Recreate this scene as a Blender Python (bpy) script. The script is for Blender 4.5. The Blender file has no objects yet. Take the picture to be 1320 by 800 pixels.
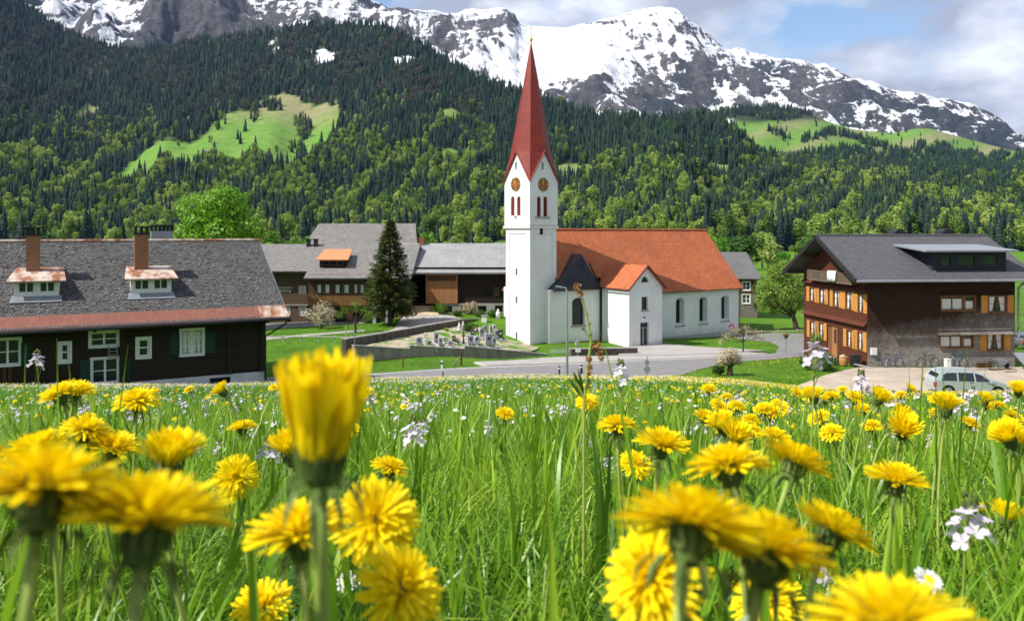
import bpy, bmesh, math, random
import numpy as np
from mathutils import Vector, Matrix, noise
from mathutils.geometry import tessellate_polygon

S = bpy.context.scene
C = S.collection
R = math.radians

# ------------------------------------------------------------------ camera, sky, sun, exposure
cam_d = bpy.data.cameras.new('camera')
cam = bpy.data.objects.new('camera', cam_d)
C.objects.link(cam)
cam.location = (0, 0, 0)
cam.rotation_euler = (R(90), 0, 0)
cam_d.sensor_width = 36
cam_d.lens = 36 * 1000 / 1320
cam_d.shift_y = -100 / 1320
cam_d.clip_start = 0.02
cam_d.clip_end = 30000
cam_d.dof.use_dof = True
cam_d.dof.focus_distance = 3.2
cam_d.dof.aperture_fstop = 10.0
S.camera = cam

SUN_AZ = Vector((-0.928, -0.385, 0)).normalized()
SUN_EL = R(49)
wd = bpy.data.worlds.new('World')
S.world = wd
wd.use_nodes = True
nt = wd.node_tree
nt.nodes.clear()
wo = nt.nodes.new('ShaderNodeOutputWorld')
sky = nt.nodes.new('ShaderNodeTexSky')
sky.sky_type = 'NISHITA'
sky.sun_disc = False
sky.sun_elevation = SUN_EL
sky.sun_rotation = math.atan2(SUN_AZ.x, SUN_AZ.y)
sky.altitude = 600
sky.air_density = 1.1
sky.dust_density = 0.6
sky.ozone_density = 1.6
bg = nt.nodes.new('ShaderNodeBackground')
bg.inputs['Strength'].default_value = 0.12
bgc = nt.nodes.new('ShaderNodeBackground')       # the clouds, lit by the sun, as part of the sky
bgc.inputs['Strength'].default_value = 1.0
tc = nt.nodes.new('ShaderNodeTexCoord')
mp = nt.nodes.new('ShaderNodeMapping')
mp.inputs['Scale'].default_value = (1.0, 1.0, 2.1)
mp.inputs['Location'].default_value = (0.35, 0.0, 0.1)
n1 = nt.nodes.new('ShaderNodeTexNoise')
n1.inputs['Scale'].default_value = 4.2
n1.inputs['Detail'].default_value = 7
n1.inputs['Roughness'].default_value = 0.56
n1.inputs['Distortion'].default_value = 0.25
r1 = nt.nodes.new('ShaderNodeValToRGB')
r1.color_ramp.elements[0].position = 0.40
r1.color_ramp.elements[1].position = 0.53
n2 = nt.nodes.new('ShaderNodeTexNoise')
n2.inputs['Scale'].default_value = 7.0
n2.inputs['Detail'].default_value = 6
r2 = nt.nodes.new('ShaderNodeValToRGB')
r2.color_ramp.elements[0].position = 0.44
r2.color_ramp.elements[0].color = (0.33, 0.36, 0.45, 1)
r2.color_ramp.elements[1].position = 0.66
r2.color_ramp.elements[1].color = (0.76, 0.78, 0.83, 1)
mxs = nt.nodes.new('ShaderNodeMixShader')
L = nt.links.new
L(tc.outputs['Generated'], mp.inputs['Vector'])
L(mp.outputs['Vector'], n1.inputs['Vector'])
L(mp.outputs['Vector'], n2.inputs['Vector'])
L(n1.outputs['Fac'], r1.inputs['Fac'])
L(n2.outputs['Fac'], r2.inputs['Fac'])
L(r2.outputs['Color'], bgc.inputs['Color'])
L(sky.outputs['Color'], bg.inputs['Color'])
L(r1.outputs['Color'], mxs.inputs['Fac'])
L(bg.outputs['Background'], mxs.inputs[1])
L(bgc.outputs['Background'], mxs.inputs[2])
L(mxs.outputs['Shader'], wo.inputs['Surface'])

sl = bpy.data.lights.new('sun', 'SUN')
sl.energy = 4.6
sl.angle = R(0.55)
sl.color = (1.0, 0.95, 0.87)
so = bpy.data.objects.new('sun', sl)
C.objects.link(so)
sd = Vector((SUN_AZ.x * math.cos(SUN_EL), SUN_AZ.y * math.cos(SUN_EL), math.sin(SUN_EL)))
so.rotation_euler = (-sd).to_track_quat('-Z', 'Y').to_euler()
so.location = (-60, -20, 60)

S.render.engine = 'CYCLES'
S.view_settings.view_transform = 'Standard'
S.view_settings.look = 'None'
S.view_settings.exposure = 0.55
S.view_settings.gamma = 1
S.cycles.use_denoising = True
S.cycles.max_bounces = 6
S.cycles.diffuse_bounces = 3
S.cycles.glossy_bounces = 2
S.cycles.transmission_bounces = 3
S.cycles.transparent_max_bounces = 6
S.cycles.caustics_reflective = False
S.cycles.caustics_refractive = False

rng = random.Random(11)
nrg = np.random.default_rng(7)
F = 1000.0
HV = 300.0


def P(u, v, Y):
    return Vector(((u - 660) / F * Y, Y, (HV - v) / F * Y))


# ------------------------------------------------------------------ helpers
class MB:
    def __init__(self):
        self.v = []
        self.f = []
        self.m = []

    def add(self, vs, fs, m=0):
        o = len(self.v)
        self.v.extend(tuple(p) for p in vs)
        for f in fs:
            self.f.append(tuple(i + o for i in f))
            self.m.append(m)
        return self

    def box(self, x0, x1, y0, y1, z0, z1, m=0):
        return self.add([(x0, y0, z0), (x1, y0, z0), (x1, y1, z0), (x0, y1, z0), (x0, y0, z1), (x1, y0, z1), (x1, y1, z1), (x0, y1, z1)],
                        [(3, 2, 1, 0), (4, 5, 6, 7), (0, 1, 5, 4), (1, 2, 6, 5), (2, 3, 7, 6), (3, 0, 4, 7)], m)

    def obox(self, c, size, rot=None, m=0):
        o = len(self.v)
        sx, sy, sz = [s / 2 for s in size]
        self.box(-sx, sx, -sy, sy, -sz, sz, m)
        rm = rot if rot is not None else Matrix.Identity(3)
        for i in range(o, len(self.v)):
            self.v[i] = tuple(rm @ Vector(self.v[i]) + Vector(c))
        return self

    def prism(self, poly, d0, d1, to3, m=0):
        """poly: (a,z) list; extruded in depth d0..d1"""
        n = len(poly)
        vs = [to3(a, d0, z) for a, z in poly] + [to3(a, d1, z) for a, z in poly]
        fs = [tuple(range(n)), tuple(range(2 * n - 1, n - 1, -1))]
        for i in range(n):
            j = (i + 1) % n
            fs.append((i, j, n + j, n + i))
        return self.add(vs, fs, m)

    def slab(self, p0, p1, p2, p3, t, m=0):
        p = [Vector(q) for q in (p0, p1, p2, p3)]
        n = (p[1] - p[0]).cross(p[2] - p[0]).normalized()
        if n.z < 0:
            n = -n
        q = [a - n * t for a in p]
        return self.add(p + q, [(0, 1, 2, 3), (7, 6, 5, 4), (0, 4, 5, 1), (1, 5, 6, 2), (2, 6, 7, 3), (3, 7, 4, 0)], m)

    def tube(self, pts, rad, n=8, m=0, cap=True):
        pts = [Vector(p) for p in pts]
        k = len(pts)
        if not hasattr(rad, '__len__'):
            rad = [rad] * k
        o = len(self.v)
        vs = []
        ref = None
        for i, p in enumerate(pts):
            t = (pts[min(i + 1, k - 1)] - pts[max(i - 1, 0)])
            if t.length < 1e-9:
                t = Vector((0, 0, 1))
            t.normalize()
            if ref is None:
                ref = Vector((1, 0, 0)) if abs(t.x) < 0.8 else Vector((0, 1, 0))
            a = (ref - t * ref.dot(t)).normalized()
            ref = a
            b = t.cross(a)
            for j in range(n):
                g = 2 * math.pi * j / n
                vs.append(p + (a * math.cos(g) + b * math.sin(g)) * rad[i])
        fs = []
        for i in range(k - 1):
            for j in range(n):
                j2 = (j + 1) % n
                fs.append((i * n + j, i * n + j2, (i + 1) * n + j2, (i + 1) * n + j))
        if cap:
            fs.append(tuple(range(n - 1, -1, -1)))
            fs.append(tuple((k - 1) * n + j for j in range(n)))
        return self.add(vs, fs, m)

    def lathe(self, prof, n=16, c=(0, 0, 0), mat=None, m=0):
        vs = []
        for r, z in prof:
            for j in range(n):
                g = 2 * math.pi * j / n
                p = Vector((r * math.cos(g), r * math.sin(g), z))
                if mat is not None:
                    p = mat @ p
                vs.append(p + Vector(c))
        fs = []
        for i in range(len(prof) - 1):
            for j in range(n):
                j2 = (j + 1) % n
                fs.append((i * n + j, i * n + j2, (i + 1) * n + j2, (i + 1) * n + j))
        fs.append(tuple(range(n - 1, -1, -1)))
        fs.append(tuple((len(prof) - 1) * n + j for j in range(n)))
        return self.add(vs, fs, m)

    def blob(self, c, r, sub=2, jit=0.15, seed=0, m=0):
        bm = bmesh.new()
        bmesh.ops.create_icosphere(bm, subdivisions=sub, radius=1)
        if not hasattr(r, '__len__'):
            r = (r, r, r)
        vs = []
        for v in bm.verts:
            k = 1 + jit * noise.noise(v.co * 1.7 + Vector((seed, seed * 1.3, 0))) * 1.6
            vs.append((c[0] + v.co.x * r[0] * k, c[1] + v.co.y * r[1] * k, c[2] + v.co.z * r[2] * k))
        fs = [tuple(q.index for q in f.verts) for f in bm.faces]
        bm.free()
        return self.add(vs, fs, m)

    def build(self, name, mats, parent=None, smooth=False, loc=None, uv=True):
        me = bpy.data.meshes.new(name)
        me.from_pydata(self.v, [], self.f)
        if not isinstance(mats, (list, tuple)):
            mats = [mats]
        for k in mats:
            me.materials.append(k)
        if len(mats) > 1:
            me.polygons.foreach_set('material_index', self.m)
        if smooth:
            me.polygons.foreach_set('use_smooth', [True] * len(self.f))
        if uv and len(self.f) < 60000:
            ul = me.uv_layers.new(name='UVMap')
            Z = Vector((0, 0, 1))
            data = [0.0] * (2 * len(me.loops))
            for p in me.polygons:
                n = p.normal
                a = Z.cross(n)
                if a.length < 0.02:
                    a = Vector((1, 0, 0))
                a.normalize()
                if a.x < -0.001 or (abs(a.x) < 0.001 and a.y < 0):
                    a = -a
                b = n.cross(a)
                if b.z < 0:
                    b = -b
                for li in p.loop_indices:
                    co = me.vertices[me.loops[li].vertex_index].co
                    data[2 * li] = co.dot(a)
                    data[2 * li + 1] = co.dot(b)
            ul.data.foreach_set('uv', data)
        me.validate()
        o = bpy.data.objects.new(name, me)
        C.objects.link(o)
        if parent is not None:
            o.parent = parent
        if loc is not None:
            o.location = loc
        return o


def tag(o, label, cat, group=None):
    o['label'] = label
    o['category'] = cat
    if group:
        o['group'] = group
    return o


def thing(name, label, cat, loc=(0, 0, 0), rz=0.0, group=None):
    o = bpy.data.objects.new(name, None)
    o.empty_display_size = 0.2
    C.objects.link(o)
    o.location = loc
    o.rotation_euler = (0, 0, rz)
    return tag(o, label, cat, group)


def struct(o):
    o['kind'] = 'structure'
    return o


def dup(root, loc, rz=None, label=None, group=None, scale=None):
    r = root.copy()
    C.objects.link(r)
    r.location = loc
    if rz is not None:
        r.rotation_euler = (0, 0, rz)
    if label:
        r['label'] = label
    if group:
        r['group'] = group
    if scale:
        r.scale = (scale, scale, scale)
    for ch in list(root.children):
        c = ch.copy()
        C.objects.link(c)
        c.parent = r
        for g in list(ch.children):
            d = g.copy()
            C.objects.link(d)
            d.parent = c
    return r


def mesh_np(name, verts, faces, mat, attrs=None, smooth=False):
    """fast mesh from numpy arrays; faces (n,k)"""
    me = bpy.data.meshes.new(name)
    verts = np.asarray(verts, dtype=np.float32)
    faces = np.asarray(faces, dtype=np.int32)
    me.vertices.add(len(verts))
    me.vertices.foreach_set('co', verts.ravel())
    k = faces.shape[1]
    me.loops.add(faces.size)
    me.loops.foreach_set('vertex_index', faces.ravel())
    me.polygons.add(len(faces))
    me.polygons.foreach_set('loop_start', np.arange(0, faces.size, k, dtype=np.int32))
    me.polygons.foreach_set('loop_total', np.full(len(faces), k, dtype=np.int32))
    if smooth:
        me.polygons.foreach_set('use_smooth', np.ones(len(faces), dtype=bool))
    me.update(calc_edges=True)
    if attrs:
        for an, arr in attrs.items():
            at = me.attributes.new(an, 'FLOAT', 'POINT')
            at.data.foreach_set('value', np.asarray(arr, dtype=np.float32).ravel())
    for mm in (mat if isinstance(mat, (list, tuple)) else [mat]):
        me.materials.append(mm)
    return me


def link(name, me, parent=None):
    o = bpy.data.objects.new(name, me)
    C.objects.link(o)
    if parent is not None:
        o.parent = parent
    return o


# ------------------------------------------------------------------ materials
class NT:
    def __init__(self, name):
        self.mat = bpy.data.materials.new(name)
        self.mat.use_nodes = True
        self.t = self.mat.node_tree
        self.t.nodes.clear()
        self.out = self.n('ShaderNodeOutputMaterial')
        self.b = self.n('ShaderNodeBsdfPrincipled')
        self.l(self.b.outputs[0], self.out.inputs['Surface'])

    def n(self, typ, **kw):
        x = self.t.nodes.new(typ)
        for k, v in kw.items():
            if hasattr(x, k):
                setattr(x, k, v)
            else:
                x.inputs[k.replace('_', ' ')].default_value = v
        return x

    def l(self, a, b):
        self.t.links.new(a, b)

    def coord(self, kind='Object', scale=(1, 1, 1)):
        tcn = self.n('ShaderNodeTexCoord')
        m = self.n('ShaderNodeMapping')
        m.inputs['Scale'].default_value = scale
        self.l(tcn.outputs[kind], m.inputs['Vector'])
        return m.outputs['Vector']

    def noise(self, vec, scale, detail=4, rough=0.55):
        x = self.n('ShaderNodeTexNoise')
        x.inputs['Scale'].default_value = scale
        x.inputs['Detail'].default_value = detail
        x.inputs['Roughness'].default_value = rough
        if vec is not None:
            self.l(vec, x.inputs['Vector'])
        return x.outputs['Fac']

    def ramp(self, fac, stops):
        x = self.n('ShaderNodeValToRGB')
        e = x.color_ramp.elements
        while len(e) < len(stops):
            e.new(0.5)
        for i, (p, c) in enumerate(stops):
            e[i].position = p
            e[i].color = (c[0], c[1], c[2], 1) if hasattr(c, '__len__') else (c, c, c, 1)
        self.l(fac, x.inputs['Fac'])
        return x.outputs['Color']

    def mix(self, fac, a, b, mode='MIX'):
        x = self.n('ShaderNodeMix', data_type='RGBA', blend_type=mode)
        for sock, val in ((x.inputs[0], fac), (x.inputs[6], a), (x.inputs[7], b)):
            if hasattr(val, 'links'):
                self.l(val, sock)
            elif hasattr(val, '__len__'):
                sock.default_value = (val[0], val[1], val[2], 1)
            else:
                sock.default_value = val
        return x.outputs[2]

    def math(self, op, a, b=None):
        x = self.n('ShaderNodeMath', operation=op)
        for i, val in enumerate((a, b)):
            if val is None:
                continue
            if hasattr(val, 'links'):
                self.l(val, x.inputs[i])
            else:
                x.inputs[i].default_value = val
        return x.outputs[0]

    def bump(self, h, strength=0.3, dist=0.05):
        x = self.n('ShaderNodeBump')
        x.inputs['Strength'].default_value = strength
        x.inputs['Distance'].default_value = dist
        self.l(h, x.inputs['Height'])
        self.l(x.outputs[0], self.b.inputs['Normal'])

    def base(self, c):
        if hasattr(c, 'links'):
            self.l(c, self.b.inputs['Base Color'])
        else:
            self.b.inputs['Base Color'].default_value = (c[0], c[1], c[2], 1)

    def rough(self, r, spec=0.4, metal=0.0):
        self.b.inputs['Roughness'].default_value = r
        self.b.inputs['Specular IOR Level'].default_value = spec
        self.b.inputs['Metallic'].default_value = metal


def mat_plain(name, c1, c2=None, scale=4, rough=0.7, bump=0.15, spec=0.3, metal=0, stretch=(1, 1, 1), bscale=None, dist=0.02):
    t = NT(name)
    c2 = c2 or tuple(x * 0.75 for x in c1)
    v = t.coord('Object', stretch)
    f = t.noise(v, scale, 6, 0.6)
    t.base(t.ramp(f, [(0.3, c2), (0.7, c1)]))
    t.rough(rough, spec, metal)
    if bump:
        t.bump(t.noise(v, bscale or scale * 6, 4), bump, dist)
    return t.mat


def mat_brick(name, c1, c2, mortar, w, h, ms=0.015, rough=0.8, bump=0.6, dist=0.03, var=(1, 1, 1), offset=0.5, nsc=0.6, stain=None, bias=0.0):
    """tiles, shingles or stones from UV coordinates in metres"""
    t = NT(name)
    uv = t.coord('UV')
    br = t.n('ShaderNodeTexBrick')
    br.offset = offset
    br.inputs['Scale'].default_value = 1
    br.inputs['Brick Width'].default_value = w
    br.inputs['Row Height'].default_value = h
    br.inputs['Mortar Size'].default_value = ms
    br.inputs['Mortar Smooth'].default_value = 0.3
    br.inputs['Bias'].default_value = bias
    br.inputs['Color1'].default_value = (*c1, 1)
    br.inputs['Color2'].default_value = (*c2, 1)
    br.inputs['Mortar'].default_value = (*mortar, 1)
    wob = t.n('ShaderNodeTexNoise')
    wob.inputs['Scale'].default_value = 3.0
    t.l(uv, wob.inputs['Vector'])
    ad = t.n('ShaderNodeMix', data_type='VECTOR')
    ad.inputs[0].default_value = 0.02
    t.l(uv, ad.inputs[4])
    t.l(wob.outputs['Color'], ad.inputs[5])
    t.l(ad.outputs[1], br.inputs['Vector'])
    col = br.outputs['Color']
    big = t.noise(uv, nsc, 5, 0.65)
    st = stain or tuple(x * 0.6 for x in c1)
    col = t.mix(t.ramp(big, [(0.42, 0.0), (0.72, 0.75)]), col, st)
    t.base(col)
    t.rough(rough, 0.25)
    # rows overlap: saw-tooth height along the slope plus the joints
    sx = t.n('ShaderNodeSeparateXYZ')
    t.l(ad.outputs[1], sx.inputs[0])
    saw = t.math('FRACT', t.math('DIVIDE', sx.outputs[1], h))
    hh = t.math('SUBTRACT', t.math('MULTIPLY', t.math('SUBTRACT', 1.0, saw), 0.8), t.math('MULTIPLY', br.outputs['Fac'], 0.6))
    hh = t.math('ADD', hh, t.math('MULTIPLY', t.noise(uv, 14, 3), 0.5))
    t.bump(hh, bump, dist)
    return t.mat


def mat_leaf(name, stops, trans=0.35, rough=0.55, spec=0.3, pscale=0.6, tcol=None, rand=0.6):
    """leaf surface: colour differs from clump to clump and from plant to plant"""
    t = NT(name)
    oi = t.n('ShaderNodeObjectInfo')
    geo = t.n('ShaderNodeNewGeometry')
    ns = t.noise(geo.outputs['Position'], pscale, 3)
    fac = t.math('ADD', t.math('MULTIPLY', oi.outputs['Random'], rand), t.math('MULTIPLY', ns, 1 - rand))
    isl = geo.outputs['Random Per Island']
    fac = t.math('ADD', t.math('MULTIPLY', fac, 0.75), t.math('MULTIPLY', isl, 0.25))
    col = t.ramp(fac, stops)
    t.base(col)
    t.rough(rough, spec)
    if trans:
        tr = t.n('ShaderNodeBsdfTranslucent')
        if tcol:
            t.l(t.mix(0.5, col, tcol), tr.inputs['Color'])
        else:
            t.l(col, tr.inputs['Color'])
        mx = t.n('ShaderNodeMixShader')
        mx.inputs['Fac'].default_value = trans
        t.l(t.b.outputs[0], mx.inputs[1])
        t.l(tr.outputs[0], mx.inputs[2])
        t.l(mx.outputs[0], t.out.inputs['Surface'])
    return t.mat


# ------------------------------------------------------------------ scatter (only for what nobody could count)
def proto_coll(name, meshes):
    col = bpy.data.collections.new(name)
    for i, me in enumerate(meshes):
        o = bpy.data.objects.new('%s_%02d' % (name, i), me)
        col.objects.link(o)
    return col


def scatter(name, pts, rots, scales, idx, coll):
    n = len(pts)
    me = bpy.data.meshes.new(name)
    me.vertices.add(n)
    me.vertices.foreach_set('co', np.asarray(pts, dtype=np.float32).ravel())
    for an, arr in (('rot', rots), ('scl', scales)):
        at = me.attributes.new(an, 'FLOAT_VECTOR', 'POINT')
        at.data.foreach_set('vector', np.asarray(arr, dtype=np.float32).ravel())
    at = me.attributes.new('pick', 'INT', 'POINT')
    at.data.foreach_set('value', np.asarray(idx, dtype=np.int32))
    ng = bpy.data.node_groups.new(name, 'GeometryNodeTree')
    ng.interface.new_socket('Geometry', in_out='INPUT', socket_type='NodeSocketGeometry')
    ng.interface.new_socket('Geometry', in_out='OUTPUT', socket_type='NodeSocketGeometry')
    gi = ng.nodes.new('NodeGroupInput')
    go = ng.nodes.new('NodeGroupOutput')
    ci = ng.nodes.new('GeometryNodeCollectionInfo')
    ci.inputs['Collection'].default_value = coll
    ci.inputs['Separate Children'].default_value = True
    ci.inputs['Reset Children'].default_value = True
    ip = ng.nodes.new('GeometryNodeInstanceOnPoints')
    ip.inputs['Pick Instance'].default_value = True

    def na(nm, ty):
        x = ng.nodes.new('GeometryNodeInputNamedAttribute')
        x.data_type = ty
        x.inputs['Name'].default_value = nm
        return x.outputs['Attribute']
    ng.links.new(gi.outputs[0], ip.inputs['Points'])
    ng.links.new(ci.outputs[0], ip.inputs['Instance'])
    ng.links.new(na('pick', 'INT'), ip.inputs['Instance Index'])
    ng.links.new(na('rot', 'FLOAT_VECTOR'), ip.inputs['Rotation'])
    ng.links.new(na('scl', 'FLOAT_VECTOR'), ip.inputs['Scale'])
    ng.links.new(ip.outputs[0], go.inputs[0])
    o = bpy.data.objects.new(name, me)
    C.objects.link(o)
    md = o.modifiers.new('scatter', 'NODES')
    md.node_group = ng
    o['kind'] = 'stuff'
    return o

# ------------------------------------------------------------------ the lie of the land
CP = [(465, 487, 50.5), (330, 487, 49), (0, 480, 49), (-200, 480, 50), (390, 460, 58), (390, 430, 75), (350, 418, 86),
      (420, 416, 85), (480, 415, 86), (530, 406, 86), (600, 404, 88), (660, 404, 88), (560, 420, 80), (500, 432, 72),
      (430, 452, 62), (465, 468, 57), (597, 461, 61.5), (690, 461, 64.5), (630, 474, 57.5), (630, 487, 51.5),
      (730, 468.5, 61.5), (760, 490, 50.5), (730, 449, 73), (683, 449, 74.5), (811, 448, 76.2), (853, 447, 77),
      (853, 440, 82), (952, 432, 90), (917, 461, 65), (1000, 456, 68), (900, 485, 52), (960, 475, 55.5), (1000, 463, 62),
      (1060, 475, 54), (1118, 473, 55), (1308, 473, 56), (1308, 503, 47), (1118, 503, 47), (1013, 441, 80), (1000, 425, 93),
      (940, 405, 112), (1040, 412, 108), (1340, 400, 118), (1420, 473, 56), (300, 402, 112), (0, 402, 112), (650, 400, 118),
      (-250, 425, 88), (1500, 420, 90), (620, 463, 66), (640, 440, 75), (850, 400, 118), (1180, 440, 82)]
_cx = np.array([[*P(*c)] for c in CP])


def _U(r2):
    return np.where(r2 > 1e-12, r2 * np.log(np.maximum(r2, 1e-12)), 0.0) * 0.5


_n = len(_cx)
_d2 = ((_cx[:, None, :2] - _cx[None, :, :2]) ** 2).sum(-1)
_A = np.zeros((_n + 3, _n + 3))
_A[:_n, :_n] = _U(_d2) + np.eye(_n) * 1.5
_A[:_n, _n] = 1
_A[:_n, _n + 1:] = _cx[:, :2]
_A[_n:, :_n] = _A[:_n, _n:].T
_w = np.linalg.solve(_A, np.concatenate([_cx[:, 2], np.zeros(3)]))


def sstep(a, b, x):
    t = np.clip((x - a) / (b - a), 0, 1)
    return t * t * (3 - 2 * t)


def T(x, y):
    """height of the ground (numpy arrays or numbers)"""
    x = np.asarray(x, dtype=float)
    y = np.asarray(y, dtype=float)
    xc = np.clip(x, -95, 95)
    yc = np.clip(y, 44, 125)
    d2 = (xc[..., None] - _cx[:, 0]) ** 2 + (yc[..., None] - _cx[:, 1]) ** 2
    zv = (_U(d2) * _w[:_n]).sum(-1) + _w[_n] + _w[_n + 1] * xc + _w[_n + 2] * yc
    zv = np.clip(zv, -14, -8.3)
    k = sstep(105, 150, y)
    zv = zv * (1 - k) + (-12.0) * k
    a = np.clip(x / np.maximum(y, 6), -0.75, 0.85)
    s = np.interp(a, [-0.75, -0.4, -0.2, 0.0, 0.2, 0.3, 0.45, 0.85], [.190, .189, .183, .179, .180, .186, .199, .201])
    zm = -0.35 - s * y - sstep(0.30, 0.42, a) * 0.30 * np.clip(y - 39, 0, None)
    zm = zm + 0.05 * np.sin(x * 0.45 + 1) * np.sin(y * 0.33) * sstep(2, 12, y)
    zm = np.where(y > 80, -50, zm)
    return (zm + zv + np.sqrt((zm - zv) ** 2 + 0.12)) / 2


def gz(x, y):
    return float(T(x, y))


def ground_at(u, v, y0=44.0, y1=400.0):
    """where the sight line through a picture point meets the village ground"""
    ys = np.linspace(y0, y1, 2400)
    d = T((u - 660) / F * ys, ys) - (HV - v) / F * ys
    i = np.argmax(d > 0)
    Y = ys[i] if d[i] > 0 else y1
    return Vector(((u - 660) / F * Y, Y, gz((u - 660) / F * Y, Y)))


def axis(lo, hi, step, far, k=1.22):
    a = list(np.arange(lo, hi + 1e-6, step))
    s = step
    x = hi
    while x < far[1]:
        s *= k
        x += s
        a.append(x)
    s = step
    x = lo
    while x > far[0]:
        s *= k
        x -= s
        a.insert(0, x)
    return np.array(a)


# ground material: meadow and lawn green, flecked
def mat_ground():
    t = NT('meadow_turf')
    v = t.coord('Object')
    f1 = t.noise(v, 0.22, 5, 0.6)
    f2 = t.noise(v, 2.4, 5, 0.7)
    f3 = t.noise(v, 9.0, 4, 0.7)
    c = t.ramp(f1, [(0.30, (0.045, 0.125, 0.008)), (0.55, (0.085, 0.215, 0.010)), (0.75, (0.15, 0.27, 0.016))])
    c = t.mix(t.ramp(f2, [(0.35, 0.0), (0.75, 0.55)]), c, (0.19, 0.31, 0.022))
    c = t.mix(t.ramp(f3, [(0.30, 0.7), (0.55, 0.0)]), c, (0.03, 0.09, 0.006))
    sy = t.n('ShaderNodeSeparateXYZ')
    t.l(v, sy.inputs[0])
    soil_shade = t.ramp(f3, [(.3, (.016, .022, .008)), (.7, (.04, .055, .016))])
    c = t.mix(t.ramp(t.math('DIVIDE', sy.outputs[1], 30.0), [(.25, 1.0), (.7, 0.0)]), c, soil_shade)      # dark earth, with shade between the near blades put into its colour
    t.base(c)
    t.rough(0.85, 0.15)
    t.bump(t.math('ADD', f3, t.math('MULTIPLY', t.noise(v, 30, 3), 0.6)), 0.9, 0.12)
    return t.mat


M_turf = mat_ground()
gx = axis(-64, 64, 1.0, (-7000, 7000))
gy = axis(-2, 118, 0.75, (-120, 9000))
GX, GY = np.meshgrid(gx, gy)
GZ = T(GX, GY)
GZ = np.where(GY > 600, GZ - (GY - 600) * 0.002, GZ)
nx, ny = len(gx), len(gy)
ii = np.arange(nx * ny).reshape(ny, nx)
fc = np.stack([ii[:-1, :-1], ii[:-1, 1:], ii[1:, 1:], ii[1:, :-1]], -1).reshape(-1, 4)
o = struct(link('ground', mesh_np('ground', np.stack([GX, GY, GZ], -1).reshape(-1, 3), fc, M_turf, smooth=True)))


# strips and patches that lie on the ground
def drape(name, poly, mat, lift=0.03, step=0.8, kerb=0.0, zfun=None):
    """a flat-lying patch with outline poly (world x,y), following the ground"""
    bm = bmesh.new()
    pts = [Vector((p[0], p[1])) for p in poly]
    xs = [p.x for p in pts]
    ys = [p.y for p in pts]
    out = []
    n = len(pts)
    for i in range(n):
        a, b = pts[i], pts[(i + 1) % n]
        k = max(1, int((b - a).length / step))
        for j in range(k):
            out.append(a + (b - a) * (j / k))
    vs = [bm.verts.new((p.x, p.y, 0)) for p in out]
    f = bm.faces.new(vs)
    gx0 = np.arange(math.floor(min(xs)), max(xs) + step, step)
    gy0 = np.arange(math.floor(min(ys)), max(ys) + step, step)
    for gxx in gx0:
        bmesh.ops.bisect_plane(bm, geom=bm.verts[:] + bm.edges[:] + bm.faces[:], plane_co=(gxx, 0, 0), plane_no=(1, 0, 0))
    for gyy in gy0:
        bmesh.ops.bisect_plane(bm, geom=bm.verts[:] + bm.edges[:] + bm.faces[:], plane_co=(0, gyy, 0), plane_no=(0, 1, 0))
    zz = T(np.array([v.co.x for v in bm.verts]), np.array([v.co.y for v in bm.verts]))
    for v, z in zip(bm.verts, zz):
        v.co.z = (zfun(v.co.x, v.co.y) if zfun else z) + lift
    if kerb:
        ed = [e for e in bm.edges if len(e.link_faces) == 1]
        r = bmesh.ops.extrude_edge_only(bm, edges=ed)
        for g in r['geom']:
            if isinstance(g, bmesh.types.BMVert):
                g.co.z -= kerb
    bmesh.ops.triangulate(bm, faces=[q for q in bm.faces if len(q.verts) > 4])
    me = bpy.data.meshes.new(name)
    bm.to_mesh(me)
    bm.free()
    me.materials.append(mat)
    for p in me.polygons:
        p.use_smooth = True
    return struct(link(name, me))


def ribbon(name, left, right, mat, lift, n=60):
    """strip between two poly-lines"""
    def samp(pl, k):
        pl = [Vector(p) for p in pl]
        ls = [0]
        for i in range(1, len(pl)):
            ls.append(ls[-1] + (pl[i] - pl[i - 1]).length)
        out = []
        for q in range(k + 1):
            d = ls[-1] * q / k
            i = 1
            while i < len(ls) - 1 and ls[i] < d:
                i += 1
            tt = (d - ls[i - 1]) / max(1e-9, ls[i] - ls[i - 1])
            out.append(pl[i - 1] + (pl[i] - pl[i - 1]) * tt)
        return out
    a, b = samp(left, n), samp(right, n)
    m = 8
    vs = []
    for p, q in zip(a, b):
        for j in range(m + 1):
            w = p + (q - p) * (j / m)
            vs.append((w.x, w.y))
    vs = np.array(vs)
    z = T(vs[:, 0], vs[:, 1]) + lift
    i0 = np.arange((n + 1) * (m + 1)).reshape(n + 1, m + 1)
    f = np.stack([i0[:-1, :-1], i0[:-1, 1:], i0[1:, 1:], i0[1:, :-1]], -1).reshape(-1, 4)
    return struct(link(name, mesh_np(name, np.column_stack([vs, z]), f, mat, smooth=True)))


def gp(u, v):
    p = ground_at(u, v)
    return (p.x, p.y)


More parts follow.
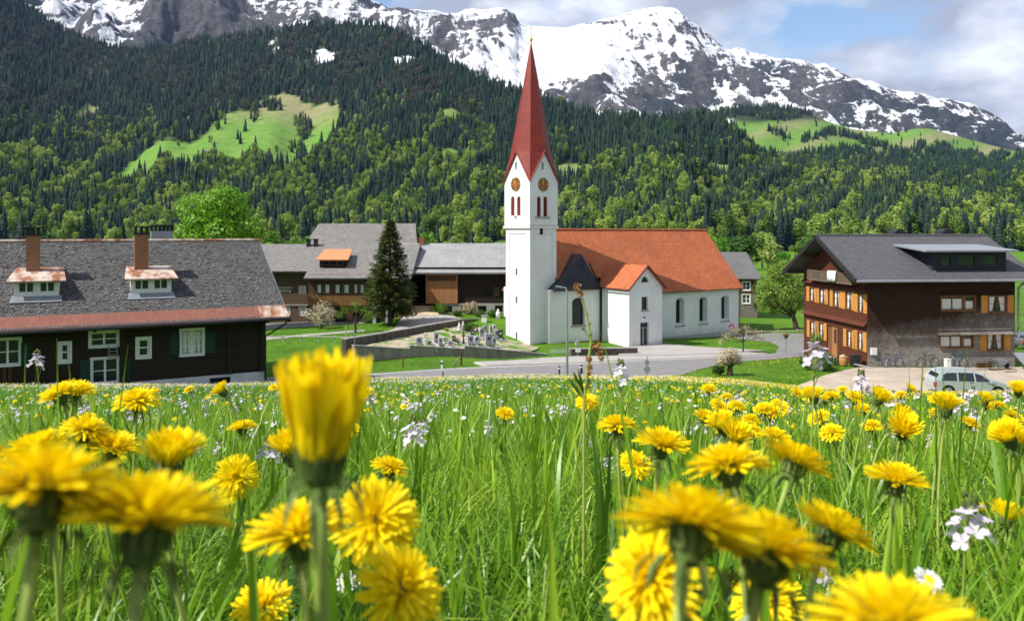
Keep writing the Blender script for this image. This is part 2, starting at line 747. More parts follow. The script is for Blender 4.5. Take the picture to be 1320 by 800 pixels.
M_asph = mat_plain('asphalt', (0.235, 0.225, 0.225), (0.17, 0.165, 0.165), 1.2, 0.9, 0.2, 0.2, bscale=60)
M_pave = mat_plain('pale_paving', (0.40, 0.375, 0.35), (0.30, 0.28, 0.265), 0.9, 0.9, 0.15, 0.2, bscale=40)
M_gravel = mat_plain('yard_gravel', (0.48, 0.40, 0.32), (0.33, 0.27, 0.215), 0.8, 0.95, 0.5, 0.1, bscale=45)
M_white = mat_plain('road_paint', (0.75, 0.74, 0.72), (0.5, 0.5, 0.48), 6, 0.8, 0.0)
def mat_grave():
    t = NT('grave_gravel')
    v = t.coord('Object')
    g = t.ramp(t.noise(v, 3.0, 6, .7), [(.3, (.30, .25, .18)), (.7, (.52, .44, .32))])
    w = t.ramp(t.noise(v, .55, 5, .65), [(.50, 0.0), (.56, 1.0)])
    t.base(t.mix(w, g, t.ramp(t.noise(v, 6, 4), [(.3, (.05, .14, .012)), (.7, (.11, .24, .02))])))
    t.rough(.95, .1)
    t.bump(t.noise(v, 40, 4), .5, .03)
    return t.mat


M_gravesand = mat_grave()
M_hay = mat_plain('ramp_straw', (0.66, 0.52, 0.34), (0.42, 0.30, 0.17), 2.2, 0.95, 0.6, 0.1, stretch=(1, 3, 1), bscale=20)

# main road: far edge and near edge (world x,y)
far_e = [(-46, 33), (-22, 45.5), (-9.9, 51.5), (-2.0, 57.6), (4.4, 61.0), (10.5, 63.2), (16.8, 64.6), (22.5, 67.6), (30, 75), (42, 92)]
near_e = [(-42, 28), (-19, 39.5), (-7.5, 45.8), (0, 51.3), (5, 51.8), (9.6, 49.8), (13.6, 55.5), (19.5, 60.3), (26.5, 66.0), (36, 73), (48, 88)]
near_e = [(-42, 28), (-19, 39.5), (-7.5, 45.8), (-1, 51.2), (5, 54.0), (11, 56.6), (16.0, 59.2), (20.5, 61.6), (26.5, 66.0), (36, 73), (48, 88)]
road = ribbon('road', far_e, near_e, M_asph, 0.03, 90)
# the arm of the junction that comes down towards the meadow
drape('road_arm', [(-1.5, 51.4), (0.5, 49.0), (9.0, 45.5), (10.4, 50.2), (13.2, 55.2), (16.5, 59.6), (10, 57.4), (4, 54.6)], M_asph, 0.026, 0.8)
# edge line
le = [(p[0] + .16, p[1] - .32) for p in far_e[1:8]]
lf = [(p[0] + .22, p[1] - .50) for p in far_e[1:8]]
ribbon('edge_line', le, lf, M_white, 0.04, 80)
# pavement along the church side, with a kerb
pv = [(p[0] - .02, p[1] + .02) for p in far_e[3:8]]
pw = [(-2.9, 58.9), (2.5, 63.6), (5.5, 65.6), (11, 66.6), (16.2, 67.4), (21.2, 69.6)]
drape('pavement', pv + pw[::-1], M_pave, 0.11, 0.8, kerb=0.2)
drape('forecourt', [(9.0, 66.2), (16.0, 67.3), (23.2, 70.4), (21.5, 72.5), (15.6, 79.2), (11.6, 76.4)], M_pave, 0.13, 0.8)
# side road sweeping to the back right, beyond the island of lawn
drape('side_road', [gp(985, 461), gp(1000, 455), gp(1004, 447), gp(992, 441), gp(950, 437), gp(950, 431), gp(1000, 429.5), gp(1045, 431),
                    gp(1090, 436), gp(1090, 447), gp(1045, 458)], M_asph, 0.035, 0.8)
# gravel yard by the right house
drape('yard', [(17.2, 47.6), (20.5, 51.2), (24.4, 54.6), (40, 56.2), (58, 58), (58, 40), (40, 43), (24, 44.5), (19, 45.2)], M_gravel, 0.03, 0.8)
# farm yard, path and ramp by the barn, foot path across the left lawn
drape('farm_yard', [gp(325, 426), gp(470, 417), gp(470, 414), gp(325, 413)], M_asph, 0.03)
drape('farm_track', [gp(527, 421.5), gp(552, 421), gp(600, 412), gp(575, 405.5), gp(520, 405.5), gp(516, 411), gp(508, 424), gp(470, 437), gp(450, 441), gp(452, 444), gp(480, 440), gp(520, 429)],
      M_pave, 0.035)
drape('foot_path', [gp(330, 439.5), gp(400, 433), gp(470, 427.5), gp(470, 425.5), gp(400, 430.5), gp(330, 436)], M_pave, 0.03)
# graveyard terrace behind its wall
gyp = [P(459, 448, 57.6), P(535, 448, 61.2), P(600, 449, 64), P(650, 450, 66.8), P(684, 452.5, 69.5), P(700, 447, 76),
       P(662, 428, 83), P(630, 416.5, 84.5), P(590, 420, 80), P(540, 430, 71), P(500, 437.5, 65)]
gpb = MB()
cen = sum(gyp, Vector()) / len(gyp)
gpb.add([cen] + gyp, [(0, i + 1, (i + 1) % len(gyp) + 1) for i in range(len(gyp))])
struct(gpb.build('graveyard_ground', M_gravesand))

# ------------------------------------------------------------------ hills and mountains
def skyline(tab, u):
    return np.interp(u, [p[0] for p in tab], [p[1] for p in tab])


SK1 = [(-500, -120), (-200, -90), (0, -30), (30, 4), (75, 36), (115, 54), (175, 68), (215, 62), (250, 53), (330, 44), (395, 33), (440, 31), (480, 33), (500, 36),
       (545, 58), (600, 92), (640, 112), (680, 125), (720, 138), (760, 152), (800, 160), (850, 160), (900, 158), (940, 170), (980, 204),
       (1020, 216), (1080, 226), (1140, 233), (1200, 233), (1260, 234), (1320, 236), (1500, 220), (1800, 190)]
SK2 = [(700, 200), (860, 172), (890, 157), (920, 147), (950, 140), (1000, 137), (1040, 146), (1070, 158), (1100, 167), (1150, 172), (1180, 166), (1200, 166),
       (1250, 180), (1320, 198), (1500, 205), (1800, 180)]
SK3 = [(-500, -150), (-200, -120), (0, -80), (30, -62), (100, -52), (200, -45), (300, -48), (380, -32), (440, -16), (462, -8), (480, 0), (492, 2), (500, 10), (520, 13), (540, 14),
       (560, 13), (585, 17), (600, 12), (625, 11), (640, 10), (655, 13), (664, 19), (667, 27), (680, 31), (700, 34), (730, 36), (760, 29), (780, 25), (800, 20), (830, 11),
       (843, 9), (855, 9), (868, 11), (880, 18), (893, 27), (905, 37), (915, 46), (925, 55), (935, 60), (945, 62), (960, 62), (975, 67), (1000, 75), (1020, 77), (1040, 78), (1065, 83), (1100, 98),
       (1150, 115), (1200, 125), (1250, 135), (1280, 150), (1320, 182), (1400, 215), (1800, 240)]


def fbm(x, y, sc, oc=5, ridge=False, seed=0.0):
    out = np.empty(x.size)
    xs, ys = x.ravel() / sc, y.ravel() / sc
    for i in range(x.size):
        p = Vector((xs[i] + seed, ys[i] - seed, seed * 0.7))
        out[i] = (noise.ridged_multi_fractal(p, 0.9, 2.1, oc, 1.0, 2.0) if ridge else noise.fractal(p, 0.9, 2.1, oc))
    return out.reshape(x.shape)


class Layer:
    def __init__(self, tab, us, D0, D1, v0, pw=1.0, und=0.0, seed=0.0):
        self.tab, self.D0, self.D1, self.v0, self.pw, self.und, self.seed = tab, D0, D1, v0, pw, und, seed
        self.us = us

    def val(self, q, u):
        return np.interp(u, [p[0] for p in q], [p[1] for p in q]) if hasattr(q, '__len__') else q

    def pt(self, u, t):
        """t 0..1 foot to skyline, beyond 1 the far side"""
        D0, D1, v0 = self.val(self.D0, u), self.val(self.D1, u), self.val(self.v0, u)
        v1 = skyline(self.tab, u)
        tt = np.clip(t, 0, 1)
        Y = D0 + (D1 - D0) * tt
        v = v0 + (v1 - v0) * tt ** self.pw
        z = (HV - v) / F * Y
        if self.und:
            w = np.sin(np.pi * tt) ** 0.7
            z = z + w * self.und * (np.sin(u * 0.021 + self.seed + 3 * tt) + 0.7 * np.sin(u * 0.047 + 5 * tt + self.seed * 2) + 0.5 * np.sin(u * 0.09 - 9 * tt))
        over = np.clip(t - 1, 0, None)
        X = (u - 660) / F * Y
        Y2 = Y + over * (D1 - D0)
        z = z - over * (D1 - D0) * 0.55 - over ** 2 * 500
        return X, Y2, z, v


L1 = Layer(SK1, None, [(-500, 560), (500, 560), (800, 480), (1800, 470)], [(-500, 2300), (450, 2300), (620, 1800), (800, 1350), (950, 1150), (1800, 1150)], 327, 1.0, 9, 1.0)
L2 = Layer(SK2, None, 1330, [(700, 2100), (1000, 2500), (1800, 2900)], 232, 0.9, 8, 2.0)
L3 = Layer(SK3, None, 2650, [(-500, 3700), (400, 3900), (600, 4800), (1000, 4800), (1400, 4600), (1800, 4500)],
           [(-500, 110), (300, 100), (500, 75), (600, 130), (700, 165), (900, 190), (1320, 230), (1800, 255)], 0.92, 0, 0)


def inpoly(u, v, poly):
    c = np.zeros(u.shape, bool)
    n = len(poly)
    for i in range(n):
        x1, y1 = poly[i]
        x2, y2 = poly[(i + 1) % n]
        cond = ((y1 > v) != (y2 > v))
        xi = (x2 - x1) * (v - y1) / ((y2 - y1) if y2 != y1 else 1e-9) + x1
        c ^= cond & (u < xi)
    return c


CLEAR = [
    [(140, 222), (150, 212), (190, 196), (250, 184), (285, 158), (305, 146), (332, 140), (338, 126), (352, 118), (376, 116), (392, 124), (428, 132), (442, 146), (436, 160), (424, 172), (414, 184), (388, 192),
     (384, 206), (352, 216), (330, 206), (300, 214), (262, 210), (240, 222), (214, 212), (196, 228)],
    [(98, 138), (112, 128), (128, 130), (124, 141), (106, 144)],
    [(874, 210), (890, 203), (925, 203), (943, 212), (946, 226), (926, 232), (902, 232), (880, 224)],
    [(881, 258), (896, 249), (922, 249), (926, 262), (924, 286), (905, 290), (884, 284)],
    [(716, 214), (735, 209), (762, 210), (762, 232), (722, 234)],
    [(505, 84), (512, 76), (534, 75), (533, 86)],
    [(402, 76), (410, 62), (424, 66), (438, 76), (420, 80)],
    [(350, 52), (356, 47), (358, 62), (352, 66)],
    [(566, 150), (582, 146), (594, 152), (590, 168), (570, 168)],
    [(566, 200), (590, 198), (592, 216), (570, 218)],
    [(760, 78 + 130), (770, 206), (776, 212), (764, 214)],
]
SNOWP = [5, 6, 7]


def clear_idx(u, v):
    r = np.full(u.shape, -1)
    for i, p in enumerate(CLEAR):
        r[inpoly(u, v, p)] = i
    return r


def layer_mesh(name, lay, us, ts, mat, attr):
    U_, T_ = np.meshgrid(us, ts)
    X, Y, Z, V = lay.pt(U_, T_)
    at = attr(U_, V, T_, X, Y, Z)
    if 'dz' in at:
        Z = Z + at.pop('dz')
    if 'dy' in at:
        Y = Y + at.pop('dy')
    n0, n1 = U_.shape[1], U_.shape[0]
    i0 = np.arange(n0 * n1).reshape(n1, n0)
    f = np.stack([i0[:-1, :-1], i0[:-1, 1:], i0[1:, 1:], i0[1:, :-1]], -1).reshape(-1, 4)
    me = mesh_np(name, np.stack([X, Y, Z], -1).reshape(-1, 3), f, mat, {k: a.ravel() for k, a in at.items()}, smooth=True)
    return struct(link(name, me))


def attr_out(t, nm):
    x = t.n('ShaderNodeAttribute')
    x.attribute_name = nm
    return x.outputs['Fac']


def mat_hill():
    t = NT('hill_ground')
    v = t.coord('Object')
    n_ = t.noise(v, 0.012, 6, 0.65)
    n2_ = t.noise(v, 0.05, 5, 0.7)
    floor_ = t.ramp(n_, [(0.35, (0.022, 0.035, 0.018)), (0.65, (0.05, 0.065, 0.03))])
    g = t.ramp(n2_, [(0.3, (0.085, 0.19, 0.03)), (0.55, (0.135, 0.255, 0.04)), (0.75, (0.24, 0.27, 0.07))])
    tan_ = t.ramp(n2_, [(0.3, (0.17, 0.18, 0.07)), (0.7, (0.30, 0.26, 0.14))])
    g = t.mix(attr_out(t, 'tan'), g, tan_)
    c = t.mix(attr_out(t, 'grass'), floor_, g)
    c = t.mix(attr_out(t, 'snow'), c, (0.8, 0.82, 0.85))
    t.base(c)
    t.rough(0.95, 0.1)
    t.bump(n2_, 0.6, 6.0)
    return t.mat


def mat_alp():
    t = NT('snow_and_rock')
    v = t.coord('Object', (1, 1, 1))
    vs = t.coord('Object', (1.5, 0.45, 0.5))
    vw = t.coord('Object', (0.35, 0.35, 1.5))
    n_ = t.noise(vs, 0.0125, 12, 0.76)
    n2_ = t.noise(v, 0.035, 7, 0.7)
    n3_ = t.noise(vw, 0.02, 7, 0.65)
    geo = t.n('ShaderNodeNewGeometry')
    sx = t.n('ShaderNodeSeparateXYZ')
    t.l(geo.outputs['Normal'], sx.inputs[0])
    steep = t.math('SUBTRACT', 0.80, sx.outputs[2])
    e = t.math('ADD', attr_out(t, 'rock'), t.math('MULTIPLY', t.math('SUBTRACT', n_, 0.5), 3.4))
    e = t.math('ADD', e, t.math('MULTIPLY', t.math('SUBTRACT', n3_, 0.5), 1.5))
    e = t.math('ADD', e, t.math('MULTIPLY', steep, 1.2))
    fac = t.ramp(e, [(0.46, 0.0), (0.54, 1.0)])
    rock = t.ramp(n2_, [(0.28, (0.030, 0.034, 0.046)), (0.5, (0.085, 0.080, 0.088)), (0.74, (0.22, 0.18, 0.15))])
    wood = t.ramp(n2_, [(0.3, (0.014, 0.022, 0.030)), (0.7, (0.04, 0.052, 0.056))])
    rock = t.mix(attr_out(t, 'wood'), rock, wood)
    snow = t.ramp(n2_, [(0.2, (0.68, 0.71, 0.77)), (0.6, (0.84, 0.85, 0.87))])
    t.base(t.mix(fac, snow, rock))
    t.rough(0.8, 0.2)
    t.bump(t.math('ADD', n_, t.math('MULTIPLY', n2_, 0.4)), 0.9, 30.0)
    return t.mat


M_hill = mat_hill()
M_alp = mat_alp()


def attr1(u, v, t, X, Y, Z):
    ci = clear_idx(u + 3 * np.sin(v * 0.5), v + 1.5 * np.sin(u * 0.35))
    sn = np.isin(ci, SNOWP)
    gr = (ci >= 0) & ~sn
    tn = np.clip((165 - v) / 30, 0, 1) * (u < 600) + (u > 600) * 0.5
    tn = np.where(ci == 1, 0.7, tn)
    low = np.clip((t < 0.035), 0, 1)
    return {'grass': np.maximum(gr, low).astype(float), 'tan': tn * gr, 'snow': sn.astype(float)}


def attr2(u, v, t, X, Y, Z):
    g = sstep(152, 160, v) * 1.0
    return {'grass': g, 'tan': np.clip(0.55 * np.sin(u * 0.05 + v * 0.2) + 0.25 * (u > 1150) + .15, 0, 0.85),
            'snow': ((np.abs(u - 935) < 8) & (np.abs(v - 157) < 2.5)).astype(float)}


ROCKB = [  # where bare rock lies: u, v, ru, rv, amount
    (870, 108, 45, 32, .75), (832, 92, 18, 26, .55), (905, 88, 14, 22, .45), (735, 118, 60, 16, .7), (790, 128, 40, 14, .7), (640, 28, 26, 7, .85), (612, 22, 34, 4, .5), (600, 40, 36, 8, .45),
    (565, 50, 40, 10, .3), (660, 38, 14, 5, .6), (775, 30, 38, 4, .8), (560, 30, 22, 8, .35), (495, 12, 14, 12, .9), (530, 18, 20, 6, .55), (990, 92, 40, 16, .45), (950, 92, 26, 20, .35), (1030, 122, 60, 20, .4),
    (1060, 95, 40, 9, .45), (1110, 130, 60, 20, .45), (1170, 145, 60, 22, .36), (1240, 160, 60, 26, .42), (1300, 185, 60, 26, .6), (845, 16, 10, 4, .35), (885, 38, 16, 10, .3), (822, 40, 16, 6, .2),
    (290, 25, 60, 40, .75), (220, 30, 50, 26, .75), (185, 60, 30, 22, .8), (330, 45, 60, 24, .6), (110, 0, 22, 18, .15), (350, 0, 30, 16, .15), (60, 20, 20, 14, .1), (20, 0, 20, 40, .4), (400, 8, 20, 8, .1), (470, 10, 12, 12, .2)]
WOODB = [(862, 116, 40, 20, 1), (880, 75, 12, 20, .8), (1000, 108, 22, 18, .9), (990, 85, 18, 12, .7), (925, 112, 20, 14, .8), (1100, 140, 60, 20, .8), (1200, 150, 60, 25, .8), (1290, 180, 60, 30, .9), (960, 75, 20, 10, .6),
         (200, 50, 60, 30, .7), (330, 50, 60, 26, .5), (20, 5, 30, 40, .6), (740, 130, 50, 12, .5)]


def blobs(u, v, tab):
    r = np.zeros(u.shape)
    for a, b, ra, rb, k in tab:
        r += k * np.exp(-((u - a) / ra) ** 2 - ((v - b) / rb) ** 2)
    return r


def attr3(u, v, t, X, Y, Z):
    rg = fbm(X + 0.35 * Y, Y * 0.5, 520, 6, True, 3.1)
    fb = fbm(X, Y, 260, 6, False, 8.7)
    tt = np.clip(t, 0, 1)
    w = np.where(t < 1, np.sin(np.pi * np.clip(tt, 0.0, 1)) ** 0.6, 0) + 0.03
    sk = fbm(X, Y * .4, 150, 5, True, 1.7) - 1.2
    jag = 15 * sk * sstep(.75, 1.0, tt) * (1 - .9 * np.exp(-((u - 735) / 70) ** 2)) + 12 * sk * blobs(u, v, ROCKB)
    bowl = np.exp(-((u - 730) / 75) ** 2 - ((v - 70) / 45) ** 2)
    rk = 0.235 + 0.98 * blobs(u, v, ROCKB) - 0.50 * bowl
    rk = rk + 0.25 * sstep(0.30, 0.0, tt) * (u > 650)
    dz = w * ((rg - 1.3) * 150 + fb * 55) * (1 - 0.85 * bowl) + jag
    return {'dz': dz, 'rock': rk, 'wood': np.clip(blobs(u, v, WOODB), 0, 1)}


layer_mesh('forest_hill', L1, np.arange(-420, 1760, 7.0), np.concatenate([np.linspace(0, 1, 90), [1.08, 1.2, 1.5]]), M_hill, attr1)
layer_mesh('alpine_pasture', L2, np.arange(700, 1760, 6.0), np.concatenate([np.linspace(0, 1, 50), [1.1, 1.3, 1.6]]), M_hill, attr2)
layer_mesh('snow_mountain', L3, np.arange(-420, 1700, 2.6), np.concatenate([np.linspace(0, 1, 170), [1.03, 1.08, 1.2, 1.5]]), M_alp, attr3)


# ------------------------------------------------------------------ forest on the hills
def conifer_mesh(name, seed, mat, slim=0.17):
    r = random.Random(seed)
    vs, fs = [], []
    nl = 9
    for i in range(nl):
        k = i / nl
        z1 = 0.08 + 0.92 * (i + 1.5) / nl
        z1 = min(z1, 1.02)
        z0 = 0.04 + 0.92 * k
        rad = slim * (1 - k) ** 0.85 + 0.012
        n = 9
        c = len(vs)
        ph = r.random() * 6
        vs.append((0, 0, z1))
        for j in range(2 * n):
            g = ph + math.pi * j / n
            rr = rad * (r.uniform(0.85, 1.2) if j % 2 == 0 else r.uniform(0.45, 0.65))
            zz = z0 - (0.03 if j % 2 == 0 else -0.03) + r.uniform(-.015, .015)
            vs.append((rr * math.cos(g), rr * math.sin(g), zz))
        for j in range(2 * n):
            fs.append((c, c + 1 + j, c + 1 + (j + 1) % (2 * n)))
    return mesh_np(name, vs, fs, mat)


def leafy_mesh(name, seed, mat, n=420, rx=0.28, rz=0.40, zc=0.58, size=0.05, lobes=7):
    r = np.random.default_rng(seed)
    lc = []
    for i in range(lobes):
        d = r.normal(size=3)
        d /= np.linalg.norm(d)
        lc.append((d * np.array([rx * .62, rx * .62, rz * .66]) + np.array([0, 0, zc]), r.uniform(.36, .58)))
    vs, fs = [], []
    for i in range(n):
        c, s = lc[i % lobes]
        d = r.normal(size=3)
        d /= np.linalg.norm(d)
        p = c + d * np.array([rx, rx, rz * .8]) * s * r.uniform(.75, 1.05)
        nn = d + r.normal(size=3) * .55
        nn /= np.linalg.norm(nn)
        a = np.cross(nn, [0.2, 0.3, 1.0])
        a /= np.linalg.norm(a) + 1e-9
        b = np.cross(nn, a)
        q = size * r.uniform(.7, 1.4)
        o_ = len(vs)
        vs += [p - a * q, p + b * q * .8, p + a * q, p - b * q * .8]
        fs.append((o_, o_ + 1, o_ + 2, o_ + 3))
    return mesh_np(name, np.array(vs), fs, mat)


M_conif = mat_leaf('spruce_needles', [(0.20, (0.009, 0.022, 0.022)), (0.50, (0.019, 0.041, 0.031)), (0.80, (0.043, 0.076, 0.034))], 0.1, 0.8, 0.1, 0.004, rand=0.7)
M_decid = mat_leaf('spring_leaves', [(0.20, (0.075, 0.155, 0.025)), (0.5, (0.20, 0.31, 0.05)), (0.8, (0.44, 0.52, 0.12))], 0.35, 0.7, 0.15, 0.004, rand=0.7)
M_bare = mat_leaf('bare_twigs', [(0.2, (0.07, 0.065, 0.05)), (0.8, (0.13, 0.115, 0.085))], 0.1, 0.8, 0.1, 0.004)
pc = proto_coll('forest_tree', [conifer_mesh('spruce', s, M_conif, .13 + .02 * (s % 4)) for s in range(6)] +
                [leafy_mesh('beech', 20 + s, M_decid, 800, .17 + .02 * (s % 3), .44, .56, .026, 13) for s in range(5)] + [leafy_mesh('bare_beech', 40 + s, M_bare, 260, size=.035) for s in range(2)])


def clump(u, v, s, seed):
    return np.sin(u / s + seed) * np.cos(v / (s * .55) + seed * 1.7 + u / (s * 2.3)) + 0.6 * np.sin(u / (s * .41) + v / (s * .3) + seed)


def forest(name, lay, ulo, uhi, n, keep, decid, hmin, hmax):
    u = nrg.uniform(ulo, uhi, n)
    # even over the ground, not over the picture
    D0, D1 = lay.val(lay.D0, u), lay.val(lay.D1, u)
    t = (np.sqrt(nrg.uniform(0, 1, n) * (D1 ** 2 - D0 ** 2) + D0 ** 2) - D0) / (D1 - D0)
    t = t * 1.02
    X, Y, Z, V = lay.pt(u, t)
    k = keep(u, V, t)
    X, Y, Z, V, u, t = [q[k] for q in (X, Y, Z, V, u, t)]
    m = len(X)
    pd = decid(u, V, t)
    rr = nrg.uniform(0, 1, m)
    kind = np.where(rr < pd, 1, 0)
    bare = (nrg.uniform(0, 1, m) < 0.35 * np.clip((165 - V) / 40, 0, 1) * (u < 620)) & (clump(u, V, 26, 3.0) > 0.2)
    idx = np.where(kind == 1, nrg.integers(6, 11, m), nrg.integers(0, 6, m))
    idx = np.where(bare, nrg.integers(11, 13, m), idx)
    ex = clump(u, V, 9, 5.1)
    h = nrg.uniform(hmin, hmax, m) * np.where(kind == 1, 0.9, 1.0) * (.92 + .16 * np.clip(ex, -1, 1.2))
    w = h * np.where(kind == 1, nrg.uniform(.95, 1.35, m), nrg.uniform(.95, 1.35, m))
    return scatter(name, np.stack([X, Y, Z - 0.5], -1), np.stack([0 * h, 0 * h, nrg.uniform(0, 6.28, m)], -1), np.stack([w, w, h], -1), idx, pc)


def keep1(u, v, t):
    ci = clear_idx(u + 3 * np.sin(v * 0.5), v + 1.5 * np.sin(u * 0.35))
    k = (ci < 0) | (nrg.uniform(0, 1, u.shape) < 0.012)
    # lone groups of dark trees that stand in the big clearing
    for a, b, ra, rb in ((327, 141, 6, 18), (352, 136, 14, 6), (391, 158, 10, 16), (384, 182, 6, 10), (207, 222, 4, 5), (280, 172, 4, 3), (316, 170, 4, 3)):
        k |= (((u - a) / ra) ** 2 + ((v - b) / rb) ** 2 < 1)
    gap = (clump(u, v, 31, 1.3) > 1.25) & (nrg.uniform(0, 1, u.shape) < 0.5)
    return k & ~gap & (t > 0.03)


def decid1(u, v, t):
    up = np.where(u < 640, sstep(118, 225, v), sstep(185, 285, v) * 1.25 + .04)
    c = 0.5 + 0.5 * clump(u, v, 22, 0.4)
    return np.clip(up * (0.02 + 1.05 * np.clip(c, 0, 1) ** 1.4), 0, 0.78)


forest('forest_trees', L1, -300, 1650, 50000, keep1, decid1, 15, 30)


def keep2(u, v, t):
    top = v < 153 + 4 * np.sin(u * .07) + 10 * sstep(1070, 1110, u) * 0
    low = v > 200 + 6 * np.sin(u * 0.04)
    hedge = (np.abs(v - (172 + (u - 1000) * 0.11 + 5 * np.sin(u * .05))) < 3.2) & (u > 990) & (clump(u, v, 18, 2.2) > -0.35)
    hedge |= (np.abs(v - (190 + (u - 1150) * 0.10)) < 6) & (u > 1110) & (clump(u, v, 14, .2) > 0.0)
    few = nrg.uniform(0, 1, u.shape) < 0.01
    return ((top & (u < 1110)) | low | hedge | few) & (t > .02)


forest('far_pasture_trees', L2, 820, 1650, 16000, keep2, lambda u, v, t: np.full(u.shape, .06), 16, 25)

# ------------------------------------------------------------------ building kit
def mat_white_wall():
    """lime render: cloudy, streaked by rain, splashed with earth low down"""
    t = NT('white_render')
    v = t.coord('Object')
    vs = t.coord('Object', (1, 1, .12))
    a = t.noise(v, .55, 6, .6)
    b = t.noise(vs, 2.2, 6, .65)
    c = t.ramp(a, [(.3, (.71, .71, .70)), (.65, (.81, .81, .80))])
    c = t.mix(t.ramp(b, [(.52, 0.0), (.78, .35)]), c, (.56, .55, .52))
    sx = t.n('ShaderNodeSeparateXYZ')
    t.l(v, sx.inputs[0])
    e = t.math('ADD', sx.outputs[2], t.math('MULTIPLY', t.math('SUBTRACT', t.noise(v, 1.6, 5, .7), .5), 1.6))
    c = t.mix(t.ramp(e, [(.05, .55), (.75, 0.0)]), c, (.45, .42, .37))
    t.base(c)
    t.rough(.92, .15)
    t.bump(t.noise(v, 26, 4), .1, .02)
    return t.mat


M_white_wall = mat_white_wall()
M_white_paint = mat_plain('white_paint', (0.80, 0.80, 0.77), (0.66, 0.66, 0.62), 5, 0.5, 0.05)
M_terracotta = mat_brick('church_tiles', (0.56, 0.17, 0.062), (0.41, 0.112, 0.044), (0.16, 0.045, 0.02), 0.24, 0.20, 0.012, 0.8, 0.7, 0.03, stain=(0.30, 0.085, 0.04), nsc=0.35)
M_spire = mat_brick('spire_sheets', (0.25, 0.034, 0.020), (0.20, 0.026, 0.016), (0.10, 0.012, 0.008), 0.5, 0.35, 0.008, 0.5, 0.25, 0.02, stain=(0.15, 0.018, 0.014))
M_red = mat_plain('red_painted_metal', (0.28, 0.03, 0.022), (0.2, 0.022, 0.018), 2, 0.5, 0.05)
M_slate = mat_brick('slate', (0.018, 0.02, 0.028), (0.032, 0.034, 0.042), (0.008, 0.008, 0.01), 0.6, 0.45, 0.02, 0.4, 0.4, 0.02)
M_shing = mat_brick('grey_shingles', (0.165, 0.162, 0.162), (0.085, 0.084, 0.085), (0.016, 0.016, 0.017), 0.14, 0.16, 0.02, 0.9, 1.0, 0.07, stain=(0.06, 0.054, 0.047), nsc=0.8)
M_shing_l = mat_brick('pale_shingles', (0.31, 0.30, 0.28), (0.20, 0.19, 0.18), (0.07, 0.065, 0.06), 0.35, 0.28, 0.03, 0.9, 0.9, 0.06, stain=(0.20, 0.18, 0.155), nsc=0.4)
M_sheet = mat_brick('grey_sheet_roof', (0.27, 0.27, 0.27), (0.23, 0.23, 0.235), (0.14, 0.14, 0.14), 1.0, 1.7, 0.02, 0.75, 0.4, 0.04, stain=(0.33, 0.33, 0.32), nsc=0.3)
M_tile_g = mat_brick('grey_roof_tiles', (0.115, 0.112, 0.122), (0.088, 0.086, 0.095), (0.025, 0.025, 0.03), 0.30, 0.34, 0.02, 0.65, 0.9, 0.06, stain=(0.09, 0.087, 0.092), offset=0.0)
M_wallsh_r = mat_brick('red_brown_wall_shingles', (0.145, 0.040, 0.018), (0.095, 0.027, 0.014), (0.03, 0.01, 0.006), 0.11, 0.15, 0.008, 0.75, 0.7, 0.02, stain=(0.08, 0.028, 0.016), nsc=0.9)


def mat_weather_shade():
    """shingle wall: brown where the roof shelters it, weathered grey below, upper-left shade painted in"""
    t = NT('weathered_shaded_shingles')
    uv = t.coord('UV')
    ob = t.coord('Object')
    br = t.n('ShaderNodeTexBrick')
    br.inputs['Scale'].default_value = 1
    br.inputs['Brick Width'].default_value = 0.12
    br.inputs['Row Height'].default_value = 0.16
    br.inputs['Mortar Size'].default_value = 0.008
    br.inputs['Color1'].default_value = (0.9, 0.9, 0.9, 1)
    br.inputs['Color2'].default_value = (0.55, 0.55, 0.55, 1)
    br.inputs['Mortar'].default_value = (0.2, 0.2, 0.2, 1)
    t.l(uv, br.inputs['Vector'])
    sx = t.n('ShaderNodeSeparateXYZ')
    t.l(ob, sx.inputs[0])
    ns = t.noise(ob, 0.7, 5, 0.65)
    e = t.math('ADD', t.math('MULTIPLY', sx.outputs[2], 0.20), t.math('MULTIPLY', t.math('SUBTRACT', ns, 0.5), 0.7))
    e = t.math('ADD', t.math('SUBTRACT', e, t.math('MULTIPLY', sx.outputs[0], 0.034)), 0.22)
    w = t.ramp(e, [(0.30, (0.37, 0.335, 0.31)), (0.52, (0.23, 0.19, 0.16)), (0.80, (0.055, 0.027, 0.017))])  # darkest stop paints the shade at the upper left into the brown
    t.base(t.mix(1.0, w, br.outputs['Color'], 'MULTIPLY'))
    t.rough(0.85, 0.2)
    sw = t.n('ShaderNodeSeparateXYZ')
    t.l(uv, sw.inputs[0])
    saw = t.math('FRACT', t.math('DIVIDE', sw.outputs[1], 0.16))
    t.bump(t.math('ADD', t.math('SUBTRACT', 1.0, saw), t.math('MULTIPLY', br.outputs['Fac'], -0.5)), 0.7, 0.02)
    return t.mat


M_weather_shade = mat_weather_shade()


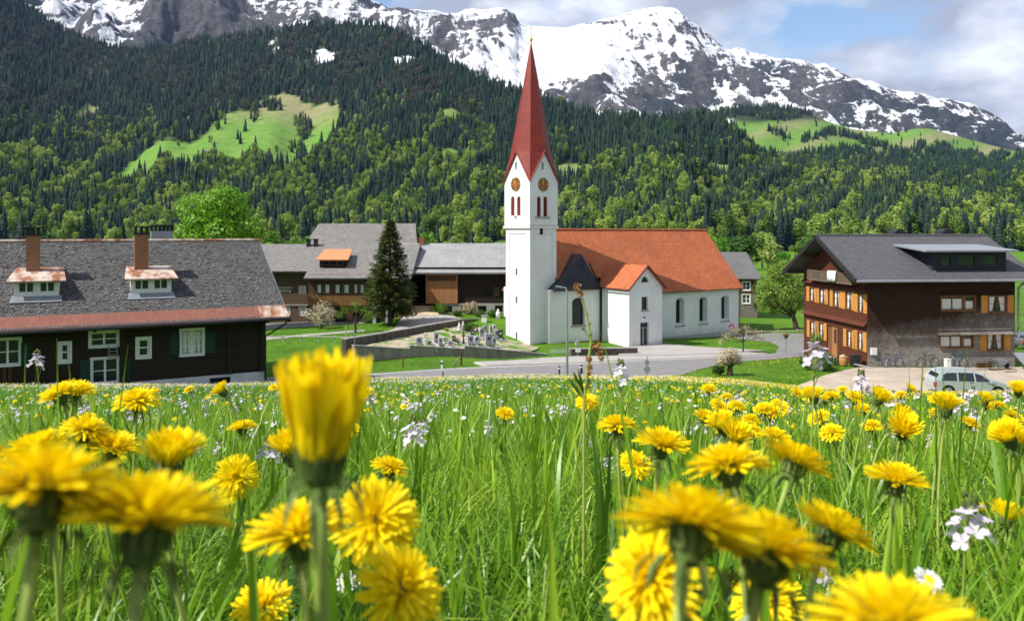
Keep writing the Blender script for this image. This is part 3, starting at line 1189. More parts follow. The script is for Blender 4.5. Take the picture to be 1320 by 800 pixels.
def mat_planks(name, c1, c2, w=0.16, vertical=True, rough=0.8, gap=(0.01, 0.008, 0.006), length=4.0, bump=0.6):
    t = NT(name)
    uv = t.coord('UV')
    if vertical:
        m = t.n('ShaderNodeMapping')
        m.inputs['Rotation'].default_value = (0, 0, R(90))
        t.l(uv, m.inputs['Vector'])
        uv = m.outputs['Vector']
    br = t.n('ShaderNodeTexBrick')
    br.inputs['Scale'].default_value = 1
    br.inputs['Brick Width'].default_value = length
    br.inputs['Row Height'].default_value = w
    br.inputs['Mortar Size'].default_value = 0.01
    br.inputs['Color1'].default_value = (*c1, 1)
    br.inputs['Color2'].default_value = (*c2, 1)
    br.inputs['Mortar'].default_value = (*gap, 1)
    t.l(uv, br.inputs['Vector'])
    m2 = t.n('ShaderNodeMapping')
    m2.inputs['Scale'].default_value = (0.6, 6, 1)
    t.l(uv, m2.inputs['Vector'])
    g = t.noise(m2.outputs['Vector'], 3, 5, 0.6)
    t.base(t.mix(t.ramp(g, [(0.35, 0.0), (0.7, 0.6)]), br.outputs['Color'], tuple(x * 0.55 for x in c1)))
    t.rough(rough, 0.2)
    t.bump(t.math('SUBTRACT', t.math('MULTIPLY', g, 0.4), br.outputs['Fac']), bump, 0.03)
    return t.mat


M_log = mat_planks('dark_log_wall', (0.038, 0.026, 0.018), (0.026, 0.018, 0.013), 0.22, False)
M_board_d = mat_planks('dark_boards', (0.022, 0.015, 0.012), (0.03, 0.02, 0.015), 0.2)
M_board_o = mat_planks('orange_boards', (0.42, 0.20, 0.075), (0.36, 0.165, 0.06), 0.14, gap=(0.12, 0.06, 0.03))
M_board_b = mat_planks('brown_boards', (0.125, 0.065, 0.03), (0.10, 0.05, 0.025), 0.16, False)
M_board_g = mat_planks('golden_boards', (0.26, 0.14, 0.05), (0.22, 0.115, 0.042), 0.14)
M_shutter = mat_planks('ochre_shutter', (0.66, 0.30, 0.07), (0.60, 0.265, 0.06), 0.12, gap=(0.30, 0.14, 0.04), bump=0.3)
M_frame_br = mat_plain('brown_window_wood', (0.20, 0.085, 0.03), (0.15, 0.065, 0.022), 6, 0.6, 0.1)
M_green_sh = mat_planks('dark_green_shutter', (0.025, 0.068, 0.052), (0.02, 0.055, 0.043), 0.12, gap=(0.005, 0.012, 0.01))
M_dark = mat_plain('dark_metal', (0.025, 0.025, 0.028), (0.018, 0.018, 0.02), 4, 0.45, 0.05)
M_zinc = mat_plain('zinc', (0.36, 0.38, 0.41), (0.27, 0.29, 0.32), 1.5, 0.45, 0.05, 0.5, 0.5)
M_steel = mat_plain('galvanised_steel', (0.42, 0.43, 0.44), (0.33, 0.34, 0.35), 6, 0.4, 0.04, 0.5, 0.6)
M_conc = mat_plain('concrete', (0.36, 0.345, 0.325), (0.25, 0.24, 0.225), 1.0, 0.9, 0.3, 0.2, bscale=22)
M_brick_ch = mat_brick('chimney_brick', (0.33, 0.16, 0.085), (0.27, 0.125, 0.07), (0.24, 0.15, 0.10), 0.24, 0.08, 0.008, 0.9, 0.4, 0.01)
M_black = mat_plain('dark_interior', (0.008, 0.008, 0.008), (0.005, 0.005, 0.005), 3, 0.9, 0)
M_curtain = mat_plain('white_curtain', (0.72, 0.71, 0.68), (0.55, 0.54, 0.52), 8, 0.9, 0.2, stretch=(8, 1, 0.4))


def mat_rust(name, base, r1, r2, amt=0.5):
    t = NT(name)
    v = t.coord('Object', (1, 0.35, 0.35))
    f = t.noise(v, 1.6, 7, 0.65)
    g = t.noise(v, 5.5, 5, 0.65)
    c = t.mix(t.ramp(g, [(0.3, 0), (0.7, 1)]), r1, r2)
    t.base(t.mix(t.ramp(f, [(amt - .07, 0.0), (amt + .07, 1.0)]), base, c))
    t.rough(0.65, 0.3, 0.0)
    t.bump(g, 0.15, 0.02)
    return t.mat


M_rust = mat_rust('rusty_sheet', (0.50, 0.42, 0.35), (0.30, 0.115, 0.045), (0.20, 0.07, 0.032), 0.50)
M_copper = mat_rust('reddish_gutter_sheet', (0.20, 0.075, 0.052), (0.27, 0.105, 0.068), (0.15, 0.06, 0.045), 0.5)


def mat_glass(name, tint=(0.012, 0.016, 0.02), rough=0.06):
    t = NT(name)
    v = t.coord('Object')
    t.base(t.ramp(t.noise(v, 1.5, 3), [(0.3, tint), (0.7, tuple(x * 2.0 for x in tint))]))
    t.rough(rough, 0.6)
    t.bump(t.noise(v, 2.0, 2), 0.05, 0.02)
    return t.mat


M_glass = mat_glass('window_glass')
M_glass_g = mat_glass('greenish_glass', (0.02, 0.035, 0.025), 0.1)
M_leaded = mat_brick('leaded_glass', (0.018, 0.02, 0.024), (0.012, 0.014, 0.016), (0.003, 0.003, 0.003), 0.24, 0.33, 0.015, 0.25, 0.3, 0.01)

FRONT = lambda a, d, z: (a, d, z)
SIDE = lambda a, d, z: (d, a, z)


class House:
    """local frame: x along the front, y towards the back, z up from the given base point"""

    def __init__(self, name, label, cat, origin, th, group=None):
        self.root = thing(name, label, cat, origin, th, group)
        self.o = Vector(origin)
        self.c, self.s = math.cos(th), math.sin(th)
        self.holes = {}
        self.recess = {}

    def pix(self, u, v, plane='y', k=0.0):
        """local (a, z) where the sight line through a picture point meets the wall plane"""
        d = Vector(((u - 660) / F, 1.0, (HV - v) / F))
        ld = Vector((d.x * self.c + d.y * self.s, -d.x * self.s + d.y * self.c, d.z))
        lo = Vector((-self.o.x * self.c - self.o.y * self.s, self.o.x * self.s - self.o.y * self.c, -self.o.z))
        if plane == 'y':
            t = (k - lo.y) / ld.y
            q = lo + ld * t
            return q.x, q.z
        t = (k - lo.x) / ld.x
        q = lo + ld * t
        return q.y, q.z

    def rect(self, u0, v0, u1, v1, plane='y', k=0.0):
        vm, um = (v0 + v1) / 2, (u0 + u1) / 2
        a0, _ = self.pix(u0, vm, plane, k)
        a1, _ = self.pix(u1, vm, plane, k)
        _, z1 = self.pix(um, v0, plane, k)
        _, z0 = self.pix(um, v1, plane, k)
        return min(a0, a1), max(a0, a1), min(z0, z1), max(z0, z1)


def rect_poly(a0, a1, z0, z1):
    return [(a0, z0), (a1, z0), (a1, z1), (a0, z1)]


def arch_poly(a0, a1, z0, z1, n=10, flat=0.5):
    """rectangle with a round (or flattened) head; z1 is the crown"""
    r = (a1 - a0) / 2
    h = r * 2 * flat
    zc = z1 - h
    pts = [(a0, z0), (a1, z0)]
    for i in range(n + 1):
        g = math.pi * i / n
        pts.append(((a0 + a1) / 2 + r * math.cos(g), zc + h * math.sin(g)))
    return pts


def wall_panel(mb, to3, outer, holes, reveal, d=0.0, m=0, splay=0.0):
    polys = [[Vector((a, z, 0)) for a, z in outer]] + [[Vector((a, z, 0)) for a, z in h] for h in holes]
    flat = [p for q in polys for p in q]
    tris = tessellate_polygon(polys)
    ar_ = sum(abs((flat[b].x - flat[a].x) * (flat[c].y - flat[a].y) - (flat[c].x - flat[a].x) * (flat[b].y - flat[a].y)) / 2 for a, b, c in tris)
    pa_ = [abs(sum(q[i].x * q[(i + 1) % len(q)].y - q[(i + 1) % len(q)].x * q[i].y for i in range(len(q)))) / 2 for q in polys]
    if abs(ar_ - (pa_[0] - sum(pa_[1:]))) > .05:
        print('TESS MISMATCH', ar_, pa_)
    mb.add([to3(p.x, d, p.y) for p in flat], [tuple(t) for t in tris], m)
    for h in holes:
        n = len(h)
        ca = sum(p[0] for p in h) / n
        cz = sum(p[1] for p in h) / n
        inn = [(ca + (a - ca) * (1 - splay), cz + (z - cz) * (1 - splay * .5)) for a, z in h]
        vs = [to3(a, d, z) for a, z in h] + [to3(a, d + reveal, z) for a, z in inn]
        mb.add(vs, [(i, (i + 1) % n, n + (i + 1) % n, n + i) for i in range(n)], m)


def window(H, to3, a0, a1, z0, z1, d, fm, gm, nx=2, nz=2, fw=0.07, trim=0.0, proud=0.03, name='window', curtain=None, sill=True):
    """frame with glazing bars, its pane a sub-part; d = depth of the pane plane"""
    mb = MB()

    def bar(x0, x1, y0, y1, dd0, dd1):
        p = [to3(x0, dd0, y0), to3(x1, dd0, y0), to3(x1, dd1, y0), to3(x0, dd1, y0), to3(x0, dd0, y1), to3(x1, dd0, y1), to3(x1, dd1, y1), to3(x0, dd1, y1)]
        mb.add(p, [(3, 2, 1, 0), (4, 5, 6, 7), (0, 1, 5, 4), (1, 2, 6, 5), (2, 3, 7, 6), (3, 0, 4, 7)])
    b0, b1 = d - 0.05, d + 0.03
    bar(a0, a0 + fw, z0, z1, b0, b1)
    bar(a1 - fw, a1, z0, z1, b0, b1)
    bar(a0 + fw, a1 - fw, z0, z0 + fw, b0, b1)
    bar(a0 + fw, a1 - fw, z1 - fw, z1, b0, b1)
    g = fw * 0.55
    for i in range(1, nx):
        x = a0 + (a1 - a0) * i / nx
        bar(x - fw * .6, x + fw * .6, z0 + fw, z1 - fw, b0 + .006, b1 - .004)
    for j in range(1, nz):
        z = z0 + (z1 - z0) * j / nz
        bar(a0 + fw, a1 - fw, z - g * .5, z + g * .5, b0 + .014, b1 - .01)
    if trim:
        e0, e1 = -proud, 0.02
        bar(a0 - trim, a0 + .012, z0 - trim, z1 + trim, e0, e1)
        bar(a1 - .012, a1 + trim, z0 - trim, z1 + trim, e0, e1)
        bar(a0 + .012, a1 - .012, z1 - .012, z1 + trim, e0, e1)
        bar(a0 + .012, a1 - .012, z0 - trim, z0 + .012, e0 - (.04 if sill else 0), e1)
    f = mb.build(name, fm, H.root if hasattr(H, 'root') else H)
    pb = MB()
    pb.add([to3(a0 + fw * .5, d, z0 + fw * .5), to3(a1 - fw * .5, d, z0 + fw * .5), to3(a1 - fw * .5, d, z1 - fw * .5), to3(a0 + fw * .5, d, z1 - fw * .5)], [(0, 1, 2, 3)])
    pb.build('pane', gm, f)
    if curtain:
        cb = MB()
        for (c0, c1, cz0, cz1, slant) in curtain:
            x0, x1 = a0 + (a1 - a0) * c0, a0 + (a1 - a0) * c1
            y0, y1 = z0 + (z1 - z0) * cz0, z0 + (z1 - z0) * cz1
            sl_ = slant * (a1 - a0)
            cb.add([to3(x0 + max(sl_, 0) * 0 + min(-sl_, 0) * 0, d - .008, y0), to3(x1 + sl_, d - .008, y0), to3(x1, d - .008, y1), to3(x0, d - .008, y1)] if slant <= 0 else
                   [to3(x0 + sl_, d - .008, y0), to3(x1, d - .008, y0), to3(x1, d - .008, y1), to3(x0, d - .008, y1)], [(0, 1, 2, 3)])
        cb.build('curtain', M_curtain, f)
    return f


def shutter(H, to3, a0, a1, z0, z1, m, d=-0.045):
    mb = MB()
    mb.prism(rect_poly(a0, a1, z0, z1), d, d + 0.035, to3)
    w = 0.05
    for zz in (z0 + .12 * (z1 - z0), z1 - .2 * (z1 - z0)):
        mb.prism(rect_poly(a0 + .02, a1 - .02, zz, zz + .07), d - 0.014, d - .0005, to3)
    return mb.build('shutter', m, H.root)


# ------------------------------------------------------------------ the church
TH = R(32)
D = Vector((math.cos(TH), math.sin(TH), 0))
N = Vector((math.sin(TH), -math.cos(TH), 0))
O_ch = P(811, 449, 76.2)                      # near corner of the porch
CH = House('church', 'white village church with orange tiled roof and slender red spire', 'church', O_ch, TH)
cr = CH.root
PW = 4.35                                      # porch width
PD = 4.1                                       # how far it stands out
W = 11.0
ZE = (300 - 372) * 0.0762 - O_ch.z             # porch eave
ZN = -6.25 - O_ch.z                            # nave eave
ZR = 0.32 - O_ch.z                             # nave ridge
xl, xr = -5.2, 20.1
HIP = 3.0
# nave: walls
nav = MB()
wn = []
hs = []
for (u, va, vb) in ((876.5, 384, 419), (906.5, 382.5, 416.5), (934.5, 381, 413)):
    a, z1 = CH.pix(u, va, 'y', PD)
    _, z0 = CH.pix(u, vb, 'y', PD)
    hs.append(arch_poly(a - .62, a + .62, z0, z1, 10, .36))
    wn.append((a - .62, a + .62, z0, z1))
wall_panel(nav, FRONT, [(-.1, -1.5), (xr, -1.5), (xr, ZN + .25), (-.1, ZN + .25)], hs, 0.65, PD, splay=0.18)
zt = ZR - .15
wall_panel(nav, SIDE, [(PD, -1.5), (PD + W, -1.5), (PD + W, ZN + .25), (PD + W / 2, zt), (PD, ZN + .25)], [], .3, xr)
wall_panel(nav, SIDE, [(PD + 1.2, -1.5), (PD + W, -1.5), (PD + W, ZN + .25), (PD + 1.2, ZN + .25)], [], .3, xl)
wall_panel(nav, FRONT, [(xl, -1.5), (xr, -1.5), (xr, ZN + .25), (xl, ZN + .25)], [], .3, PD + W)
wall_nave = nav.build('wall', M_white_wall, cr)
pl = MB()
pl.box(.1, xr + .05, PD - .05, PD + .2, -1.5, 0.02)
pl.build('plinth', mat_plain('plinth_render', (0.42, 0.42, 0.41), (0.33, 0.33, 0.32), 1.2, 0.9, 0.1), wall_nave)
for (a0, a1, z0, z1) in wn:
    mb = MB()
    ins = [(a0 + .1, z0 + .02), (a1 - .1, z0 + .02)] + arch_poly(a0 + .1, a1 - .1, z0, z1 - .08, 10, .36)[2:]
    mb.add([(a, PD + .60, z) for a, z in ins], [tuple(range(len(ins)))])
    wf = mb.build('arched_window', M_leaded, cr)
    sb = MB()
    sb.box(a0 - .1, a1 + .1, PD - .1, PD + .12, z0 - .14, z0 - .01)
    sb.build('sill', M_conc, wf)
    tb = MB()
    ou = arch_poly(a0 - .14, a1 + .14, z0, z1 + .14, 14, .37)
    inn = arch_poly(a0, a1, z0, z1, 14, .36)
    k = len(ou)
    vs = [(a, PD - .02, z) for a, z in ou] + [(a, PD - .02, z) for a, z in inn]
    tb.add(vs, [(i, i + 1, k + i + 1, k + i) for i in range(1, k - 1)] + [(k - 1, 0, k, 2 * k - 1)])
    tb.build('window_surround', M_white_paint, wf)
# nave roof
ov = 0.45
ry = PD + W / 2
ze = ZN - .12
rf = MB()
sn = (ZR - ze) / (W / 2 + ov)
rf.slab((1.0, PD - ov, ze), (xr + .35, PD - ov, ze), (xr + .35, ry, ZR), (1.0, ry, ZR), 0.16)
rf.slab((xl, PD + 1.1, ze + (ov + 1.1) * sn), (1.0, PD + 1.1, ze + (ov + 1.1) * sn), (1.0, ry, ZR), (xl + HIP, ry, ZR), 0.16)
rf.slab((xl, PD + W + ov, ze), (xr + .35, PD + W + ov, ze), (xr + .35, ry, ZR), (xl + HIP, ry, ZR), 0.16)
rf.add([(xl, PD + 1.1, ze + (ov + 1.1) * sn), (xl, PD + W + ov, ze), (xl + HIP, ry, ZR)], [(0, 1, 2)])
roof_nave = rf.build('roof', M_terracotta, cr)
rc = MB()
rc.tube([(xl + HIP, ry, ZR + .02), (xr + .35, ry, ZR + .02)], 0.12, 8)
rc.build('ridge_cap', M_terracotta, roof_nave)
gt = MB()
gt.tube([(PW + .1, PD - ov - .04, ze - .06), (xr + .4, PD - ov - .04, ze - .06)], 0.08, 8)
gt.tube([(xr + .28, PD - ov - .02, ze - .08), (xr + .1, PD - .1, ze - .6), (xr + .06, PD - .09, -1)], 0.05, 8)
gt.build('gutter', M_frame_br, roof_nave)
lr = MB()
lr.tube([(3.6, ry - 1.9, ZR - 2.1), (3.6, ry - 1.9, ZR - .5)], .02, 5)
lr.build('lightning_rod', M_steel, roof_nave)

# porch with its gable
po = MB()
zg = (300 - 342) * .0772 - O_ch.z
hl = []
dr = CH.rect(825.4, 415.5, 836.2, 448.6)
wd2 = CH.rect(827.2, 382.5, 835.0, 399.5)
ln = CH.rect(826.8, 356.2, 836.2, 364)
lun = [(ln[0], ln[2]), (ln[1], ln[2])] + [((ln[0] + ln[1]) / 2 + (ln[1] - ln[0]) / 2 * math.cos(math.pi * i / 8), ln[2] + (ln[3] - ln[2]) * math.sin(math.pi * i / 8)) for i in range(1, 8)]
dz0 = -0.1
wall_panel(po, FRONT, [(0, -1.2), (PW, -1.2), (PW, ZE + .1), (PW / 2, zg - .2), (0, ZE + .1)],
           [rect_poly(dr[0], dr[1], dz0, dr[3]), rect_poly(wd2[0], wd2[1], wd2[2], wd2[3]), lun], 0.30)
wall_panel(po, SIDE, [(0, -1.2), (PD + .1, -1.2), (PD + .1, ZE + .1), (0, ZE + .1)], [], .2, 0)
wall_panel(po, SIDE, [(0, -1.2), (PD + .1, -1.2), (PD + .1, ZE + .1), (0, ZE + .1)], [], .2, PW)
porch = po.build('porch', M_white_wall, cr)
db = MB()
db.box(dr[0], dr[1], .26, .30, dz0, dr[3], 0)
zt_ = dr[3] - .62
db.box(dr[0] - .0, dr[1] + .0, .20, .255, zt_, zt_ + .12, 1)
db.box(dr[0], dr[0] + .09, .20, .255, dz0, zt_, 1)
db.box(dr[1] - .09, dr[1], .20, .255, dz0, zt_, 1)
xm = (dr[0] + dr[1]) / 2
db.box(xm - .09, xm + .09, .205, .255, dz0, zt_, 1)
dd = db.build('church_door', [M_glass, M_conc], porch)
window(porch, FRONT, wd2[0], wd2[1], wd2[2], wd2[3], .24, M_frame_br, M_glass, 2, 2, .06)
sb = MB()
sb.box(wd2[0] - .12, wd2[1] + .12, -.12, .1, wd2[2] - .13, wd2[2] - .01)
sb.build('window_sill', M_conc, porch)
mb = MB()
mb.add([(a, .22, z) for a, z in lun], [tuple(range(len(lun)))])
mb.build('lunette_window', M_glass, porch)
mb = MB()
a_, z_ = CH.pix(830.5, 409)
mb.box(a_ - .12, a_ + .12, -.06, .0, z_ - .06, z_ + .05)
mb.build('door_lamp', M_dark, porch)
# porch roof runs back into the nave roof
mx = PW / 2
slope = (zg - (ZE - .05)) / (mx + .3)
yb = PD - ov + (zg - ze) / (ZR - ze) * (W / 2 + ov) + .1
ye = PD - ov + (ZE - .05 - ze) / (ZR - ze) * (W / 2 + ov)
pr = MB()
pr.slab((-.3, -.28, ZE - .05), (-.3, max(ye, PD - .3), ZE - .05), (mx, yb, zg), (mx, -.28, zg), .13)
pr.slab((PW + .3, -.28, ZE - .05), (PW + .3, max(ye, PD - .3), ZE - .05), (mx, yb, zg), (mx, -.28, zg), .13)
proof = pr.build('porch_roof', M_terracotta, cr)
vb = MB()
for sx_ in (-.3, PW + .3):
    p0, p1 = Vector((sx_, -.31, ZE - .12)), Vector((mx, -.31, zg - .03))
    vb.tube([p0, p1], .09, 6)
vb.tube([(-.36, -.28, ZE - .14), (-.36, PD - .2, ZE - .14)], .07, 6)
vb.build('verge_board', mat_plain('dark_red_verge', (0.12, 0.03, 0.02), (0.08, 0.02, 0.015), 3, 0.6, 0.05), proof)
# tiny cross on the porch ridge
cb = MB()
cb.tube([(mx, .0, zg), (mx, .0, zg + 1.25)], .022, 6)
cb.tube([(mx - .2, .0, zg + .95), (mx + .2, .0, zg + .95)], .02, 6)
cb.build('porch_cross', M_steel, proof)

# dark-roofed annexe between tower and porch
ay = PD + .30
an = MB()
hw = CH.rect(737.3, 383.5, 753.5, 419, 'y', ay)
ah = arch_poly(hw[0], hw[1], hw[2], hw[3], 10, .30)
x0a = -6.5
ZA = ZE - .12
wall_panel(an, FRONT, [(x0a, -1.2), (-.02, -1.2), (-.02, ZA), (x0a, ZA)], [ah], .34, ay)
wall_panel(an, SIDE, [(ay, -1.2), (ay + 6, -1.2), (ay + 6, ZA), (ay, ZA)], [], .2, x0a)
ann = an.build('annexe', M_white_wall, cr)
mb = MB()
mb.add([(a, ay + .30, z) for a, z in ah], [tuple(range(len(ah)))])
aw = mb.build('arched_window', M_leaded, ann)
sb = MB()
sb.box(hw[0] - .14, hw[1] + .14, ay - .12, ay + .1, hw[2] - .15, hw[2] - .01)
sb.build('window_sill', M_conc, ann)
sb = MB()
ou = arch_poly(hw[0] - .16, hw[1] + .16, hw[2], hw[3] + .16, 14, .31)
inn = arch_poly(hw[0], hw[1], hw[2], hw[3], 14, .30)
k = len(ou)
sb.add([(a, ay - .02, z) for a, z in ou] + [(a, ay - .02, z) for a, z in inn], [(i, i + 1, k + i + 1, k + i) for i in range(1, k - 1)] + [(k - 1, 0, k, 2 * k - 1)])
sb.build('window_surround', M_white_paint, ann)
ar = MB()
eA, zA = CH.pix(714, 373, 'y', ay - .4)
eB, zB = CH.pix(774, 373, 'y', ay - .4)
apx, apz = CH.pix(749.5, 327, 'y', ay + 1.3)
zA = zB = (zA + zB) / 2
bk = ay + 5.5
ar.add([(eA, ay - .4, zA), (eB, ay - .4, zB), (apx, ay + 1.3, apz), (eA, bk, zA), (apx, bk, apz), (eB, bk, zB)], [(0, 1, 2), (0, 2, 4, 3), (1, 5, 4, 2), (0, 3, 5, 1)])
aroof = ar.build('annexe_roof', M_slate, cr)
mb = MB()
mb.tube([(eA, ay - .42, zA - .04), (eB, ay - .42, zB - .04)], .07, 6)
mb.tube([(-.17, ay - .1, zB - .1), (-.17, ay - .12, zB - .6), (-.17, ay - .12, -.4)], .065, 8)
mb.tube([(-.32, ay - .3, zB + .1), (-.28, ay + 1.6, ZE + 2.3)], .09, 6)
mb.build('downpipe', M_dark, aroof)

# tower (its own part, turned a little against the nave)
TT = R(41)
TW = 3.80
tp = P(683, 449, 75.6)
tloc = CH.root
ct, st_ = math.cos(TT - TH), math.sin(TT - TH)
lp = Vector(((tp.x - O_ch.x) * CH.c + (tp.y - O_ch.y) * CH.s, -(tp.x - O_ch.x) * CH.s + (tp.y - O_ch.y) * CH.c, 0))


def tz(v):
    return (HV - v) / F * 75.6 - O_ch.z


class TowerFrame:
    pass


tw = thing('tower', '', '', (lp.x, lp.y, 0), TT - TH)
del tw['label']
del tw['category']
tw.parent = cr
bpy.data.objects.remove(tw)
# the tower body carries the tower's parts
ZL, ZEV, ZGA, ZTIP = tz(290), tz(232), tz(194.5), tz(44)
tb = MB()


class TF(House):
    def __init__(self):
        self.o = tp.copy()
        self.o.z = O_ch.z
        self.c, self.s = math.cos(TT), math.sin(TT)


TFr = TF()
front_holes, left_holes = [], []
# louvred belfry openings: right-hand (front) face and left face
bel_f = [TFr.rect(692.3, 253, 697.2, 279), TFr.rect(700.6, 253, 705.6, 279)]
bel_l = [TFr.rect(658.6, 253, 663.2, 278, 'x'), TFr.rect(666.4, 253, 671.0, 278, 'x')]
front_holes += [arch_poly(*b, 8, .5) for b in bel_f]
left_holes += [arch_poly(*b, 8, .5) for b in bel_l]
g_f = TFr.rect(698.1, 209, 701.0, 218.5)
g_l = TFr.rect(663.8, 209, 666.2, 219, 'x')
front_holes.append(rect_poly(*g_f))
left_holes.append(rect_poly(*g_l))
s_f = TFr.rect(696.8, 289.5 + 1, 700.5, 302)
slits = [TFr.rect(663.0, a, 665.2, b, 'x') for a, b in ((346, 355), (382, 391), (428, 439))]
mw = TW / 2
up = [(0, ZL), (TW, ZL), (TW, ZEV), (mw, ZGA), (0, ZEV)]
wall_panel(tb, FRONT, up, front_holes, .28)
wall_panel(tb, SIDE, up, left_holes, .28)
wall_panel(tb, FRONT, up, [], .28, TW)
wall_panel(tb, SIDE, up, [], .28, TW)
# lower shaft: a touch slimmer with a sunk panel
e = .10
lowp = [(e, -1.5), (TW - e, -1.5), (TW - e, ZL), (e, ZL)]
pan = [(.62, -.9), (TW - .62, -.9), (TW - .62, tz(302) + .1), (.62, tz(302) + .1)]
wall_panel(tb, FRONT, lowp, [pan], .07, e)
wall_panel(tb, SIDE, lowp, [pan], .07, e)
wall_panel(tb, FRONT, pan, [], .2, e + .07)
wall_panel(tb, SIDE, pan, [rect_poly(*s) for s in slits], .2, e + .07)
wall_panel(tb, FRONT, lowp, [], .2, TW - e)
wall_panel(tb, SIDE, lowp, [], .2, TW - e)
tb.box(-.08, TW + .08, -.08, TW + .08, ZL - .30, ZL - .06)
tower = tb.build('tower', M_white_wall, cr)
tower.location = (lp.x, lp.y, 0)
tower.rotation_euler = (0, 0, TT - TH)
# slits' darkness and the small opening under the ledge
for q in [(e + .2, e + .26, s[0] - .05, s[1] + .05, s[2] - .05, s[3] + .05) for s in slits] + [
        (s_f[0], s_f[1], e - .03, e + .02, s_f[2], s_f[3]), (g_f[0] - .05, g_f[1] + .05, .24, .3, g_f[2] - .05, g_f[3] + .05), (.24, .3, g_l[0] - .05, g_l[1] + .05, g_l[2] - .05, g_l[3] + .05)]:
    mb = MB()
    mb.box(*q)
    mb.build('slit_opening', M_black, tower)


def louvre(to3, b):
    mb = MB()
    n = 11
    a0, a1, z0, z1 = b
    for i in range(n):
        z = z0 + (z1 - z0 - .1) * (i + .5) / n
        mb.add([to3(a0, .06, z - .09), to3(a1, .06, z - .09), to3(a1, .2, z + .06), to3(a0, .2, z + .06)], [(0, 1, 2, 3)])
    mb.add([to3(a0, .24, z0), to3(a1, .24, z0), to3(a1, .24, z1), to3(a0, .24, z1)], [(0, 1, 2, 3)])
    mb.build('belfry_louvre', M_red, tower)


for b in bel_f:
    louvre(FRONT, b)
for b in bel_l:
    louvre(SIDE, b)
mb = MB()
mb.box(bel_f[0][0] - .25, bel_f[1][1] + .25, -.14, .05, bel_f[0][2] - .16, bel_f[0][2] - .01)
mb.build('belfry_sill', M_conc, tower)
mb = MB()
mb.box(-.14, .05, bel_l[0][0] - .3, bel_l[1][1] + .3, bel_l[0][2] - .16, bel_l[0][2] - .01)
mb.build('belfry_sill', M_conc, tower)
M_dial = mat_plain('dial_black', (0.02, 0.012, 0.01), (0.03, 0.015, 0.01), 3, 0.4, 0)
M_gold = mat_plain('gilding', (0.80, 0.46, 0.09), (0.65, 0.34, 0.06), 5, 0.35, 0, 0.5, 0.3)
M_orange = mat_plain('dial_orange', (0.40, 0.085, 0.03), (0.3, 0.06, 0.02), 4, 0.5, 0)


def clock(to3, a, z, r, hands):
    def disc(mb, r0, r1, dep, n=32, m=0):
        vs, fs = [], []
        for i in range(n):
            g = 2 * math.pi * i / n
            vs.append(to3(a + r1 * math.cos(g), dep, z + r1 * math.sin(g)))
            vs.append(to3(a + r0 * math.cos(g), dep, z + r0 * math.sin(g)))
        for i in range(n):
            j = (i + 1) % n
            fs.append((2 * i, 2 * j, 2 * j + 1, 2 * i + 1))
        mb.add(vs, fs, m)
    mb = MB()
    disc(mb, 0.0, r, -.05, m=0)
    ring = [(a + r * math.cos(2 * math.pi * i / 32), z + r * math.sin(2 * math.pi * i / 32)) for i in range(32)]
    mb.prism(ring, -.045, 0.0, to3, 0)
    disc(mb, r * .93, r, -.056, m=1)
    disc(mb, 0, r * .5, -.056, m=2)
    disc(mb, r * .5, r * .55, -.06, m=1)
    for i in range(12):                       # the hour strokes
        g = 2 * math.pi * i / 12
        for q in ((0,) if i % 3 else (-.06, .06)):
            c_, s_ = math.cos(g + q), math.sin(g + q)
            t_ = .028 * r / .7
            x0, y0 = a + r * .64 * c_, z + r * .64 * s_
            x1, y1 = a + r * .88 * c_, z + r * .88 * s_
            mb.add([to3(x0 - s_ * t_, -.058, y0 + c_ * t_), to3(x1 - s_ * t_, -.058, y1 + c_ * t_), to3(x1 + s_ * t_, -.058, y1 - c_ * t_), to3(x0 + s_ * t_, -.058, y0 - c_ * t_)], [(0, 1, 2, 3)], 1)
    c = mb.build('clock_face', [M_dial, M_gold, M_orange], tower)
    hb = MB()
    for ang, ln_, w_ in hands:
        c_, s_ = math.sin(ang), math.cos(ang)
        p = [(a - c_ * ln_ * .2 - s_ * w_, z - s_ * ln_ * .2 + c_ * w_), (a + c_ * ln_ - s_ * w_ * .3, z + s_ * ln_ + c_ * w_ * .3), (a + c_ * ln_ + s_ * w_ * .3, z + s_ * ln_ - c_ * w_ * .3), (a - c_ * ln_ * .2 + s_ * w_, z - s_ * ln_ * .2 - c_ * w_)]
        hb.prism(p, -.085, -.072, to3)
    hb.build('clock_hands', M_gold, c)


cx_, cz_ = TFr.pix(700.2, 238)
clock(FRONT, cx_, cz_, .70, [(R(-20), .62, .05), (R(-38), .42, .06)])
cx_, cz_ = TFr.pix(664.8, 237.5, 'x')
clock(SIDE, cx_, cz_, .70, [(R(20), .62, .05), (R(38), .42, .06)])
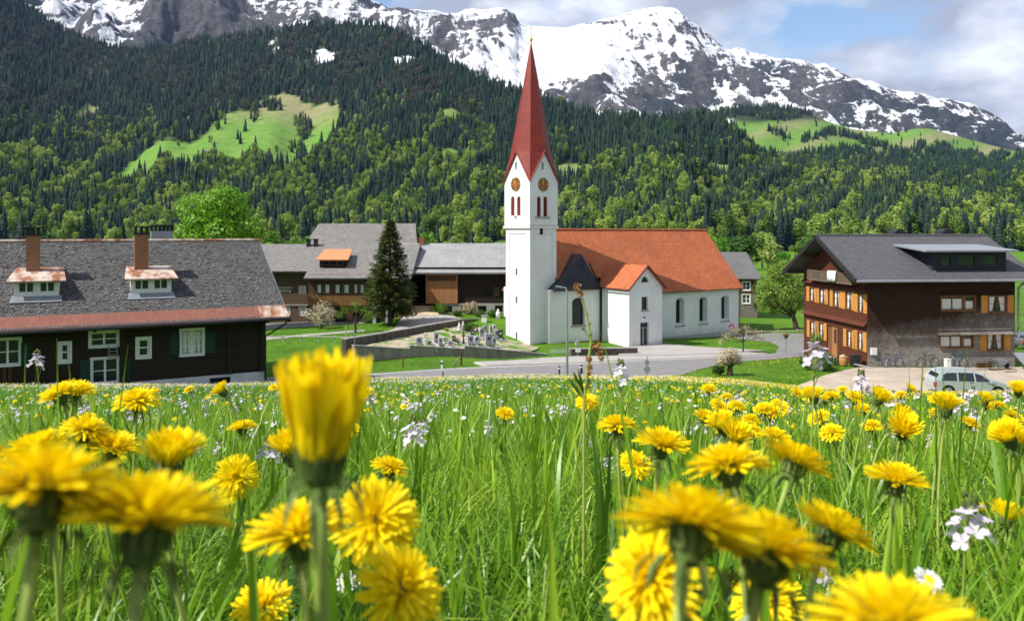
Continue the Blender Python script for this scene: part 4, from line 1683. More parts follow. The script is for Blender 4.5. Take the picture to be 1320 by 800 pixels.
# spire: eight faces, four edges on the gable tips, four running down to the corners
sp = MB()
o2 = .10
cnr = [(-o2, -o2, ZEV - .12), (TW + o2, -o2, ZEV - .12), (TW + o2, TW + o2, ZEV - .12), (-o2, TW + o2, ZEV - .12)]
tip = (mw, mw, ZTIP)
gab = [(mw, -o2 - .02, ZGA + .1), (TW + o2 + .02, mw, ZGA + .1), (mw, TW + o2 + .02, ZGA + .1), (-o2 - .02, mw, ZGA + .1)]
midc = []
for c_ in cnr:
    k_ = (ZTIP - (ZGA + .1)) / (ZTIP - ZEV)
    rr_ = 2.02
    dx_, dy_ = (1 if c_[0] > mw else -1), (1 if c_[1] > mw else -1)
    midc.append((mw + dx_ * rr_ / 1.414, mw + dy_ * rr_ / 1.414, ZGA + .1))
vs = [tip] + gab + midc + cnr
fs = []
for i in range(4):
    g0, g1 = 1 + (i - 1) % 4, 1 + i      # corner i lies between gable i-1 and gable i
    mc, cc = 5 + i, 9 + i
    fs += [(0, g0, mc), (0, mc, g1), (g0, cc, mc), (mc, cc, g1)]
sp.add(vs, fs)
spire = sp.build('spire', M_spire, tower)
vg = MB()
for i in range(4):
    vg.tube([cnr[i], gab[i]], .085, 6)
    vg.tube([cnr[i], gab[i - 1]], .085, 6)
vg.build('gable_trim', M_red, spire)
fb = MB()
zt0 = ZTIP - .1
fb.tube([(mw, mw, zt0 - .3), (mw, mw, zt0 + .15)], [.10, .06], 8)
fb.lathe([(0.02, 0), (.13, .06), (.17, .17), (.13, .28), (.02, .34)], 12, (mw, mw, zt0 + .05))
fb.tube([(mw, mw, zt0 + .3), (mw, mw, zt0 + 1.9)], [.035, .02], 6)
fb.tube([(mw - .34, mw + .3, zt0 + 1.35), (mw + .34, mw - .3, zt0 + 1.35)], .022, 6)
fb.build('finial_cross', M_gold, spire)

# ------------------------------------------------------------------ the big dark farmhouse on the left
TL = R(28)
dL = Vector((math.cos(TL), math.sin(TL), 0))
cL = P(339, 495, 40.0)
LEN = 19.0
oL = cL - dL * LEN
LH = House('log_house', 'dark log farmhouse with grey shingle roof and two brick chimneys', 'house', oL, TL)
lr_ = LH.root
DEP = 15.0
ZE = (300 - 408) / F * 39.4 - oL.z
ZRG = (300 - 310) / F * 47.1 - oL.z
wins = [  # u0 v0 u1 v1 nx nz
    (-24, 437, 26, 471, 3, 2), (76.5, 441.5, 90.5, 466.5, 1, 2), (116, 427.5, 152, 446, 2, 2), (118, 461.5, 152.5, 494, 2, 2), (176.5, 435.5, 193.5, 460.5, 1, 2), (233, 424.5, 262, 457, 2, 3)]
rects = [LH.rect(*w[:4]) for w in wins]
wb = MB()
zsock = LH.pix(250, 486)[1]
rects = [(a, b, max(c, zsock + .06), d) for a, b, c, d in rects]
wall_panel(wb, FRONT, [(0, zsock), (LEN, zsock + .12), (LEN, ZE + .4), (0, ZE + .4)], [rect_poly(*r) for r in rects], .12)
wall_panel(wb, SIDE, [(0, zsock), (DEP, zsock), (DEP, ZE + .4), (DEP / 2, ZRG - .2), (0, ZE + .4)], [], .2, LEN)
wall_panel(wb, SIDE, [(0, zsock), (DEP, zsock), (DEP, ZE + .4), (DEP / 2, ZRG - .2), (0, ZE + .4)], [], .2, 0)
wb.box(0, LEN, DEP - .1, DEP, zsock, ZE + .4)
# log ends and the corner boards
for a in (LH.pix(296, 440)[0], LEN - .02, LH.pix(158, 440)[0]):
    wb.box(a - .13, a + .13, -.13, .05, zsock + .05, ZE + .3)
wl = wb.build('wall', M_log, lr_)
sb = MB()
sb.box(-.05, LEN + .06, .06, DEP, -2.5, zsock + .004)
cw = LH.rect(271, 486.5, 297, 499)
sock = sb.build('plinth', mat_plain('limewash', (0.68, 0.68, 0.68), (0.50, 0.50, 0.51), 1.3, 0.9, 0.25, 0.2, bscale=12), lr_)
mb = MB()
mb.box(cw[0], cw[1], .02, .07, cw[2] - .5, cw[3])
mb.build('cellar_opening', M_black, sock)
for w, r in zip(wins, rects):
    f = window(LH, FRONT, *r, .09, M_white_paint, M_glass, w[4], w[5], .075 if w[4] > 1 else .12, .07, .035)
    if w[0] > 200:
        cbm = MB()
        for q in range(4):
            x0 = r[0] + .12 + q * (r[1] - r[0] - .2) / 4
            cbm.add([(x0, .082, r[2] + .1), (x0 + .16, .082, r[2] + .1), (x0 + .18, .082, r[3] - .12), (x0 - .02, .082, r[3] - .12)], [(0, 1, 2, 3)])
        cbm.build('curtain', M_curtain, f)
for (u0, v0, u1, v1) in ((219, 430, 231.5, 457), (264, 428, 278, 455), (153.5, 464, 168, 494), (103, 464, 116.5, 492), (27, 441, 40, 471)):
    q = LH.rect(u0, v0, u1, v1)
    shutter(LH, FRONT, *q, M_green_sh)
# lower part under the big window at the far left: two pale posts
pb = MB()
for u in (6, 13):
    a, z = LH.pix(u, 470)
    pb.box(a - .07, a + .07, -.08, .04, -1.0, LH.pix(6, 473)[1])
pb.build('post', M_board_b, lr_)
# roof
rf = MB()
ovs, ovr = 0.9, 1.11
zf = ZE - .02
sl_ = (ZRG - zf) / (DEP / 2 + ovs)
NX, NY = 1, 1
rf.slab((-.8, -ovs, zf), (LEN + ovr, -ovs, zf), (LEN + ovr, DEP / 2, ZRG), (-.8, DEP / 2, ZRG), .16)
rf.slab((-.8, DEP + ovs, zf), (LEN + ovr, DEP + ovs, zf), (LEN + ovr, DEP / 2, ZRG), (-.8, DEP / 2, ZRG), .16)
roofL = rf.build('roof', M_shing, lr_)
# lifted shingles so the surface is not flat
lf = MB()
r5 = random.Random(5)
for i in range(2600):
    x = r5.uniform(-.7, LEN + 1.0)
    y = r5.uniform(.2, DEP / 2 - .1)
    z = zf + sl_ * (y + ovs)
    w_, h_ = r5.uniform(.08, .14), r5.uniform(.12, .18)
    li = r5.uniform(.01, .04)
    lf.slab((x, y, z + li), (x + w_, y, z + li + r5.uniform(-.01, .015)), (x + w_, y + h_, z + h_ * sl_ + .008), (x, y + h_, z + h_ * sl_ + .008), .015, r5.choice((0, 0, 1)))
lf.build('shingles', [M_shing, mat_plain('loose_shingle', (.17, .16, .15), (.09, .085, .08), 5, .9, .2)], roofL)
eb = MB()
eb.slab((-.8, -ovs - .03, zf - .02), (LEN + ovr + .02, -ovs - .03, zf - .02), (LEN + ovr + .02, -ovs + 1.0, zf + 1.0 * sl_ + .03), (-.8, -ovs + 1.0, zf + 1.0 * sl_ + .03), .035)
eb.build('eaves_flashing', M_copper, roofL)
er = MB()
er.slab((LEN + ovr - 1.35, -ovs - .05, zf + .004), (LEN + ovr + .03, -ovs - .05, zf + .004), (LEN + ovr + .03, -ovs + 1.02, zf + 1.02 * sl_ + .045), (LEN + ovr - 1.35, -ovs + 1.02, zf + 1.02 * sl_ + .045), .03)
er.build('rusty_flashing', M_rust, roofL)['label'] = 'rusty peeling end of the eaves flashing'
gb = MB()
gb.tube([(-.8, -ovs - .12, zf - .14), (LEN + ovr, -ovs - .12, zf - .1)], .085, 8)
gb.tube([(LEN + ovr - .1, -ovs - .1, zf - .14), (LEN + ovr - .15, -ovs - .05, zf - .35), (LEN + .1, -.12, zf - 1.05), (LEN + .1, -.12, -1)], .05, 8)
gb.build('gutter', M_dark, roofL)
bb = MB()
bb.slab((LEN + ovr - .02, -ovs - .02, zf - .05), (LEN + ovr + .05, -ovs - .02, zf - .05), (LEN + ovr + .05, DEP / 2, ZRG - .03), (LEN + ovr - .02, DEP / 2, ZRG - .03), .2)
bb.build('verge_board', M_zinc, roofL)
rb = MB()
rb.tube([(-.8, DEP / 2, ZRG + .03), (LEN + ovr, DEP / 2, ZRG + .03)], .11, 6)
rb.build('ridge_cap', M_rust, roofL)
sf = MB()
for i in range(int(LEN / 1.1) + 2):
    x = .3 + i * 1.1
    sf.slab((x, -ovs + .02, zf - .17), (x + .14, -ovs + .02, zf - .17), (x + .14, .3, zf - .17 + (ovs + .3) * sl_), (x, .3, zf - .17 + (ovs + .3) * sl_), .14)
o = sf.build('rafter_tails', M_log, roofL)


def dormer(H, root, roof, u0, v0, u1, v1, ky, zslope, y_front, mw_, rustm, wallm, winspec):
    pass


# two small dormers with rusty lids and tall chimneys behind them
def roof_y(H, v, u, zf_, sl__, ovs_):
    """depth on the front roof slope met by a sight line"""
    best = None
    for y in np.linspace(-ovs_, 9, 200):
        a, z = H.pix(u, v, 'y', y)
        if z <= zf_ + sl__ * (y + ovs_):
            best = y
            break
    return best if best is not None else 4.0


for (ul, ur, vt, vb, wu0, wu1, cu0, cu1, cvt) in ((14, 82, 340.5, 383.5, 18, 76, 33.5, 51, 292.5), (156, 226, 338.5, 379, 168.5, 221, 173.5, 191.5, 291.5)):
    yf = roof_y(LH, vb, (ul + ur) / 2, zf, sl_, ovs)
    a0, z0 = LH.pix(wu0, vb, 'y', yf)
    a1, _ = LH.pix(wu1, vb, 'y', yf)
    zb = zf + sl_ * (yf + ovs)
    _, zt = LH.pix((wu0 + wu1) / 2, 361, 'y', yf)
    if ul > 100:
        _, zt = LH.pix((wu0 + wu1) / 2, 358, 'y', yf)
    dep = (zt + .25 - zb) / sl_ * 1.0
    dep = min(dep, 3.2)
    mb = MB()
    holes = []
    wm = (a0 + a1) / 2
    wz0, wz1 = zb + .22, zt - .08
    hw_ = [(a0 + .16, wm - .1, wz0, wz1), (wm + .1, a1 - .16, wz0, wz1)]
    wall_panel(mb, FRONT, [(a0, zb - .1), (a1, zb - .1), (a1, zt), (a0, zt)], [rect_poly(*q) for q in hw_], .1, yf)
    mb.add([(a0, yf, zb - .1), (a0, yf, zt), (a0, yf + dep, zt + .2), (a0, yf + dep, zb)], [(0, 1, 2, 3)])
    mb.add([(a1, yf, zb - .1), (a1, yf, zt), (a1, yf + dep, zt + .2), (a1, yf + dep, zb)], [(0, 1, 2, 3)])
    dm = mb.build('dormer', M_white_paint, lr_)
    for q in hw_:
        window(dm, FRONT, *q, yf + .08, M_white_paint, M_glass_g, 2, 1, .05)
    lid = MB()
    lid.slab((a0 - .3, yf - .35, zt - .02), (a1 + .3, yf - .35, zt - .02), (a1 + .12, yf + dep + .3, zt + .02 + (dep + .65) * .16), (a0 - .12, yf + dep + .3, zt + .02 + (dep + .65) * .16), .06)
    ld = lid.build('dormer_roof', M_rust, dm)
    ap = MB()
    ap.slab((a0 - .15, yf - .55, zb - .53 * sl_ + .05), (a1 + .15, yf - .55, zb - .53 * sl_ + .05), (a1 + .1, yf + .05, zb + .05 * sl_ + .06), (a0 - .1, yf + .05, zb + .05 * sl_ + .06), .03)
    ap.build('dormer_flashing', M_zinc, dm)
    yc = yf + dep * .75
    ca0, _ = LH.pix(cu0, 330, 'y', yc)
    ca1, _ = LH.pix(cu1, 330, 'y', yc)
    _, czt = LH.pix((cu0 + cu1) / 2, cvt, 'y', yc)
    czb = zt
    mb = MB()
    mb.box(ca0, ca1, yc, yc + (ca1 - ca0) * 1.0, czb - .5, czt - .42)
    ch_ = mb.build('chimney', M_brick_ch, lr_)
    mb = MB()
    mb.box(ca0 - .06, ca1 + .06, yc - .06, yc + (ca1 - ca0) + .06, czt - .42, czt - .34)
    for i in range(3):
        for jx in (0, 1):
            x = ca0 + (ca1 - ca0 - .12) * (i / 2)
            y = yc + jx * ((ca1 - ca0) - .12)
            mb.box(x, x + .12, y, y + .12, czt - .34, czt - .07)
    mb.box(ca0 - .08, ca1 + .08, yc - .08, yc + (ca1 - ca0) + .08, czt - .07, czt)
    mb.build('chimney_cap', M_dark, ch_)
    mb = MB()
    mb.box(ca0 - .05, ca1 + .05, yc - .05, yc + (ca1 - ca0) + .05, czb - .1, czb + .28)
    mb.build('chimney_flashing', M_zinc, ch_)
# wide low chimney behind the ridge
mb = MB()
yk = DEP / 2 + 1.0
k0, _ = LH.pix(195, 300, 'y', yk)
k1, _ = LH.pix(223.5, 300, 'y', yk)
_, kt = LH.pix(210, 290, 'y', yk)
mb.box(k0, k1, yk, yk + 1.0, ZRG - 1.2, kt - .36)
wc = mb.build('wide_chimney', M_zinc, lr_)
mb = MB()
for i in range(6):
    x = k0 + (k1 - k0 - .1) * i / 5
    mb.box(x, x + .1, yk + .02, yk + .12, kt - .36, kt - .1)
    mb.box(x, x + .1, yk + .88, yk + .98, kt - .36, kt - .1)
mb.box(k0 - .06, k1 + .06, yk - .06, yk + 1.06, kt - .1, kt)
mb.build('chimney_cap', M_dark, wc)
# little ladder below the small window
lb = MB()
l0, z1 = LH.pix(140, 445)
l1, _ = LH.pix(151, 445)
_, z0 = LH.pix(146, 462)
for a in (l0, l1):
    lb.tube([(a, -.14, z0), (a, -.14, z1)], .02, 5)
for i in range(4):
    z = z0 + (z1 - z0) * (i + .3) / 4
    lb.tube([(l0, -.14, z), (l1, -.14, z)], .018, 5)
lb.build('wall_ladder', M_steel, lr_)

# ------------------------------------------------------------------ the shingled house on the right
TRH = R(6)
oR = P(1118, 474, 55.0)
RH = House('shingled_house', 'shingled house with ochre shutters and wide grey tiled roof', 'house', oR, TRH)
rr = RH.root
RL, RD = 11.3, 9.4
zEf = (300 - 361) / F * 54.0 - oR.z
zRd = (300 - 303.5) / F * 59.9 - oR.z
of, og = 1.0, 1.4
slR = (zRd - zEf) / (RD / 2 + of)
zw = zEf + of * slR - .16
Fw = [RH.rect(1213.5, 381.5, 1256.5, 399.5), RH.rect(1274.5, 381.5, 1297, 402), RH.rect(1212, 430.5, 1254, 447.5), RH.rect(1273, 429.5, 1292.5, 450.5)]
wb = MB()
wall_panel(wb, FRONT, [(0, -1.2), (RL, -1.2), (RL, zw), (0, zw)], [rect_poly(*q) for q in Fw], .14)
wb.box(RL - .15, RL, .1, RD, -1.2, zw - .05)
wb.box(.2, RL - .2, RD - .15, RD, -1.2, zw - .05)
wb.build('wall', M_weather_shade, rr)
# gable windows, in two rows
gw = []
for (u0, v0, u1, v1) in ((1044.0, 370.5, 1050.0, 388.0), (1056.5, 371.8, 1063.5, 390.5), (1074.5, 374.2, 1081.5, 394.8), (1090.5, 376.2, 1098.0, 398.2), (1106.5, 379.5, 1113.0, 402.0),
                         (1044.5, 414.0, 1050.5, 434.5), (1056.0, 416.0, 1062.0, 436.5), (1092.0, 425.5, 1098.5, 447.0), (1106.0, 427.5, 1112.5, 451.0)):
    gw.append(RH.rect(u0, v0, u1, v1, 'x'))
gd = RH.rect(1066, 420, 1079, 458, 'x')
wb = MB()
wall_panel(wb, SIDE, [(0, -1.2), (RD, -1.2), (RD, zw), (RD / 2, zRd - .25), (0, zw)], [rect_poly(*q) for q in gw] + [rect_poly(gd[0], gd[1], gd[2], gd[3])], .14, 0)
gwall = wb.build('gable_wall', M_wallsh_r, rr)
gwall['label'] = 'sunlit red-brown gable wall with rows of ochre shutters'
# horizontal drip courses on the gable
mb = MB()
for va, vb in ((403.5, 1), (368.5, 1)):
    zc = RH.pix(1078, va + 6 if va > 400 else va - 3, 'x')[1]
    mb.add([(-.02, .02, zc + .1), (-.02, RD - .02, zc + .1), (-.28, RD + .0, zc - .16), (-.28, -.0, zc - .16)], [(0, 1, 2, 3)])
    mb.add([(-.02, .02, zc - .18), (-.02, RD - .02, zc - .18), (-.28, RD + .0, zc - .17), (-.28, -.0, zc - .17)], [(0, 1, 2, 3)])
mb.build('drip_course', M_wallsh_r, gwall)
for q in gw:
    window(RH, SIDE, *q, .10, M_frame_br, M_glass, 2, 2, .05, .05, .03, curtain=[(.06, .42, .05, .95, -.12), (.58, .94, .05, .95, .12)])
for q in gw:
    w_ = .42
    shutter(RH, SIDE, q[0] - .07 - w_, q[0] - .07, q[2] - .04, q[3] + .04, M_shutter)
    shutter(RH, SIDE, q[1] + .07, q[1] + .07 + w_, q[2] - .04, q[3] + .04, M_shutter)
mb = MB()
gm = (gd[0] + gd[1]) / 2
mb.prism(rect_poly(gd[0], gm + .1, gd[2], gd[3]), .06, .11, SIDE)
dr_ = mb.build('door', M_board_o, rr)
mb = MB()
mb.prism(rect_poly(gm + .1, gd[1], gd[2], gd[3]), .09, .12, SIDE)
mb.build('door_panel', M_frame_br, dr_)
mb = MB()
mb.prism(rect_poly(gd[0] + .2, gm - .25, gd[2] + 1.0, gd[3] - .2), .05, .065, SIDE)
mb.build('door_pane', M_glass, dr_)
mb = MB()
mb.tube([(.0, gd[0] + .15, gd[2] + .95), (-.05, gd[0] + .15, gd[2] + .95), (-.05, gd[0] + .28, gd[2] + .95)], .015, 6)
mb.build('door_handle', M_steel, dr_)
# balcony in the gable
bz0 = RH.pix(1080, 363, 'x', -.55)[1]
bz1 = RH.pix(1080, 351, 'x', -.55)[1]
by0, by1 = RH.pix(1099, 360, 'x', -.55)[0], RH.pix(1042, 350, 'x', -.55)[0]
bal = MB()
bal.box(-.62, -.02, by0, by1, bz0 - .12, bz0)
bal.box(-.62, -.55, by0, by1, bz1 - .08, bz1)
n_ = int((by1 - by0) / .15)
for i in range(n_ + 1):
    y = by0 + (by1 - by0 - .08) * i / n_
    bal.box(-.60, -.57, y, y + .10, bz0, bz1 - .08)
for y in (by0, (by0 + by1) / 2, by1 - .12):
    bal.box(-.64, -.55, y, y + .12, bz0 - .12, bz1 + .02)
balc = bal.build('balcony', mat_planks('silvered_boards', (0.20, 0.15, 0.11), (0.15, 0.11, 0.08), .14), rr)
gtop = MB()
gtop.prism(rect_poly(RD / 2 - 1.2, RD / 2 - .3, bz0, bz0 + 2.0), -.02, .02, SIDE)
gtop.build('balcony_door', M_board_b, rr)
# front windows
for i, q in enumerate(Fw):
    if i % 2 == 0:
        w_ = q[1] - q[0]
        f = window(RH, FRONT, *q, .10, M_frame_br, M_glass, 3, 1, .07, .08, .04,
                   curtain=[(.03, .31, .04, .80, -.0), (.36, .63, .04, .80, -.0), (.72, .97, .04, .62, -.0)])
        mb = MB()
        mb.box(q[0] + w_ * .64, q[0] + w_ * .73, .02, .1, q[2] + .07, q[3] - .07)
        mb.build('window_post', M_frame_br, f)
    else:
        window(RH, FRONT, *q, .10, M_frame_br, M_glass, 2, 2, .06, .07, .04, curtain=[(.05, .40, .05, .95, -.15), (.60, .95, .05, .95, .15)])
        for s in (-1, 1):
            w_ = .50
            if s < 0:
                shutter(RH, FRONT, q[0] - .10 - w_, q[0] - .10, q[2] - .06, q[3] + .06, M_shutter)
            else:
                shutter(RH, FRONT, q[1] + .10, q[1] + .10 + w_, q[2] - .06, q[3] + .06, M_shutter)
# curved shingled hoods over the front windows
for (ua, ub, va, vb) in ((1206, 1303, 421, 430), (1212, 1303, 375, 380)):
    a0, a1, z0, z1 = RH.rect(ua, va, ub, vb)
    mb = MB()
    k = 8
    prof = [(-.01, z1 + .12)] + [(-.04 - .38 * (i / k) ** 1.6, z1 + .12 - (z1 + .12 - z0) * (i / k) ** .8) for i in range(1, k + 1)] + [(-.02, z0 - .02)]
    if va < 400:
        prof = [(y * .45, z) for y, z in prof]
    vs = [(a0 + .15 * (1 - j / len(prof)), y, z) for j, (y, z) in enumerate(prof)] + [(a1 - .15 * (1 - j / len(prof)), y, z) for j, (y, z) in enumerate(prof)]
    m_ = len(prof)
    mb.add(vs, [(j, j + 1, m_ + j + 1, m_ + j) for j in range(m_ - 1)] + [tuple(range(m_)), tuple(range(2 * m_ - 1, m_ - 1, -1))])
    mb.build('window_hood', M_weather_shade, rr)
mb = MB()
q = RH.rect(1122, 448, 1129.5, 457)
mb.box(q[0], q[1], -.12, .0, q[2], q[3])
mb.build('meter_box', M_white_paint, rr)
# roof
rf = MB()
rf.slab((-og, -of, zEf), (RL + og, -of, zEf), (RL + og, RD / 2, zRd), (-og, RD / 2, zRd), .14)
rf.slab((-og, RD + of, zEf), (RL + og, RD + of, zEf), (RL + og, RD / 2, zRd), (-og, RD / 2, zRd), .14)
roofR = rf.build('roof', M_tile_g, rr)
mb = MB()
mb.tube([(-og, -of - .1, zEf - .08), (RL + og, -of - .1, zEf - .08)], .085, 8)
ua_, _ = RH.pix(1309, 400, 'y', -.2)
mb.tube([(RL + .15, -of - .1, zEf - .1), (RL + .15, -.5, zEf - .4), (RL + .12, -.2, zEf - .7), (RL + .12, -.2, zEf - 4.2)], .09, 8)
mb.build('gutter', M_zinc, roofR)
mb = MB()
for s, y0, y1 in ((1, -of, RD / 2), (-1, RD + of, RD / 2)):
    mb.slab((-og - .06, y0, zEf + .05), (-og + .06, y0, zEf + .05), (-og + .06, y1, zRd + .05), (-og - .06, y1, zRd + .05), .30)
mb.build('bargeboard', M_dark, roofR)
mb = MB()
mb.tube([(-og, RD / 2, zRd + .03), (RL + og, RD / 2, zRd + .03)], .10, 6)
mb.build('ridge_cap', M_tile_g, roofR)
mb = MB()
for y in (-.3, RD * .25, RD / 2, RD * .75, RD + .3):
    z = zRd - abs(y - RD / 2) * slR - .32
    mb.box(-og + .15, .3, y - .09, y + .09, z - .1, z + .08)
mb.build('purlin_ends', M_board_b, roofR)
for u in (1155, 1216):
    a, z = RH.pix(u, 300, 'y', RD / 2 + .9)
    zt = RH.pix(u, 295, 'y', RD / 2 + .9)[1]
    mb = MB()
    pts = [(-.5, zRd - 1.0), (.5, zRd - 1.0)] + [(.5 * math.cos(math.pi * i / 10), zt - .5 + .5 * math.sin(math.pi * i / 10)) for i in range(11)]
    mb.prism([(a + p, z) for p, z in pts], RD / 2 + .3, RD / 2 + 1.3, FRONT)
    mb.build('roof_vent', M_dark, roofR)
# long dormer with a flat zinc lid
yd = roof_y(RH, 349, 1240, zEf, slR, of)
d0, zdb = RH.pix(1201.5, 347, 'y', yd)
d1, _ = RH.pix(1297, 347, 'y', yd)
_, zdt = RH.pix(1250, 322, 'y', yd)
zdb = zEf + slR * (yd + of)
yb2 = yd + (zdt - zdb) / slR + .1
mb = MB()
dw = [RH.rect(1213, 330.5, 1222 + 4, 343, 'y', yd), RH.rect(1236, 329.5, 1257, 342.5, 'y', yd), RH.rect(1266, 329, 1286, 342.5, 'y', yd)]
wall_panel(mb, FRONT, [(d0, zdb - .05), (d1, zdb - .05), (d1, zdt), (d0, zdt)], [rect_poly(*q) for q in dw], .1, yd)
for x in (d0, d1):
    mb.add([(x, yd, zdb - .05), (x, yd, zdt), (x, yb2 + .4, zdt + .1), (x, yb2 + .4, zdb)], [(0, 1, 2, 3)])
dm = mb.build('dormer', mat_planks('dark_standing_seam', (0.035, 0.042, 0.052), (0.03, 0.036, 0.045), .35, True), rr)
for q in dw:
    window(dm, FRONT, *q, yd + .08, M_dark, M_glass_g, 1, 1, .05)
mb = MB()
mb.slab((d0 - 1.9 * .45, yd - .55, zdt - .02), (d1 + .6, yd - .55, zdt - .02), (d1 + .2, RD / 2 - .6, zdt + .42), (d0 - .9, RD / 2 - .6, zdt + .42), .12)
mb.build('dormer_roof', mat_plain('zinc_lid', (0.30, 0.32, 0.345), (0.26, 0.28, 0.305), .8, .5, .05, .4, .3), dm)
# entrance steps (belong to the house)
mb = MB()
for i in range(4):
    mb.box(-.35 - .38 * (i + 1), -.02, gd[0] - .45, gd[1] + .4, -.9, gd[2] - .06 - i * .17)
mb.build('entrance_steps', M_conc, rr)

# ------------------------------------------------------------------ guesthouse and barn under one long roof
oF = Vector(((398 - 660) / F * 86, 86, -10.3))
FH = House('guesthouse', 'brown wooden guesthouse with grey shingle roof and orange dormer', 'guesthouse', oF, 0)
fr = FH.root
a0w = -5.6
fl = FH.pix(530, 380)[0]
zlow = FH.pix(440, 393)[1]
eF = FH.pix(440, 357)[1]
mb = MB()
lowh = [FH.rect(428, 398, 446, 416), FH.rect(455, 398, 470, 419)]
wall_panel(mb, FRONT, [(0, -1.5), (fl, -1.5), (fl, zlow), (0, zlow)], [rect_poly(*q) for q in lowh], .3)
mb.box(0, .2, .05, 9, -1.5, zlow)
mb.build('ground_floor_wall', M_board_b, fr)
for q in lowh:
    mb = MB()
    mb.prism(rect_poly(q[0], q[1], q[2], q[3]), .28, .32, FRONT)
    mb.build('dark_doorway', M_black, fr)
uph = [FH.rect(408, 366, 427.5, 378.5), FH.rect(431, 366, 453, 378.5), FH.rect(456, 366, 471, 378.5)]
mb = MB()
wall_panel(mb, FRONT, [(0, zlow), (fl, zlow), (fl, eF + .3), (0, eF + .3)], [rect_poly(*q) for q in uph], .2, -.12)
mb.box(0, .2, .08, 9, zlow, eF + .3)
mb.build('upper_wall', M_board_b, fr)
mb = MB()
z0, z1 = zlow - .05, FH.pix(440, 379.5, 'y', -.2)[1]
mb.box(-.05, fl, -.22, -.125, z0, z1)
mb.build('golden_panelling', M_board_g, fr)
for q in uph:
    window(FH, FRONT, *q, .0, M_frame_br, M_glass, 2, 1, .08, curtain=[(.08, .30, .1, .95, 0), (.6, .85, .1, .95, 0)])
# recessed left wing with its name board
wy = 1.6
wq = [FH.rect(384.5, 368, 394.5, 379, 'y', wy), FH.rect(384.5, 395, 395, 407, 'y', wy), FH.rect(366, 395, 374, 406, 'y', wy)]
mb = MB()
wall_panel(mb, FRONT, [(a0w - 3, -1.5), (0, -1.5), (0, eF + .6), (a0w - 3, eF + .6)], [rect_poly(*q) for q in wq], .2, wy)
mb.build('wing_wall', mat_planks('brown_wing_boards', (0.15, 0.095, 0.055), (0.12, 0.075, 0.045), .18, False), fr)
for q in wq:
    window(FH, FRONT, *q, wy + .12, M_white_paint, M_glass, 2, 1, .07, curtain=[(.08, .4, .1, .95, 0), (.6, .92, .1, .95, 0)])
mb = MB()
mb.box(a0w - 3, .0, wy - .1, wy + .0, FH.pix(380, 393, 'y', wy)[1] - .07, FH.pix(380, 393, 'y', wy)[1] + .07)
mb.build('storey_ledge', M_conc, fr)
mb = MB()
r6 = random.Random(3)
for (v, ua, ub, hgt) in ((371.0, 357, 376, .16), (375.2, 358.5, 374, .26)):
    a, z = FH.pix(ua, v, 'y', wy)
    b, _ = FH.pix(ub, v, 'y', wy)
    x = a
    while x < b:
        w_ = r6.uniform(.10, .20)
        mb.box(x, x + w_ * .35, wy - .03, wy - .003, z - hgt / 2, z + hgt / 2)
        mb.box(x + w_ * .35, x + w_, wy - .03, wy - .003, z + hgt * r6.choice((.25, -.5, 0)), z + hgt * .5)
        x += w_ + .06
mb.build('wall_lettering', M_white_paint, fr)
# roof: front slope from eaves to ridge, stepped back over the wing
yr = 8.0
zrF = (300 - 314.5) / F * 94 - oF.z
roofF = MB()
roofF.slab((-.35, -.9, eF - .05), (fl + .1, -.9, eF - .05), (fl + .1, yr, zrF), (-.35, yr, zrF), .22)
sF = (zrF - eF + .05) / (yr + .9)
roofF.slab((a0w - 3.5, .75, eF - .05 + 1.65 * sF), (-.34, .75, eF - .05 + 1.65 * sF), (-.34, yr, zrF - .004), (a0w - 3.5, yr, zrF - .004), .22)
roofF.slab((a0w - 3.5, 17, eF), (fl + .1, 17, eF), (fl + .1, yr, zrF), (a0w - 3.5, yr, zrF), .2)
rFo = roofF.build('roof', M_shing_l, fr)
yd = 1.6
q0, _ = FH.pix(412, 340, 'y', yd)
q1, _ = FH.pix(446, 340, 'y', yd)
zq = eF - .05 + (yd + .9) * sF
zqt = FH.pix(428, 334.5, 'y', yd)[1]
mb = MB()
wall_panel(mb, FRONT, [(q0, zq - .1), (q1, zq - .1), (q1, zqt), (q0, zqt)], [rect_poly(q0 + .25, q1 - .25, zq + .25, zqt - .15)], .15, yd)
for x in (q0, q1):
    mb.add([(x, yd, zq - .1), (x, yd, zqt), (x, yd + 3.4, zqt + .3), (x, yd + 3.4, zq)], [(0, 1, 2, 3)])
dm = mb.build('dormer', M_board_d, fr)
window(dm, FRONT, q0 + .25, q1 - .25, zq + .25, zqt - .15, yd + .12, M_frame_br, M_glass, 3, 1, .07)
mb = MB()
zd2 = FH.pix(425, 321, 'y', yd + 3.0)[1]
mb.slab((q0 - .35, yd - .5, zqt), (q1 + .35, yd - .5, zqt), (q1 + .1, yd + 3.0, zd2), (q0 - .1, yd + 3.0, zd2), .1)
mb.build('dormer_roof', mat_plain('orange_dormer_sheet', (0.60, 0.245, 0.105), (0.52, 0.20, 0.08), .8, .6, .08), dm)
for u in (398, 407.5):
    a, z = FH.pix(u, 309, 'y', yr - .5)
    mb = MB()
    mb.box(a - .22, a + .22, yr - .8, yr - .35, zrF - 1, z)
    mb.box(a - .28, a + .28, yr - .86, yr - .29, z, z + .12)
    mb.build('chimney', M_dark, fr)

